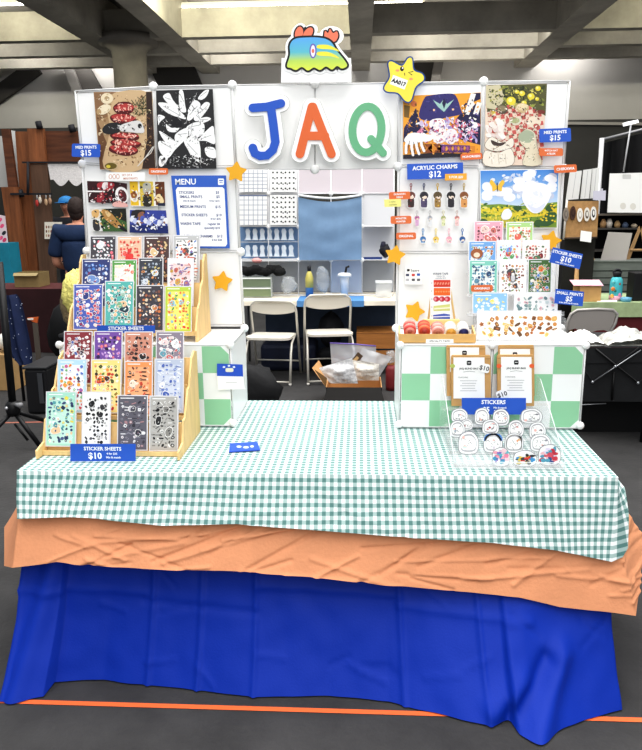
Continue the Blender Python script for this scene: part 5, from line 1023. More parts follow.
# ================================================================== neighbouring booth behind
NY = 4.83; NT = .76
nx0, nx1 = aty(226, 300, NY).x, aty(405, 300, NY).x
t = thing('folding_table', 'long table with cream cloth top behind the two folding chairs', 'table', V(((nx0+nx1)/2, NY+.38, 0)))
CREAM = mat('e9e0cf', .8, bump=.2, bscale=12)
b = MB(); b.bb((nx0, NY, NT-.03), (nx1, NY+.76, NT-.004), mat('5a5a5c', .5)); b.build('tabletop', t)
b = MB(); b.bb((nx0-.01, NY-.012, NT-.003), (nx1+.01, NY+.77, NT), CREAM)
vs = []; n_ = 60
for i in range(n_+1):
    x = lerp(nx0-.01, nx1+.01, i/n_); vs += [V((x, NY-.014+.004*noise.noise(V((x*9, 1, 0))), NT)), V((x, NY-.018+.012*noise.noise(V((x*6, 4, 0))), NT-.045))]
b.mesh(vs, [(2*i, 2*i+1, 2*i+3, 2*i+2) for i in range(n_)], CREAM, True); b.build('cloth', t)
for x in (nx0+.12, nx1-.02):
    for y in (NY+.1, NY+.66): b = MB(); b.tube([V((x, y, 0)), V((x, y, NT-.03))], .014, mat('6a6a6c', .4, .6)); b.build('leg', t)
rx0, rx1 = aty(297, 300, NY).x, aty(364, 300, NY).x; RB = mat('5a8ec4', .8, bump=.15, bscale=15)
b = MB(); b.bb((rx0, NY-.026, NT+.001), (rx1, NY+.4, NT+.004), RB); b.bb((rx0, NY-.031, NT-.055), (rx1, NY-.027, NT+.004), RB); b.one('table_runner', 'bright blue cloth strip across the cream table, above the right folding chair', 'cloth')
# wire cube shelf on it
SY = NY+.43; NGRID = [238, 268.5, 298.5, 331, 362, 394]; VR = [165.5, 193.5, 226.5, 260, 296.5]
t = thing('cube_shelf', 'white wire cube shelving behind the chairs, under the JAQ header board', 'shelf', V((aty(316, 298, SY).x, SY+.17, NT)))
PW, PP, PG, PBG = mat('e6e6e8', .4), mat('ddd3d8', .4), mat('a9adb4', .5), mat('8fa6c4', .5)
def sh_(u, v, y):
    P = aty(u, v, y); P.z = max(P.z, NT+.012); return P
fr = MB()
def cell(c, r, m, y=SY, name='panel'):
    q = [sh_(NGRID[c]+.6, VR[r]+.6, y), sh_(NGRID[c+1]-.6, VR[r]+.6, y), sh_(NGRID[c+1]-.6, VR[r+1]-.6, y), sh_(NGRID[c]+.6, VR[r+1]-.6, y)]
    b = MB(); b.prism(q, (0, .004, 0), m); b.build(name, t)
for c in range(5):
    for r in range(4):
        if r == 0: cell(c, r, PW if c < 2 else PP)
        elif r == 1 and c in (0, 1, 4): cell(c, r, PW)
        elif r == 2 and c in (0, 1): cell(c, r, mat('7f9fc6', .4), SY+.3)
        elif r == 2 and c == 4: cell(c, r, PW, SY+.3)
        elif r == 3: cell(c, r, mat('b4c4e0', .5) if c == 3 else PG, SY+.3 if c != 3 else SY+.2)
for r in (2, 3):
    for c in range(5):
        if r == 2 and c in (2, 3): continue
        a_, b_ = aty(NGRID[c]+.4, VR[r], SY), aty(NGRID[c+1]-.4, VR[r], SY); b = MB(); b.bb((a_.x, SY+.01, a_.z-.006), (b_.x, SY+.34, a_.z-.001), PW); b.build('shelf', t)
for i, u in enumerate(NGRID): fr.tube([sh_(u, VR[0], SY-.006), sh_(u, VR[4], SY-.006)], .006, PW, 6)
for v in VR: fr.tube([sh_(NGRID[0], v, SY-.006), sh_(NGRID[5], v, SY-.006)], .006, PW, 6)
a_, b_ = aty(NGRID[0], 261.5, SY-.01), aty(331, 258.5, SY-.01); fr.bb((a_.x, SY-.012, a_.z), (b_.x, SY-.008, b_.z), PW)
fr.build('wire_frame', t)
for (c, r) in ((1, 2), (2, 2), (4, 1), (4, 2), (3, 3), (4, 3), (1, 1), (2, 3), (3, 1)): connector(aty(NGRID[c], VR[r], SY-.015), t, .024)
for (c, r, kind, lab) in ((0, 0, 'grid', 'white grid-lined sheet in the top left cell of the wire shelving'), (0, 1, 'grid', 'white grid-lined sheet in the second row of the wire shelving, under the other grid sheet'), (1, 0, 'dots', 'white sheet with black dots in the top row of the wire shelving'), (1, 1, 'dots', 'white sheet with black dots in the second row of the wire shelving')):
    F = panel_at(SY-.037); u0, u1, v0, v1 = NGRID[c]+1.5, NGRID[c+1]-1.5, VR[r]+1.5, VR[r+1]-1.5
    if r == 0: v0 = 170
    F.slab(quadpx(u0, v0, u1, v1), PAPER, .002)
    if kind == 'grid':
        LN = mat('a9aebe', .6)
        for k_ in range(1, 6): F.poly(quadpx(u0+(u1-u0)*k_/6-.3, v0, u0+(u1-u0)*k_/6+.3, v1), LN, 1)
        for k_ in range(1, 6): F.poly(quadpx(u0, v0+(v1-v0)*k_/6-.3, u1, v0+(v1-v0)*k_/6+.3), LN, 1)
        if r: F.poly(quadpx(u0, v0, u1, v0+1.2), mat('6a7694', .6), 2)
    else:
        rnd = random.Random(c*7+r)
        for i in range(6):
            for j in range(6 if r else 4):
                u, v = u0+3+i*(u1-u0-5)/5.3, v0+2.5+j*(v1-v0-5)/(5.2 if r else 3.2); F.poly(rrect(u-.8, v-.8, u+.8, v+.8, .3), INK, 1)
                if rnd.random() < .3: F.poly(rrect(u+1.2, v+.4, u+2.4, v+1.6, .3), INK, 1)
    F.one('hanging_sheet', lab, 'paper sheet')
# blue cloth hung in the middle cells
a_, b_ = aty(298.5, 197, SY-.02), aty(361.5, 259.5, SY-.02); b = MB(); vs = []; nx_, nz_ = 24, 24
for i in range(nx_+1):
    for j in range(nz_+1):
        s_, q = i/nx_, j/nz_; x = lerp(a_.x, b_.x, s_); z = lerp(a_.z-.05*sin(pi*s_)*(1-q), b_.z, q); vs.append(V((x, SY-.06-.018*sin(pi*s_)*sin(pi*q)-.012*noise.noise(V((s_*2, q*5, 2))), z)))
b.mesh(vs, [(i*(nz_+1)+j, i*(nz_+1)+j+1, (i+1)*(nz_+1)+j+1, (i+1)*(nz_+1)+j) for i in range(nx_) for j in range(nz_)], mat('7d9aba', .7, bump=.1, bscale=8, vary=.12, vscale=3), True)
o = b.build('hanging_cloth'); tag(o, 'blue cloth hung over the middle of the wire cube shelving', 'cloth')
b = MB(); b.tube([aty(lerp(298.5, 361.5, i/10), 195+3.2*sin(pi*i/10), SY-.07) for i in range(11)], .011, mat('eef0f2', .6)); b.build('hem', o)
# small clear stands (14) in the blue cells
for k_ in range(7):
    for j in range(2):
        u = 248+k_*7.2; v = 240 if j == 0 else 256.5; P = aty(u, v, SY+.05); t2 = thing('acrylic_figure', 'small clear acrylic figure stand in the blue-backed cells of the wire shelving', 'figure stand', P, 'clear acrylic figure stands')
        z0 = P.z; b = MB(); m_ = mat('dfe7ef', .2)
        b.prism([V((P.x-.03, P.y, z0)), V((P.x+.03, P.y, z0)), V((P.x+.02, P.y, z0+.06)), V((P.x+.028, P.y, z0+.09)), V((P.x+.012, P.y, z0+.12)), V((P.x-.018, P.y, z0+.116)), V((P.x-.026, P.y, z0+.09)), V((P.x-.018, P.y, z0+.05))], (0, .006, 0), m_); b.build('figure', t2)
        b = MB(); b.bb((P.x-.035, P.y-.02, z0), (P.x+.035, P.y+.03, z0+.006), m_); b.build('base', t2)
b = MB(); p0, p1 = aty(238, 241.5, SY+.03), aty(298, 241.5, SY+.03); b.bb((p0.x, SY+.03, p0.z-.012), (p1.x, SY+.12, p0.z-.002), clear_mat('clear_shelf', 'ffffff', .6)); b.one('acrylic_ledge', 'clear ledge carrying the upper row of small acrylic figures', 'shelf ledge')
# things on the cream table and the shelf boards
def on(u, v, y=SY+.08): return aty(u, v, y)
t = thing('drawer_unit', 'small clear plastic two-drawer unit on the left of the cream table', 'drawer unit', V((on(256, 296, SY-.1).x, SY, NT)))
p0, p1 = aty(241.5, 277, SY-.16), aty(272, 297, SY-.16); CP = clear_mat('clear_drawer', 'eef4ee', .55)
b = MB(); b.bb((p0.x, SY-.16, NT+.005), (p1.x, SY-.045, p0.z), CP); b.build('body', t)
hm = (NT+.005+p0.z)/2
for z0, z1, cc in ((NT+.015, hm-.006, '7d8a6c'), (hm+.006, p0.z-.008, '72806a')):
    b = MB(); b.bb((p0.x+.01, SY-.168, z0), (p1.x-.01, SY-.162, z1), mat(cc, .3)); dr_ = b.build('drawer', t); b = MB(); b.bb((p0.x+.01, SY-.176, z1-.012), (p1.x-.01, SY-.169, z1), mat('eef2f0', .3)); b.build('drawer_handle', dr_)
b = MB()
for i in range(9): b.ball(aty(243+i*4.6, 270.5+1.6*sin(i*1.7), SY-.1)+V((0, .02*cos(i), 0)), .062, mat('151516', .9, bump=.5, bscale=60), 12, (1.15, .8, .72), .35, i)
b.one('black_cloth_pile', 'crumpled black furry cloth lying on top of the clear drawer unit', 'cloth')
b = MB(); b.ball(aty(257, 260.5, SY-.075), .035, mat('eaa8a4', .7), 12, (1.5, 1, .8), .3, 3); b.one('pink_pouch', 'small pink soft pouch peeking over the black cloth', 'pouch')
def bagblob(name, label, u, v0, v1, w_, y, seed, m_=None):
    p0, p1 = aty(u, v0, y), aty(u, v1, y); h_ = p0.z-p1.z; b = MB(); b.ball(V((p0.x, y, p1.z+h_*.53)), .82, m_ or clear_mat('plastic_bag', 'f4f6f8', .78, .2), 22, (w_/2, .06, h_/2), .5, seed, 4)
    return b.one(name, label, 'plastic bag')
bagblob('plastic_bag', 'crinkled clear plastic bag between the drawer unit and the spray bottle', 288.5, 276, 295, .2, SY-.14, 5)
bagblob('plastic_bag', 'upright crinkled clear plastic bag right of the spray bottle', 322.5, 265, 295, .16, SY-.16, 9)
p = aty(309.5, 296, SY-.1); t = thing('spray_bottle', 'yellow and blue cleaning bottle with dark cap on the cream table', 'bottle', V((p.x, SY-.1, NT+.005)))
h_ = aty(309.5, 266, SY-.1).z-NT; b = MB(); b.lathe([(.04, 0), (.042, h_*.3), (.042, h_*.38)], (p.x, SY-.1, NT+.005), mat('4a7ab0', .3), 14); b.lathe([(.043, h_*.3), (.043, h_*.6), (.03, h_*.74), (.018, h_*.82)], (p.x, SY-.1, NT+.005), mat('c9bd6a', .35), 14); b.build('body', t)
b = MB(); b.lathe([(.02, h_*.82), (.02, h_*.96), (.012, h_)], (p.x, SY-.1, NT+.005), mat('2c2c30', .4), 12); b.build('cap', t)
p = aty(344.5, 294, SY-.05); t = thing('pump_bottle', 'white tumbler with black straw top in the blue-grey cell of the wire shelving', 'tumbler', V((p.x, SY-.05, NT+.006)))
h_ = aty(344, 268, SY-.05).z-NT; b = MB(); b.lathe([(.036, 0), (.05, h_*.66), (.05, h_*.68)], (p.x, SY-.05, NT+.006), mat('e3e6ea', .3), 16); b.build('cup', t)
b = MB(); b.lathe([(.07, h_*.68), (.075, h_*.74), (.06, h_*.8), (.02, h_*.82)], (p.x, SY-.05, NT+.006), mat('f2f2f2', .3), 16); b.build('lid', t)
b = MB(); b.tube([V((p.x+.01, SY-.05, NT+h_*.82)), V((p.x+.02, SY-.05, NT+h_*1.02)), V((p.x+.05, SY-.05, NT+h_*1.06))], .012, INK); b.build('straw', t)
p0, p1 = aty(376, 281.5, SY-.18), aty(391.5, 295, SY-.18); t = thing('clear_box', 'small clear lidded box with white contents at the right of the cream table', 'box', V(((p0.x+p1.x)/2, SY, NT+.005)))
b = MB(); b.bb((p0.x, SY-.18, NT+.006), (p1.x, SY-.07, p0.z-.02), clear_mat('clear_shelf', 'ffffff', .6)); b.build('box', t)
b = MB(); b.bb((p0.x-.005, SY-.185, p0.z-.018), (p1.x+.005, SY-.065, p0.z), mat('e9ecec', .3)); b.build('lid', t)
b = MB(); b.ball(V(((p0.x+p1.x)/2, SY-.125, NT+.05)), .05, mat('f4f2ee', .7), 14, (1.05, .6, .55), .3, 4); b.build('contents', t)
zs = aty(380, 260, SY).z; p0, p1 = aty(363.5, 259, SY+.02), aty(382, 259, SY+.02); b = MB(); b.bb((p0.x, SY+.03, zs), (p1.x, SY+.2, zs+.008), mat('34467c', .4)); b.bb((p0.x, SY+.03, zs+.008), (p1.x, SY+.036, zs+.03), mat('34467c', .4)); b.one('shallow_tray', 'shallow navy tray on the right shelf board of the wire shelving', 'tray')
b = MB(); P = aty(385, 252, SY+.1); b.ball(V((P.x, SY+.1, zs+.095)), .06, mat('23232a', .6), 12, (.9, .7, 1.1), .5, 2); b.ball(V((P.x-.02, SY+.1, zs+.15)), .03, mat('3a3a4c', .6), 10, (1, .8, 1.2), .4, 7); b.one('dark_figurine', 'small dark figurine next to the navy tray, behind a gold star', 'figurine')
# dark things under the cream table
NAVY = mat('1c2338', .7, vary=.3, vscale=4)
b = MB(); b.bb((nx0+.3, NY+.74, .02), (nx1-.05, NY+.755, NT-.04), mat('4a566a', .8, vary=.15, vscale=4)); b.one('back_drape', 'slate grey cloth hanging behind the legs of the cream table', 'cloth')
p0, p1 = aty(262, 342, NY+.3), aty(317, 380, NY+.3); b = MB(); b.bb((p0.x, NY+.15, .003), (p1.x, NY+.6, p0.z), NAVY, .04); b.one('storage_bin', 'dark navy bag stored under the cream table behind the chairs', 'bag')
p0, p1 = aty(336, 312, NY+.3), aty(352, 334, NY+.3); b = MB(); b.ball(V((p0.x-.05, NY+.25, .42)), .13, mat('1d1d22', .7), 14, (1, .7, 1.5), .25, 4); 
b.ball(V((p0.x-.05, NY+.25, .15)), .13, mat('1d1d22', .7), 14, (1.2, .8, .8), .1, 8); b.one('backpack', 'black backpack under the cream table behind the right folding chair', 'backpack')
p0, p1 = aty(356.5, 333, NY-.0), aty(399, 360, NY-.0); WB = mat('a8703a', .6, name='brown_wood', vary=.2, vscale=3, stretch=(1, 8, 8))
t = thing('wooden_crate', 'brown wooden crate under the right end of the cream table', 'crate', V(((p0.x+p1.x)/2, NY+.25, 0)))
b = MB(); zt_ = aty(370, 333, NY).z; b.bb((p0.x, NY+.02, zt_-.01), (p1.x, NY+.45, zt_), WB); b.build('top_board', t)
for k_ in range(2): b = MB(); z1 = zt_-.015-k_*.17; b.bb((p0.x, NY+.02, z1-.15), (p1.x, NY+.035, z1), WB); b.build('slat', t)
for x in (p0.x+.02, p1.x-.02): b = MB(); b.bb((x-.02, NY+.036, 0), (x+.02, NY+.08, zt_-.011), WB); b.build('post', t)

# ------------------------------------------------------------------ folding chairs
CHM = mat('e3ddd0', .45); CHT = mat('d2cec4', .35, .3)
def chair(label, cx, cy, rz, sc):
    t = thing('folding_chair', label, 'chair', V((cx, cy, 0)), 'white folding chairs'); R_ = Matrix.Rotation(rz, 3, 'Z')
    def L(x, y, z): return R_ @ V((x*1.07, y, z*sc))+V((cx, cy, 0))
    W2 = .215
    b = MB(); arch = [L(-W2, .30, .012), L(-W2, .17, .45), L(-W2, .10, .70), L(-W2+.01, .085, .76), L(-W2+.05, .075, .80), L(0, .07, .805), L(W2-.05, .075, .80), L(W2-.01, .085, .76), L(W2, .10, .70), L(W2, .17, .45), L(W2, .30, .012)]
    b.tube(arch, .0125, CHT, 8); b.build('back_frame', t)
    b = MB(); vs = []; n2 = 12
    for i in range(n2+1):
        s_ = i/n2; x = lerp(-W2+.012, W2-.012, s_); dip = .035*sin(pi*s_); top = .79-.03*(abs(2*s_-1)**6); bot = .665-.035*sin(pi*s_)**.7+.03
        for (z, yy) in ((top, .072), ((top+bot)/2, .085), (bot, .098)): vs.append(L(x, yy+dip*.5, z))
    fs = [(i*3+j, (i+1)*3+j, (i+1)*3+j+1, i*3+j+1) for i in range(n2) for j in range(2)]
    b.mesh(vs, fs, CHM, True); b.mesh([v_+R_ @ V((0, .012, 0)) for v_ in vs], fs, CHM, True); b.build('backrest', t)
    b = MB(); sp = [L(x, y, .44+.01*(y < 0)) for x, y in smooth([(-.19, -.19), (0, -.215), (.19, -.19), (.2, 0), (.185, .17), (0, .18), (-.185, .17), (-.2, 0)], 4)]; b.prism(sp, (0, 0, .022), CHM, False); b.build('seat', t)
    for sx in (-1, 1): b = MB(); b.tube([L(sx*.2, .12, .46), L(sx*.205, -.1, .40), L(sx*.21, -.17, .3), L(sx*.212, -.24, .02)], .0125, CHT); lg = b.build('front_leg', t); b = MB(); b.ball(L(sx*.212, -.241, .014), .0155, mat('e9e6de', .5), 10); b.build('foot_cap', lg)
    b = MB(); b.tube([L(-.212, -.235, .035), L(.212, -.235, .035)], .009, CHT); b.build('front_bar', t)
    b = MB(); b.tube([L(-.213, .258, .15), L(.213, .258, .15)], .009, CHT); b.build('rear_bar', t)
p = atz(269.5, 386, 0); chair('left white folding chair in front of the cream table', p.x, p.y+.27, radians(-6), .97)
p = atz(328, 385.5, 0); chair('right white folding chair, behind the box of plastic bags', p.x, p.y+.27, radians(8), 1.04)
# box full of plastic bags
BX, BY = aty(350, 392, 3.6).x, 3.6; p0, p1 = aty(313, 387, BY), aty(390, 387, BY)
zt_ = aty(350, 387.5, BY).z
x0_, x1_ = aty(326, 387, BY).x, aty(382, 387, BY).x
t = thing('cardboard_box', 'open cardboard box on the floor behind the front table, filled with plastic bags', 'box', V(((x0_+x1_)/2, BY+.2, 0)))
KB = mat('c79a68', .8); DKB = mat('14110f', .8)
b = MB(); b.bb((x0_, BY, .002), (x1_, BY+.006, zt_), DKB); b.bb((x0_, BY+.4, .002), (x1_, BY+.406, zt_), KB); b.bb((x0_, BY+.007, .002), (x0_+.006, BY+.399, zt_), KB); b.bb((x1_-.006, BY+.007, .002), (x1_, BY+.399, zt_), KB); b.bb((x0_+.007, BY+.007, .002), (x1_-.007, BY+.399, .008), KB); b.build('body', t)
b = MB(); b.face([V((x0_, BY, zt_)), V((x0_, BY+.4, zt_)), aty(319, 360, BY+.36), aty(312, 368, BY+.05)], KB); b.face([V((x0_, BY, zt_)), aty(314, 369, BY-.02), aty(327, 378, BY-.05)], KB); b.build('flap', t)
b = MB(); b.face([V((x0_+.01, BY-.002, zt_)), V((x1_-.01, BY-.002, zt_)), V((x1_+.02, BY-.1, zt_-.1)), V((x0_-.02, BY-.1, zt_-.1))], DKB); b.build('flap', t)
bagm = clear_mat('poly_bag', 'f6f8fb', .38, .2)
random.seed(8)
def polybag(label, uv, y, m_, seed, thick=.05):
    P = [aty(u, v, y) for u, v in uv]; b = MB(); n = 14; vs = []; rnd = random.Random(seed)
    for side in (0, 1):
        for i in range(n+1):
            for j in range(n+1):
                s_, q = i/n, j/n; p = (P[0]*(1-s_)+P[1]*s_)*(1-q)+(P[3]*(1-s_)+P[2]*s_)*q; bul = sin(pi*s_)*sin(pi*min(1, q*.9+.1))
                d = bul*thick*(1 if side else -1)+.02*noise.noise(V((s_*4+seed, q*4, side)))*min(1, bul*3)
                vs.append(p+V((0, d, 0)))
    k = n+1
    for side in (0, 1):
        o_ = side*k*k; b.mesh(vs[o_:o_+k*k], [(i*k+j, (i+1)*k+j, (i+1)*k+j+1, i*k+j+1) for i in range(n) for j in range(n)], m_, True)
    return b.one('zip_bag', label, 'plastic bag', 'plastic bags in the cardboard box')
polybag('tall empty clear zip bag with violet edge, rearmost in the cardboard box', [(330, 343), (376, 346), (376, 373), (332, 373)], BY+.35, clear_mat('zip_bag', 'eef0fa', .62, .15), 1, .012)
o = COL.objects[-1]; b = MB(); b.tube([aty(330, 343, BY+.34), aty(353, 344, BY+.34), aty(376, 346, BY+.34)], .006, mat('7a68b8', .4), 6); b.build('zip_seam', o)
polybag('clear zip bag leaning right in the cardboard box', [(362, 348), (392, 357), (379, 377), (353, 375)], BY+.27, clear_mat('zip_bag2', 'f4f4f8', .55, .15), 2, .03)
polybag('large crinkled bag of white sheets in front of the cardboard box', [(319, 368), (352, 358), (358, 383.5), (330, 383.5)], BY+.07, mat('ecebee', .35, bump=1, bscale=20, vary=.22, vscale=26), 3, .035)
polybag('crinkled white bag at the right front of the cardboard box', [(352, 360), (379, 364), (379, 380.5), (352, 380.5)], BY+.17, mat('ebe5dc', .4, bump=1, bscale=20, vary=.22, vscale=24), 4, .035)
F = panel_at(BY+.225); F.slab([(351, 361), (358, 352), (363, 356), (356, 366)], mat('5a4636', .6), .003); F.poly([(353, 360), (357, 356), (359, 358), (355, 363)], mat('c9a878', .6), 1); F.one('brown_card', 'brown and tan card sticking out of the bags in the cardboard box', 'card')
p = aty(391.5, 380, 4.2); b = MB(); b.lathe([(.05, 0), (.055, .04), (.055, .2), (.04, .23)], (p.x, 4.2, .002), mat('7c2a2e', .5, bump=.3, bscale=14), 14); b.one('red_canister', 'dark red canister on the floor right of the cardboard box', 'canister')
bagblob('plastic_bag', 'clear plastic bag above the red canister beside the right tower', 391, 350, 364, .12, 4.2, 12)
P = atz(258, 399, 0); b = MB(); b.ball(aty(255, 392, 2.6), .2, mat('1a1a1c', .8, bump=.3, bscale=14), 18, (.95, .7, 1), .25, 3); b.ball(V((aty(255, 392, 2.6).x, 2.62, .16)), .22, mat('1a1a1c', .8, bump=.3, bscale=14), 18, (1.05, .8, .72), .1, 5); b.one('black_bag', 'slumped black bag on the floor behind the front table, before the left folding chair', 'bag')
# ================================================================== left background
WD = mat('6b3d24', .65, name='dark_planks', vary=.45, vscale=2.2, stretch=(7, 7, .7), bump=.2, bscale=20)
WD2 = mat('7d4c2c', .65, name='brown_planks', vary=.4, vscale=2.0, stretch=(7, 7, .7), bump=.2, bscale=20)
WD3 = mat('5a3420', .65, name='deep_planks', vary=.45, vscale=2.4, stretch=(.8, 7, 7))
MAR = mat('331518', .8, vary=.2, vscale=3, bump=.2, bscale=8)
MY = 6.0
p0, p1 = aty(-40, 289, MY), aty(66, 289, MY); t = thing('draped_table', 'table under a dark maroon cloth in front of the wooden stall', 'table', V(((p0.x+p1.x)/2, MY+.3, 0)))
b = MB(); vs = []; n_ = 60
for i in range(n_+1):
    x = lerp(p0.x, p1.x, i/n_)
    for j in range(5): q = j/4; vs.append(V((x, MY-.02-.05*q-.03*q*sin(x*14+noise.noise(V((x*3, 0, 0)))*4), lerp(p0.z, .004, q))))
b.mesh(vs, [(i*5+j, i*5+j+1, (i+1)*5+j+1, (i+1)*5+j) for i in range(n_) for j in range(4)], MAR, True); b.face([V((p0.x, MY-.02, p0.z)), V((p1.x, MY-.02, p0.z)), V((p1.x, MY+.7, p0.z)), V((p0.x, MY+.7, p0.z))], mat('5a2c2c', .8)); b.face([V((p1.x, MY-.02, p0.z)), V((p1.x, MY+.7, p0.z)), V((p1.x, MY+.7, .004)), V((p1.x, MY-.07, .004))], MAR); b.build('cloth', t)
b = MB(); b.bb((p0.x+.02, MY+.02, p0.z-.04), (p1.x-.02, MY+.68, p0.z-.005), WD); b.build('tabletop', t)
for x in (p0.x+.1, p1.x-.1): b = MB(); b.bb((x-.02, MY+.3, .002), (x+.02, MY+.34, p0.z-.04), WD); b.build('leg', t)
MZ = p0.z
# carton on it
p0, p1 = aty(13.5, 273, MY+.15), aty(40, 291, MY+.15); t = thing('cardboard_box', 'olive brown open cardboard box on the maroon table', 'box', V(((p0.x+p1.x)/2, MY+.3, MZ+.002)))
KC = mat('8d7a52', .8, vary=.15); zt_ = aty(25, 273, MY+.15).z
b = MB()
for (a_, c_) in (((p0.x, MY+.15), (p1.x, MY+.156)), ((p0.x, MY+.45), (p1.x, MY+.456)), ((p0.x, MY+.157), (p0.x+.006, MY+.449)), ((p1.x-.006, MY+.157), (p1.x, MY+.449))): b.bb((a_[0], a_[1], MZ+.003), (c_[0], c_[1], zt_), KC)
b.build('body', t)
b = MB(); b.face([V((p0.x, MY+.15, zt_)), V((p1.x, MY+.15, zt_)), V((p1.x, MY+.09, zt_-.03)), V((p0.x+.02, MY+.09, zt_-.03))], mat('a3926a', .8)); b.build('flap', t)
# wooden stall
WY = 7.9
t = thing('wooden_stall', 'dark brown wooden plank stall front on the far left', 'stall', V((aty(35, 280, WY).x, WY, 0)))
def plank(u0, v0, u1, v1, m, y, name, th=.05, ub0=None, ub1=None, floor=False):
    A, B2, C2, D2 = aty(u0, v0, y), aty(u1, v0, y), aty(ub1 if ub1 is not None else u1, v1, y), aty(ub0 if ub0 is not None else u0, v1, y)
    if floor: C2.z = D2.z = .003
    b = MB(); b.prism([A, B2, C2, D2], (0, th, 0), m); b.build(name, t)
plank(15, 131.5, 30, 270, WD2, WY, 'plank', .06, 24, 36, True); plank(27, 128.5, 43, 164, WD2, WY-.07, 'plank', .06, 30, 46); plank(30, 164.5, 47, 260, mat('5d4434', .65, name='ashen_planks', vary=.3, vscale=2, stretch=(7, 7, .7)), WY-.07, 'plank', .06, 38, 53, True)
plank(43, 131, 79, 162.5, WD3, WY, 'header_beam', .06); plank(1, 187, 18, 260, WD2, WY-.15, 'plank', .06, 14, 26, True); plank(1, 129, 9, 187, WD3, WY-.07, 'post', .06, 8, 17)
plank(22, 161.5, 80, 163.2, INK, WY-.09, 'rail', .015); plank(10, 193, 52, 195, INK, WY-.18, 'rail', .015)
b = MB(); b.tube([aty(28, 161.8, WY-.1), aty(28, 195, WY-.2)], .02, INK); b.build('hook', t)
for (u, v) in ((19.5, 193), (38, 124.5), (71, 128)): b = MB(); b.tube([aty(u, v-3, WY-.1), aty(u+2, v+4, WY-.1)], .045, INK); b.build('clamp', t)
# little charms hung on the rail
for (u, v, c, l) in ((37, 203, 'b03a34', 'red keychain hanging from the rail of the wooden stall'), (40, 200, 'c8beb0', 'pale keychain hanging beside the red one on the wooden stall'), (46, 202, 'b99a7a', 'tan keychain hanging beside the paper sign on the wooden stall'), (50, 201, 'a5846a', 'brown keychain at the right end of the stall rail')):
    P = aty(u, v, WY-.21); t2 = thing('keychain', l, 'keychain', P, 'keychains on the stall rail'); b = MB(); b.tube([aty(u, 195, WY-.21), aty(u, v-2, WY-.21)], .008, GREY, 5); b.build('chain', t2)
    b = MB(); b.ball(P, .035, mat(c, .5), 10, (.7, .4, 1.4)); b.build('pendant', t2)
F = panel_at(WY-.16); F.slab([(44.5, 222), (62, 222), (62, 239), (44.5, 239)], mat('d9d2c4', .6), .006)
for j in range(3):
    for i in range(7): F.poly(ell(46.5+i*2.3, 227+j*4.3, .8, 1.5, 8), mat(('8a5a4a', '6a4a3a', 'b09a7a')[(i+j) % 3], .6), 1)
F.one('pin_board', 'cream display card with rows of brown pins on the wooden stall', 'display card')
# lace curtain with scallops
F = panel_at(WY-.06); lace = [(47, 163.8)]+[(84, 163.8), (85, 186)]
sc = []
for (u0, u1) in ((84, 68.5), (68.5, 53.5)): sc += [(lerp(u0, u1, i/10), 183+6.5*sin(pi*i/10)-3.5) for i in range(11)]
F.slab([(47.5, 163.8), (84, 163.8)]+sc+[(50.5, 180)], mat('d8d4d2', .85, bump=.4, bscale=50, vary=.1, vscale=30), .01); F.one('lace_curtain', 'short white scalloped lace curtain under the header beam of the wooden stall', 'curtain')
# pale cloth, teal cloth, prints at the left edge
F = panel_at(WY+.3); F.slab([(-12, 136), (5, 136), (9, 187), (-10, 187)], mat('b9b8b4', .8), .01); F.one('white_drape', 'pale grey cloth panel at the left edge behind the wooden posts', 'cloth')
F = panel_at(WY+.25); F.slab([(9.5, 130), (15, 131), (23, 200), (17, 200)], mat('cfcfcc', .8), .01); F.one('white_drape', 'narrow pale cloth strip between the two wooden posts on the left', 'cloth')
b = MB(); b.prism([aty(-8, 243, WY-.5), aty(8.5, 243, WY-.5), aty(13.5, 283, WY-.5), aty(-5, 283, WY-.5)], (0, .3, 0), mat('1b7f95', .7, vary=.15, vscale=3)); o = b.build('teal_crate_cloth'); tag(o, 'teal cloth-covered stand at the far left edge', 'stand'); P = aty(2, 283, WY-.5)
b = MB(); b.bb((aty(-4, 283, WY-.5).x, WY-.49, .003), (aty(12, 283, WY-.5).x, WY-.21, aty(2, 283, WY-.5).z+.01), mat('15202a', .7)); b.build('base', o)
F = panel_at(WY-.4); F.slab([(-4, 214), (5, 216), (8, 243), (-4, 243)], mat('d9c8cc', .6), .006)
for (u, v) in ((2, 226), (4, 233), (1, 238), (4.5, 240), (0, 220)): F.poly(ell(u, v, 1.8, 2.6, 8, 40), mat(('c83c64', 'e05a84', '2c2c34')[int(v) % 3], .6), 1)
F.one('poster', 'pink and white poster above the teal stand at the left edge', 'poster')

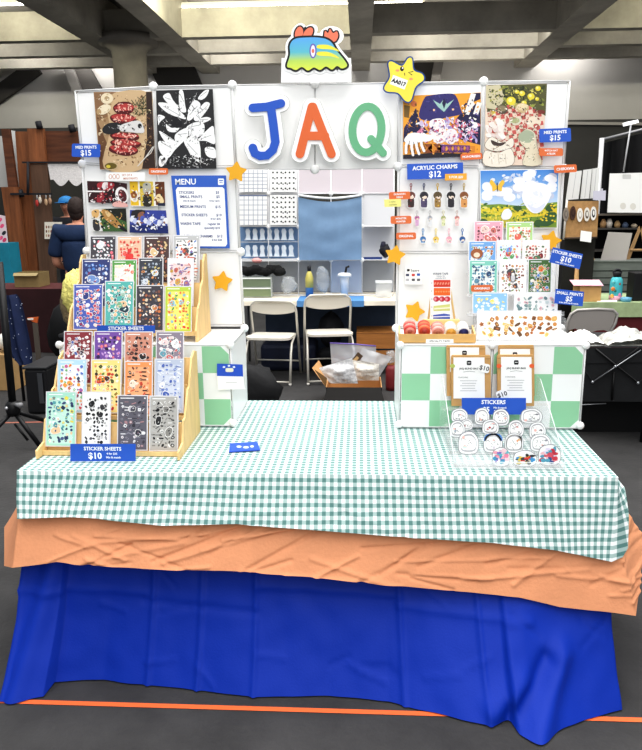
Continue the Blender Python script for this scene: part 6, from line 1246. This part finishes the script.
# people ---------------------------------------------------------------
SKIN = mat('c78f76', .55)
def skin_body(name, parent, joints, bones, m, sub=2, root=0):
    me = bpy.data.meshes.new(name); o0 = parent.location; me.from_pydata([V(j[0])-o0 for j in joints], bones, []); me.materials.append(m)
    o = bpy.data.objects.new(name, me); COL.objects.link(o); o.parent = parent
    md = o.modifiers.new('skin', 'SKIN'); md.use_smooth_shade = True
    for i, (sv, j) in enumerate(zip(me.skin_vertices[0].data, joints)): sv.radius = (j[1], j[2] if len(j) > 2 else j[1]); sv.use_root = (i == root)
    s2 = o.modifiers.new('sub', 'SUBSURF'); s2.levels = sub; s2.render_levels = sub
    return o
def person(label, head_px, y, shirt, hair, cap=None, facing=1):
    Hc = aty(head_px[0], head_px[1], y); X = Hc.x; zt = Hc.z+.115; k = zt/1.76     # standing height
    t = thing('person', label, 'person', V((X, y, 0)))
    f_ = facing # 1: back to camera (faces +y)
    z = lambda q: q*k
    def J(dx, dy, zz, r1, r2=None): return (V((X+dx*k, y+dy*f_*k, z(zz))), r1*k, (r2 or r1)*k)
    # one continuous skin: legs, torso, neck, arms
    js = [J(0, 0, .98, .15, .12), J(0, 0, 1.15, .15, .11), J(0, 0, 1.33, .17, .115), J(0, .0, 1.43, .13, .09), J(0, .01, 1.50, .055), J(0, .02, 1.56, .058), J(0, .035, 1.62, .078, .086), J(0, .03, 1.68, .082, .095), J(0, .02, 1.735, .06, .07), J(0, .125, 1.63, .016), J(.078, .02, 1.64, .014, .022), J(-.078, .02, 1.64, .014, .022)]
    bn = [(0, 1), (1, 2), (2, 3), (3, 4), (4, 5), (5, 6), (6, 7), (7, 8), (6, 9), (6, 10), (6, 11)]
    for s_ in (-1, 1):
        i = len(js)
        js += [J(s_*.10, 0, .90, .095), J(s_*.11, .01, .5, .062), J(s_*.115, -.02, .1, .045), J(s_*.12, .12, .045, .04)]
        bn += [(0, i), (i, i+1), (i+1, i+2), (i+2, i+3)]
        i = len(js)
        js += [J(s_*.19, 0, 1.42, .065), J(s_*.26, -.01, 1.22, .055), J(s_*.275, .0, 1.06, .05), J(s_*.22, .22, 1.0, .036), J(s_*.19, .30, 1.0, .036)]
        bn += [(3, i), (i, i+1), (i+1, i+2), (i+2, i+3), (i+3, i+4)]
        # hand: fingers and thumb rooted in the palm
        for fi in range(4):
            q = len(js); dx = -.026+.017*fi; ln = (.06, .075, .07, .055)[fi]
            js += [J(s_*.18+dx, .33, 1.0, .012), J(s_*.18+dx, .33+ln*.6, .995, .0095), J(s_*.18+dx, .33+ln, .97, .0085)]; bn += [(i+4, q), (q, q+1), (q+1, q+2)]
        q = len(js); js += [J(s_*.18-s_*.045, .28, .995, .012), J(s_*.18-s_*.065, .315, .985, .0095)]; bn += [(i+4, q), (q, q+1)]
    body = skin_body('body', t, js, bn, SKIN)
    # shirt: slightly larger shell over torso and upper arms
    sj = [J(0, 0, .9, .2, .165), J(0, 0, 1.12, .2, .16), J(0, 0, 1.32, .235, .175), J(0, .0, 1.42, .2, .15), J(0, .0, 1.475, .115, .1)]; sb = [(0, 1), (1, 2), (2, 3), (3, 4)]
    for s_ in (-1, 1):
        i = len(sj); sj += [J(s_*.19, 0, 1.41, .125), J(s_*.262, -.01, 1.2, .098), J(s_*.268, -.004, 1.13, .094)]; sb += [(3, i), (i, i+1), (i+1, i+2)]
    skin_body('t_shirt', t, sj, sb, mat(shirt, .8, bump=.2, bscale=20, vary=.12, vscale=10))
    pj = [J(0, 0, .97, .165, .135), J(0, 0, .92, .165, .13)]; pb = [(0, 1)]
    for s_ in (-1, 1):
        i = len(pj); pj += [J(s_*.105, 0, .86, .108), J(s_*.112, .01, .5, .078), J(s_*.117, -.015, .12, .066)]; pb += [(1, i), (i, i+1), (i+1, i+2)]
    skin_body('trousers', t, pj, pb, mat('1b2030', .8))
    for s_ in (-1, 1): b = MB(); b.ball(V((X+s_*.12*k, y+.07*f_*k, .045)), .06, mat('26262a', .7), 12, (.8, 2.1, .74)); b.build('shoe', t)
    # head with face
    hc = V((X, y+.03*f_*k, z(1.645))); fy = hc.y+.088*f_*k
    for s_ in (-1, 1): b = MB(); b.ball(V((X+s_*.032*k, fy-.004*f_, hc.z+.012*k)), .011*k, mat('2a211d', .3), 8); b.build('eye', t)
    b = MB(); b.ball(V((X, fy-.003*f_, hc.z-.06*k)), .02*k, mat('a3584e', .5), 8, (1.1, .4, .3)); b.build('mouth', t)
    b = MB(); b.ball(hc+V((0, -.018*f_*k, .022*k)), .111*k, mat(hair, .7, bump=.5, bscale=40), 22, (.84, .93, 1.08), .1, 2, 8); b.ball(hc+V((0, -.05*f_*k, -.04*k)), .075*k, mat(hair, .7, bump=.5, bscale=40), 16, (1, .7, 1), .1, 4, 8); b.build('hair', t)
    if cap:
        b = MB(); cm = mat(cap, .6); b.lathe([(.118*k, 0), (.116*k, .03*k), (.095*k, .075*k), (.05*k, .1*k), (.005, .108*k)], hc+V((0, 0, .045*k)), cm, 20); b.ball(hc+V((-.05*k, .1*f_*k, .052*k)), .1*k, cm, 14, (.85, .8, .08)); b.build('cap', t)
    return t, k, hc
t, k, hc = person('person in navy t-shirt with short dark hair seen from behind, at the wooden stall', (76, 210), 5.72, '1d3050', '2a1d19')
b = MB(); b.tube([V((hc.x+.083*k*cos(a), hc.y-.01-.078*k*sin(a), 1.49*k-.02*sin(a))) for a in [pi*i/10 for i in range(11)]], .011, mat('d9d4d0', .6), 6); b.tube([V((hc.x+.088*k*cos(a), hc.y-.015-.083*k*sin(a), 1.472*k-.02*sin(a))) for a in [pi*i/10 for i in range(11)]], .006, mat('a8443c', .6), 6); b.build('lanyard', t)
person('person in bright blue cap and dark top, behind the one in navy', (67.5, 206), 8.9, '26262c', '1c1614', '3a8fd0', -1)

# tripod, dotted cloth, black bins, plush ---------------------------------
P0 = atz(24, 440, .0); TY = 2.45; hub = aty(13, 408, TY); TB = mat('121214', .45)
t = thing('tripod_stand', 'black tripod stand at the left edge beside the front table', 'tripod', V((hub.x, TY, 0)))
b = MB(); top = aty(-1, 262, TY+.02); b.tube([hub+V((0, 0, -.06)), top], .026, TB, 12); b.build('pole', t)
b = MB(); b.lathe([(.04, -.05), (.05, -.03), (.05, .03), (.035, .05)], hub, TB, 14)
for a in range(3): b.ball(hub+V((.05*cos(a*2.1), .05*sin(a*2.1), .01)), .014, mat('c4c4c8', .3, .6), 8)
b.build('collar', t)
b = MB(); b.tube([hub+V((.03, -.02, .03)), hub+V((.085, -.05, .035))], [.012, .02], mat('8a8a8c', .4), 10); b.build('knob', t)
for (u, v) in ((40, 446), (-26, 452)):
    e = atz(u, v, .02); b = MB(); b.tube([hub+V((0, 0, -.02)), e], .017, TB, 8); lg = b.build('leg', t); b = MB(); b.ball(e, .02, TB, 8); b.build('rubber_foot', lg)
e = V((hub.x+.12, TY+.5, .012)); b = MB(); b.tube([hub+V((0, 0, -.02)), e], .017, TB, 8); b.ball(e, .02, TB, 8); b.build('leg', t)
for (u, v) in ((30, 436),): b = MB(); b.tube([hub+V((0, 0, -.12)), (hub+atz(40, 446, .012))/2+V((0, 0, -.1))], .009, TB, 6); b.build('brace', t)
# dotted navy cloth over a chair-like stand
DY = 3.7
P = aty(20, 420, DY); zt_ = aty(14, 294, DY).z
t = thing('draped_garment', 'navy garment with white dots hung behind the black tripod', 'garment', V((aty(18, 300, DY).x, DY, 0)))
b = MB(); prof = [(294, 4, 18), (300, 2, 22), (312, 2, 25), (326, 3, 28), (340, 4, 31), (352, 8, 33), (363, 20, 33.5)]; vs = []; nn = 26
for (v, u0, u1) in prof:
    A, B2 = aty(u0, v, DY), aty(u1, v, DY)
    for i in range(nn+1): s_ = i/nn; vs.append(A.lerp(B2, s_)+V((0, -.1*sin(pi*s_)-.02*sin(s_*20), 0)))
k2 = nn+1; fs = [(i*k2+j, (i+1)*k2+j, (i+1)*k2+j+1, i*k2+j+1) for i in range(len(prof)-1) for j in range(nn)]; NVD = mat('182548', .8, vary=.2, vscale=8)
b.mesh(vs, fs, NVD, True); random.seed(5)
bd = MB()
for i in range(44):
    j = random.randrange(len(fs)); f4 = fs[j]; c = (vs[f4[0]]+vs[f4[1]]+vs[f4[2]]+vs[f4[3]])/4+V((random.uniform(-.01, .01), -.004, random.uniform(-.03, .03))); bd.ball(c, .0052, mat('b9c2d6', .7), 6, (1, .3, 1))
b.build('cloth', t); bd.build('dot_pattern', t)
b = MB(); b.tube([V((aty(12, 300, DY).x, DY+.03, .003)), V((aty(12, 300, DY).x, DY+.03, zt_-.01))], .014, INK); b.build('post', t)
p0, p1 = aty(23, 367, 3.3), aty(50, 418, 3.3); b = MB(); b.bb((p0.x, 3.3, .003), (p1.x, 3.75, p0.z-.022), mat('1c1c1f', .5), .02); b.bb((p0.x-.01, 3.29, p0.z-.02), (p1.x+.01, 3.76, p0.z), mat('2f3032', .5), .006); o = b.one('storage_bin', 'black storage bin with grey lid on the floor behind the sticker rack', 'bin')
b = MB(); b.bb((p0.x+.12, 3.283, .1), (p0.x+.16, 3.288, p0.z-.05), mat('4a4c50', .4)); b.build('latch', o)
p0, p1 = aty(30, 350, 4.4), aty(60, 380, 4.4); b = MB(); b.ball(V(((p0.x+p1.x)/2, 5.3, .36)), .34, mat('0c0c0e', .8, vary=.3, vscale=6), 16, (1.0, .7, 1.05), .2, 6); b.one('black_bag', 'large black bag on the floor between the storage bin and the maroon table', 'bag')
p0, p1 = aty(-12, 355, 4.1), aty(16, 394, 4.1); b = MB(); b.bb((p0.x, 4.1, .003), (p1.x, 4.5, p0.z), mat('b08f62', .75, vary=.1)); o = b.one('cardboard_box', 'brown cardboard box at the left edge behind the tripod pole', 'box')
b = MB(); P = aty(0, 348, 4.1); b.ball(V((P.x, 4.28, p0.z+.1)), .12, mat('e0dcd4', .7), 12, (1, .8, .8), .2, 4); b.one('white_bundle', 'small white bundle on the cardboard box at the left edge', 'bundle')
p0, p1 = aty(26, 317, 4.9), aty(39, 340, 4.9); b = MB(); q = [aty(27, 318, 4.9), aty(38, 317, 4.9), aty(37, 323, 4.9), aty(33, 322, 4.9)]; b.prism(q, (0, .02, 0), mat('c7622e', .6)); b.prism([aty(27, 318.5, 4.89), aty(33, 318, 4.89), aty(33, 320, 4.89), aty(28, 320, 4.89)], (0, .008, 0), mat('e6e0d8', .6)); b.bb((q[2].x-.05, 4.9, .003), (q[2].x-.0, 4.92, q[2].z), mat('5a534c', .6)); b.one('orange_packet', 'orange and white packet standing before the maroon table', 'packet')
# yellow plush in a net bag, standing on a dark stool
PY = 3.0; p = aty(78, 293, PY); YP_ = mat('f0e68a', .9, bump=.9, bscale=40, vary=.1, vscale=25)
t = thing('plush_toy', 'fluffy pale yellow plush half hidden behind the sticker rack', 'plush toy', V((p.x, PY, aty(78, 326, PY).z)))
b = MB(); b.ball(p, .13, YP_, 34, (.85, .75, 1.35), .22, 3, 9); b.ball(p+V((-.03, 0, -.02)), .1, YP_, 30, (.9, .9, 1.5), .3, 8, 12); b.build('body', t)
q = aty(63, 306, PY); b = MB(); b.ball(q+V((.05, .03, -.01)), .11, mat('8a7a5c', .8, bump=.8, bscale=50, vary=.25, vscale=40), 20, (.7, .6, 1.6), .15, 5); b.build('net_bag', t)
zb_ = aty(78, 329, PY).z; b = MB(); b.lathe([(.16, zb_-.06), (.17, zb_-.05), (.17, zb_-.035)], (p.x, PY, 0), mat('151517', .6), 20)
o = b.one('stool', 'black round stool under the yellow plush behind the sticker rack', 'stool')
for a in range(4): b = MB(); b.tube([V((p.x+.1*cos(a*pi/2+.7), PY+.1*sin(a*pi/2+.7), zb_-.06)), V((p.x+.17*cos(a*pi/2+.7), PY+.17*sin(a*pi/2+.7), .005))], .014, mat('151517', .6)); b.build('leg', o)

# ================================================================== right background
# black-draped display table next to the booth
KY = 2.62; BC = mat('1b1c1e', .75, vary=.25, vscale=5, bump=.15, bscale=14); kz = aty(610, 347, KY).z
kx0, kx1 = aty(573, 347, KY).x, aty(700, 347, KY).x
t = thing('folding_frame_table', 'black cloth-fronted folding frame table right of the checkered cubes', 'table', V(((kx0+kx1)/2, KY+.3, 0)))
b = MB(); zb = aty(610, 402, KY).z; b.bb((kx0, KY+.01, zb), (kx1, KY+.016, kz-.02), BC); b.face([V((kx0, KY, kz-.004)), V((kx1, KY, kz-.004)), V((kx1, KY, kz-.1)), V((kx0, KY, kz-.12))], BC); b.build('front_cloth', t)
b = MB(); b.bb((kx0, KY, kz-.003), (kx1, KY+.62, kz), mat('2a2a2c', .6)); b.build('top', t)
SV = mat('aeb0b4', .3, .8)
for pts in (((575, 357), (592.5, 382), (640, 347)), ((596, 349), (638, 383), (652, 372))):
    b = MB(); b.tube([aty(u, v, KY-.012) for u, v in pts], .007, mat('0e0e10', .5) , 6)
    for u, v in pts[1:2]: b.ball(aty(u, v, KY-.02), .012, SV, 8)
    b.build('strut', t)
b = MB(); b.tube([aty(592.5, 382, KY-.024), aty(641, 350, KY-.024)], .004, SV, 6); b.ball(aty(615.5, 366.5, KY-.028), .011, SV, 8); b.build('strut', t)
b = MB(); b.tube([aty(614, 372, KY-.006), aty(612, 400, KY-.006)], .008, mat('0c0c0d', .5), 6); b.build('centre_post', t)
for x in (kx0+.02, kx1-.02, kx0+.55): b = MB(); b.tube([V((x, KY+.06, .004)), V((x, KY+.06, kz-.004))], .013, mat('17171a', .4)); b.build('leg', t)
b = MB(); b.tube([aty(578, 405, KY+.03), aty(606, 403.5, KY+.03)], .004, SV, 6); b.build('brace', t)
b = MB(); b.bb((kx0+.05, KY+.3, .003), (kx1, KY+.6, .3), mat('0f0f10', .8)); b.one('black_case', 'black case on the floor under the black folding frame table', 'case')
WC = mat('f3f2ef', .6, bump=.6, bscale=18)
def crumple(name, label, uv, y, dz, seed, m_, cat, n=16):
    P = [aty(u, v, y) for u, v in uv]; c0 = sum((p.x for p in P))/4; b = MB(); vs = []
    for i in range(n+1):
        for j in range(n+1):
            s_, q = i/n, j/n; x = lerp(min(p.x for p in P), max(p.x for p in P), s_); yy = y+q*.3; h_ = dz*(sin(pi*min(1, max(0, s_)))**.5*sin(pi*(.08+.84*q))**.6); vs.append(V((x, yy+.02*noise.noise(V((s_*5, q*5, seed))), kz+.004+max(0, h_*(.8+.5*noise.noise(V((s_*6+seed, q*6, 1))))))))
    b.mesh(vs, [(i*(n+1)+j, (i+1)*(n+1)+j, (i+1)*(n+1)+j+1, i*(n+1)+j+1) for i in range(n) for j in range(n)], m_, True); b.face([vs[0], vs[n], vs[-1], vs[-1-n]], m_); return b.one(name, label, cat)
crumple('white_cloth', 'crumpled white cloth on the black frame table, nearest the checkered cubes', [(573, 346), (606, 346), (606, 330), (573, 330)], KY+.02, .085, 3, WC, 'cloth')
crumple('plastic_packaging', 'crinkled silvery plastic packaging on the black frame table at the right edge', [(610, 346), (660, 346), (660, 325), (610, 325)], KY+.03, .11, 8, mat('c9c8c2', .25, .2, bump=.9, bscale=22, vary=.3, vscale=18), 'packaging')
# grey folding chair seen from behind
CY = 3.6; GCH = mat('8f8a86', .45); gx = aty(592, 330, CY).x
t = thing('folding_chair', 'grey folding chair back behind the black frame table on the right', 'chair', V((gx, CY, 0)))
out = [(567, 331), (567.5, 322), (571, 314), (577, 310.2), (598, 309.2), (613, 310), (617.3, 314), (615.5, 323), (611, 331)]
b = MB(); ins = [(568.5, 330.5), (569, 322), (572.5, 315.3), (578, 311.6), (598, 310.8), (612.5, 311.5), (615.5, 314.5), (613.5, 323), (609, 332), (604, 330), (597, 330.5), (590, 333), (582, 332), (575, 328.5)]
b.prism([aty(u, v, CY) for u, v in ins], (0, .014, 0), GCH); b.build('backrest', t)
L_, R2 = aty(567, 331, CY), aty(611, 331, CY); wx0, wx1 = L_.x, aty(613, 331, CY).x
b = MB(); b.tube([V((wx0, CY+.22, .01)), V((wx0, CY+.05, .45))]+[aty(u, v, CY+.006) for u, v in out]+[V((wx1, CY+.05, .45)), V((wx1, CY+.22, .01))], .013, mat('a8a4a0', .35, .4)); b.build('back_frame', t)
b = MB(); b.bb((wx0+.02, CY-.38, .44), (wx1-.02, CY+.03, .46), GCH, .008); b.build('seat', t)
for x in (wx0+.015, wx1-.015): b = MB(); b.tube([V((x, CY+.03, .44)), V((x, CY-.36, .01))], .012, mat('a8a4a0', .35, .4)); b.build('front_leg', t)
# green table with bottle, box
GY = 4.9; gz = aty(610, 302.5, GY).z; GT = mat('a3b48a', .8, vary=.18, vscale=9); gx0, gx1 = aty(572, 300, GY).x, aty(690, 300, GY).x
t = thing('draped_table', 'table with sage green cloth behind the grey folding chair', 'table', V(((gx0+gx1)/2, GY+.35, 0)))
b = MB(); b.bb((gx0, GY, gz-.003), (gx1, GY+.8, gz), GT); b.bb((gx0, GY-.006, aty(610, 317, GY).z), (gx1, GY-.001, gz), GT); b.build('cloth', t)
b = MB(); b.bb((gx0+.05, GY+.02, .003), (gx1-.02, GY+.04, gz-.02), mat('5c1c20', .7)); b.build('under_cloth', t)
p = aty(615.8, 300, GY+.12); by = GY+.14; hB = aty(615.8, 270, by).z-gz
t = thing('water_bottle', 'teal water bottle with flower stickers and black handle lid on the green table', 'bottle', V((p.x, by, gz)))
r_ = (aty(622, 290, by).x-aty(609.5, 290, by).x)/2
b = MB(); b.lathe([(r_*.92, .001), (r_, .015), (r_, hB*.6), (r_*.85, hB*.72), (r_*.6, hB*.78)], (p.x, by, gz), mat('4fb4bc', .35), 20); b.lathe([(r_*1.01, .01), (r_*1.01, hB*.18)], (p.x, by, gz), mat('e3a9b8', .4), 20)
b.build('body', t); b = MB()
for (u, v, c, s_) in ((613, 289, 'e0894a', .022), (619, 284, 'a8503a', .02), (612, 296, 'e8b85a', .02), (619, 295, 'd98ab0', .022), (616, 291, '3c6a5a', .016), (613.5, 282, '7ad0d0', .014)):
    P = aty(u, v, by-r_*.9); b.ball(P, s_, mat(c, .4), 10, (1, .3, 1))
b.build('flower_stickers', t)
b = MB(); b.lathe([(r_*.62, hB*.78), (r_*.66, hB*.9), (r_*.6, hB*.94)], (p.x, by, gz), INK, 16); ld = b.build('lid', t); b = MB(); b.tube([V((p.x+r_*.6*cos(a), by, gz+hB*.9+r_*.55*sin(a))) for a in [pi*i/10 for i in range(11)]], .012, INK, 6); b.build('handle', ld)
p0, p1 = aty(580, 287, GY+.06), aty(600.5, 301, GY+.06); b = MB(); b.bb((p0.x, GY+.06, gz+.001), (p1.x, GY+.3, aty(590, 286, GY+.06).z), KRAFT)
o = b.one('cardboard_box', 'small kraft box with pink lid sheet on the green table', 'box'); zt_ = aty(590, 286, GY+.06).z
b = MB(); b.prism([V((aty(575, 284, GY).x, GY+.04, zt_+.005)), V((aty(605, 284, GY).x, GY+.04, zt_+.002)), V((p1.x+.06, GY+.34, zt_+.03)), V((p0.x-.03, GY+.34, zt_+.03))], (0, 0, .005), mat('e9b9c6', .6)); b.build('pink_lid', o)
p = aty(626.5, 301, GY+.05); b = MB(); b.lathe([(.05, 0), (.055, .04), (.02, .045)], (p.x, GY+.07, gz+.001), mat('6aa6c4', .4), 16); b.one('tape_dispenser', 'small light blue round item on the green table beside the water bottle', 'tin')
b = MB(); p = aty(607, 301, GY+.03); b.prism([V((p.x-.1, GY+.03, gz+.002)), V((p.x+.1, GY+.03, gz+.002)), V((p.x+.12, GY+.1, gz+.01)), V((p.x-.06, GY+.1, gz+.006))], (0, 0, .004), PAPER); b.one('paper_sheet', 'white paper lying in front of the water bottle', 'paper')
b = MB(); p0, p1 = aty(635, 273, GY+.1), aty(665, 301, GY+.1); b.bb((p0.x, GY+.1, gz+.001), (p1.x, GY+.3, p0.z), mat('111113', .6), .01); b.one('black_box', 'tall black box at the right edge on the green table', 'box')
# grey slatted crates behind
SY2 = 6.0; SL = mat('6f746f', .7, vary=.2, vscale=3, stretch=(1, 6, 6))
t = thing('slatted_crate', 'grey slatted wooden display crate behind the water bottle', 'crate', V((aty(615, 300, SY2).x, SY2+.1, 0)))
x0_, x1_ = aty(580, 300, SY2).x, aty(680, 300, SY2).x
for (v0, v1) in ((262, 270.5), (271.5, 277.5), (278.5, 284.5), (285.5, 291), (292, 299.5)):
    b = MB(); b.bb((x0_, SY2, aty(600, v1, SY2).z), (x1_, SY2+.02, aty(600, v0, SY2).z), SL); b.build('slat', t)
b = MB(); b.bb((x0_, SY2+.021, aty(600, 300, SY2).z), (x1_, SY2+.04, aty(600, 262, SY2).z), mat('2a2d2b', .8)); b.build('back_board', t)
for u in (580, 588): b = MB(); x = aty(u, 280, SY2).x; b.bb((x, SY2-.02, .003), (x+.04, SY2-.003, aty(u, 261.5, SY2).z), SL); b.build('post', t)
ztc = aty(600, 262, SY2).z; b = MB(); b.bb((x0_, SY2-.01, ztc), (x1_, SY2+.4, ztc+.012), SL); b.build('top_board', t)
# shelves with a cork board, easels, cards
RY = 6.5
t = thing('display_shelf', 'black stepped display shelf on the right in front of the black curtain', 'shelf', V((aty(620, 250, RY).x, RY+.2, 0)))
sx0, sx1 = aty(585, 230, RY).x, aty(690, 230, RY).x
for (v) in (214, 228, 250):
    b = MB(); z = aty(610, v, RY).z; b.bb((sx0, RY, z-.02), (sx1, RY+.3, z), mat('4a4744' if v != 214 else '6a6258', .5)); b.build('shelf_board', t)
for x in (sx0, sx1-.03): b = MB(); b.bb((x, RY+.27, .003), (x+.03, RY+.3, aty(610, 214, RY).z-.021), BLACK); b.build('post', t)
b = MB(); b.bb((sx0, RY+.301, .3), (sx1, RY+.31, aty(610, 214, RY).z), mat('0e0e10', .9)); b.build('back_cloth', t)
zS = aty(610, 228, RY).z
random.seed(6)
for i, u in enumerate((603, 609, 617, 625, 634)):
    p = aty(u, 227, RY+.06); b = MB(); h_ = random.uniform(.05, .12); c = ('a8845c', 'd9d2c8', 'b99a70', '5a6a84', 'c9b8a0')[i]; b.lathe([(.03, .001), (.04, h_*.5), (.015, h_)], (p.x, RY+.06, zS), mat(c, .5), 12)
    b.one('small_ornament', ('tan', 'white', 'light brown', 'slate blue', 'beige')[i]+' small ornament on the middle board of the black display shelf', 'ornament', 'small ornaments on the black shelf')
def aframe(name, label, px, y, m_, w_=.03):
    t = thing(name, label, 'easel', aty(px[1][0], px[1][1], y))
    for pts in (px[:2]+[px[0]], ):
        pass
    for a, c in ((0, 1), (0, 2)): b = MB(); P, Q = aty(*px[a], y), aty(*px[c], y); s_ = V((w_, 0, 0)); b.prism([P-s_/2, P+s_/2, Q+s_, Q-s_/2], (0, .02, 0), m_); b.build('leg', t)
    P, Q = aty(*px[3], y), aty(*px[4], y); b = MB(); b.tube([P, Q], .016, m_, 6); b.build('crossbar', t); return t
aframe('wooden_easel', 'light wooden A-frame easel beside the tilted blue sign on the right', [(588, 236), (582, 260), (592, 260), (581, 252), (591, 250)], 6.14, mat('d9b984', .6))
aframe('wooden_easel', 'brown wooden A-frame easel at the right edge next to the grey sheet', [(641, 226), (627, 259.8), (648, 259.8), (630, 250), (648, 250)], SY2+.22, mat('a5845c', .6))
b = MB(); c_ = aty(578, 250, 6.2)
for a in range(2): b.tube([aty(576+a*7+4.5*cos(q), 254.2+5*sin(q), 6.24) for q in [2*pi*i/14 for i in range(14)]], .02, mat('d9bd8c', .6), 6, True)
b.one('wooden_rings', 'light wooden ring stand left of the easel on the right side', 'ring stand')
F = panel_at(SY2+.1); F.slab([(608.5, 232), (632.5, 233), (626, 261), (600.5, 260.6)], mat('b9b3ae', .7), .012); F.one('grey_sheet', 'leaning grey sheet standing on the slatted crate', 'board')
F = panel_at(SY2-.3); F.slab([(581, 230.5), (592, 232), (591, 242.5), (580, 241)], PAPER, .006); F.one('paper_sign', 'small white paper sign tilted before the cork board', 'sign')
CKY = 5.75
t = thing('cork_board', 'brown cork board with hanging oval tags on the right', 'board', aty(580, 240, CKY)); CK = mat('b08a5c', .8, vary=.2, vscale=20)
F = panel_at(CKY); F.slab([(567, 201), (599, 201), (597, 238), (564, 239)], CK, .02); F.build('board', t)
b = MB(); b.tube([aty(567, 200, CKY-.01), aty(563.5, 239.5, CKY-.01)], .012, mat('d9d4cc', .5), 6); b.tube([aty(564, 238.5, CKY-.01), aty(597, 237.5, CKY-.01)], .012, mat('4a3a2c', .5), 6); b.build('frame', t)
for i, (u, v, c, c2, l) in enumerate(((566, 214.5, '8d8378', '6a6058', 'grey brown oval tag, first on the cork board'), (573, 213, '4a2f24', '2f1c16', 'dark brown oval tag on the cork board'), (580, 215, 'ece9e2', 'b9b2a6', 'white oval tag in the middle of the cork board'), (587, 214.5, 'e3ded4', '5a4a40', 'white oval tag with dark mark, fourth on the cork board'), (593.5, 213.5, 'efece6', '26262a', 'black and white oval tag, last on the cork board'))):
    F = panel_at(CKY-.03); F.slab(ell(u, v, 2.9, 7, 18, 3), mat(c, .6), .012); F.poly(ell(u, v, 1.7, 4.2, 14), mat(c2, .6), 1); F.poly(ell(u+.2, v-.5, 1, 2.6, 10), mat(c, .6), 2); F.one('oval_tag', l, 'tag', 'oval tags on the cork board')
for i, (pts, l) in enumerate(((([(570, 172), (582, 170.5), (578.5, 199), (566, 200)]), 'tall white panel above the cork board, left of three'), (([(583.5, 170), (592, 168.8), (589, 198.5), (580.5, 199)]), 'tall white panel above the cork board, middle of three'), (([(592.6, 168.6), (600, 167.5), (598, 198), (590, 198.5)]), 'tall white panel above the cork board, right of three'))):
    F = panel_at(CKY+.13+.025*i); F.slab(pts, mat('dfdfdc', .5), .015); F.stroke([((pts[0][0]+pts[1][0])/2, pts[0][1]+1), ((pts[2][0]+pts[3][0])/2, pts[2][1]-1)], .5, mat('b4b4b4', .5), 1); F.one('display_board', l, 'board', 'tall white panels')
b = MB(); p = aty(583, 200, CKY+.3); b.bb((aty(566, 200, CKY+.15).x, CKY+.1, .003), (aty(597, 200, CKY+.15).x, CKY+.21, aty(580, 200.5, CKY+.2).z), mat('23211f', .8)); b.one('dark_stand', 'dark stand behind the cork board carrying the tall white panels', 'stand')
F = panel_at(CKY-.1); F.slab([(593.5, 191), (606, 190.5), (605.5, 200.5), (593, 200)], mat('cbc9d6', .6), .006); F.poly([(601, 188.5), (603, 188.5), (603, 191), (601, 191)], mat('cbc9d6', .6), 1); F.one('paper_sign', 'small pale lilac paper sign clipped above the cork board', 'sign')
# white sign board and its lamp
BY2 = 6.3
F = panel_at(BY2); F.slab([(610, 173.5), (668, 172), (668, 213), (607.5, 212.5)], mat('f2f1ee', .6), .015); F.poly(rrect(622.5, 174.5, 631, 179, .8), mat('d3d2cf', .6), 1)
for (u, v) in ((623, 206), (633, 206.5)): F.poly(smooth(ell(u, v, 3, 3.4, 8), 2), mat('dcd8d0', .6), 1)
F.one('white_sign_board', 'large blank white board with a small grey label at the right edge', 'board')
t = thing('clip_lamp', 'white clip-on lamp on a thin wire above the white board at the right', 'lamp', aty(625, 172, BY2-.04))
b = MB(); b.tube([aty(623.5, 172, BY2-.04), aty(631, 124, BY2-.04)], .01, mat('b9b9bb', .4), 6); b.build('arm', t)
b = MB(); q = [aty(626, 122, BY2-.05), aty(638, 119.5, BY2-.05), aty(639, 122.5, BY2-.05), aty(627, 125.5, BY2-.05)]; b.prism(q, (0, .12, 0), mat('f4f4f4', .4, emit=.6)); b.build('head', t)
# black curtain on poles
CUY = 7.6
t = thing('curtain_stand', 'tall black pipe-and-drape curtain at the right edge', 'curtain', V((aty(640, 200, CUY).x, CUY, 0)))
cu0, cu1 = aty(603, 140, CUY), aty(720, 110, CUY); b = MB(); vs = []; n_ = 90
for i in range(n_+1):
    s_ = i/n_; x = lerp(cu0.x, cu1.x, s_); zt_ = lerp(cu0.z, cu1.z, s_)-.04
    for z in (zt_, zt_*.5, .01): vs.append(V((x, CUY+.06*sin(x*26+2*noise.noise(V((x*2, 0, 0)))), z)))
b.mesh(vs, [(i*3+j, i*3+j+1, (i+1)*3+j+1, (i+1)*3+j) for i in range(n_) for j in range(2)], mat('0d0d0f', .85), True); b.build('curtain', t)
b = MB(); b.tube([V((aty(598.5, 210, CUY-.1).x, CUY-.1, .003)), aty(602, 138, CUY-.1)], .03, mat('dadada', .35, .3), 10); b.build('pole', t)
b = MB(); b.tube([aty(601, 140, CUY), cu1], .02, mat('8a8a8c', .4, .5), 8); b.build('rail', t)
# misc dark stock under the shelves
b = MB(); b.bb((aty(566, 270, 6.2).x, 6.43, .003), (aty(582, 270, 6.2).x, 6.6, aty(574, 243, 6.43).z), mat('201d1b', .8)); b.one('dark_stand', 'dark wooden stand between the cork board and the slatted crate', 'stand')
t = thing('wooden_easel', 'tan wooden folding stand behind the tilted blue signs', 'easel', aty(577, 290, 5.4))
for (a_, c_) in (((577, 266), (574, 284)), ((577, 266), (581, 285))): b = MB(); Pb = aty(*c_, 5.72); b.tube([aty(*a_, 5.75), V((Pb.x, 5.72, .006))], .02, mat('b08a5c', .6), 6); b.build('leg', t)
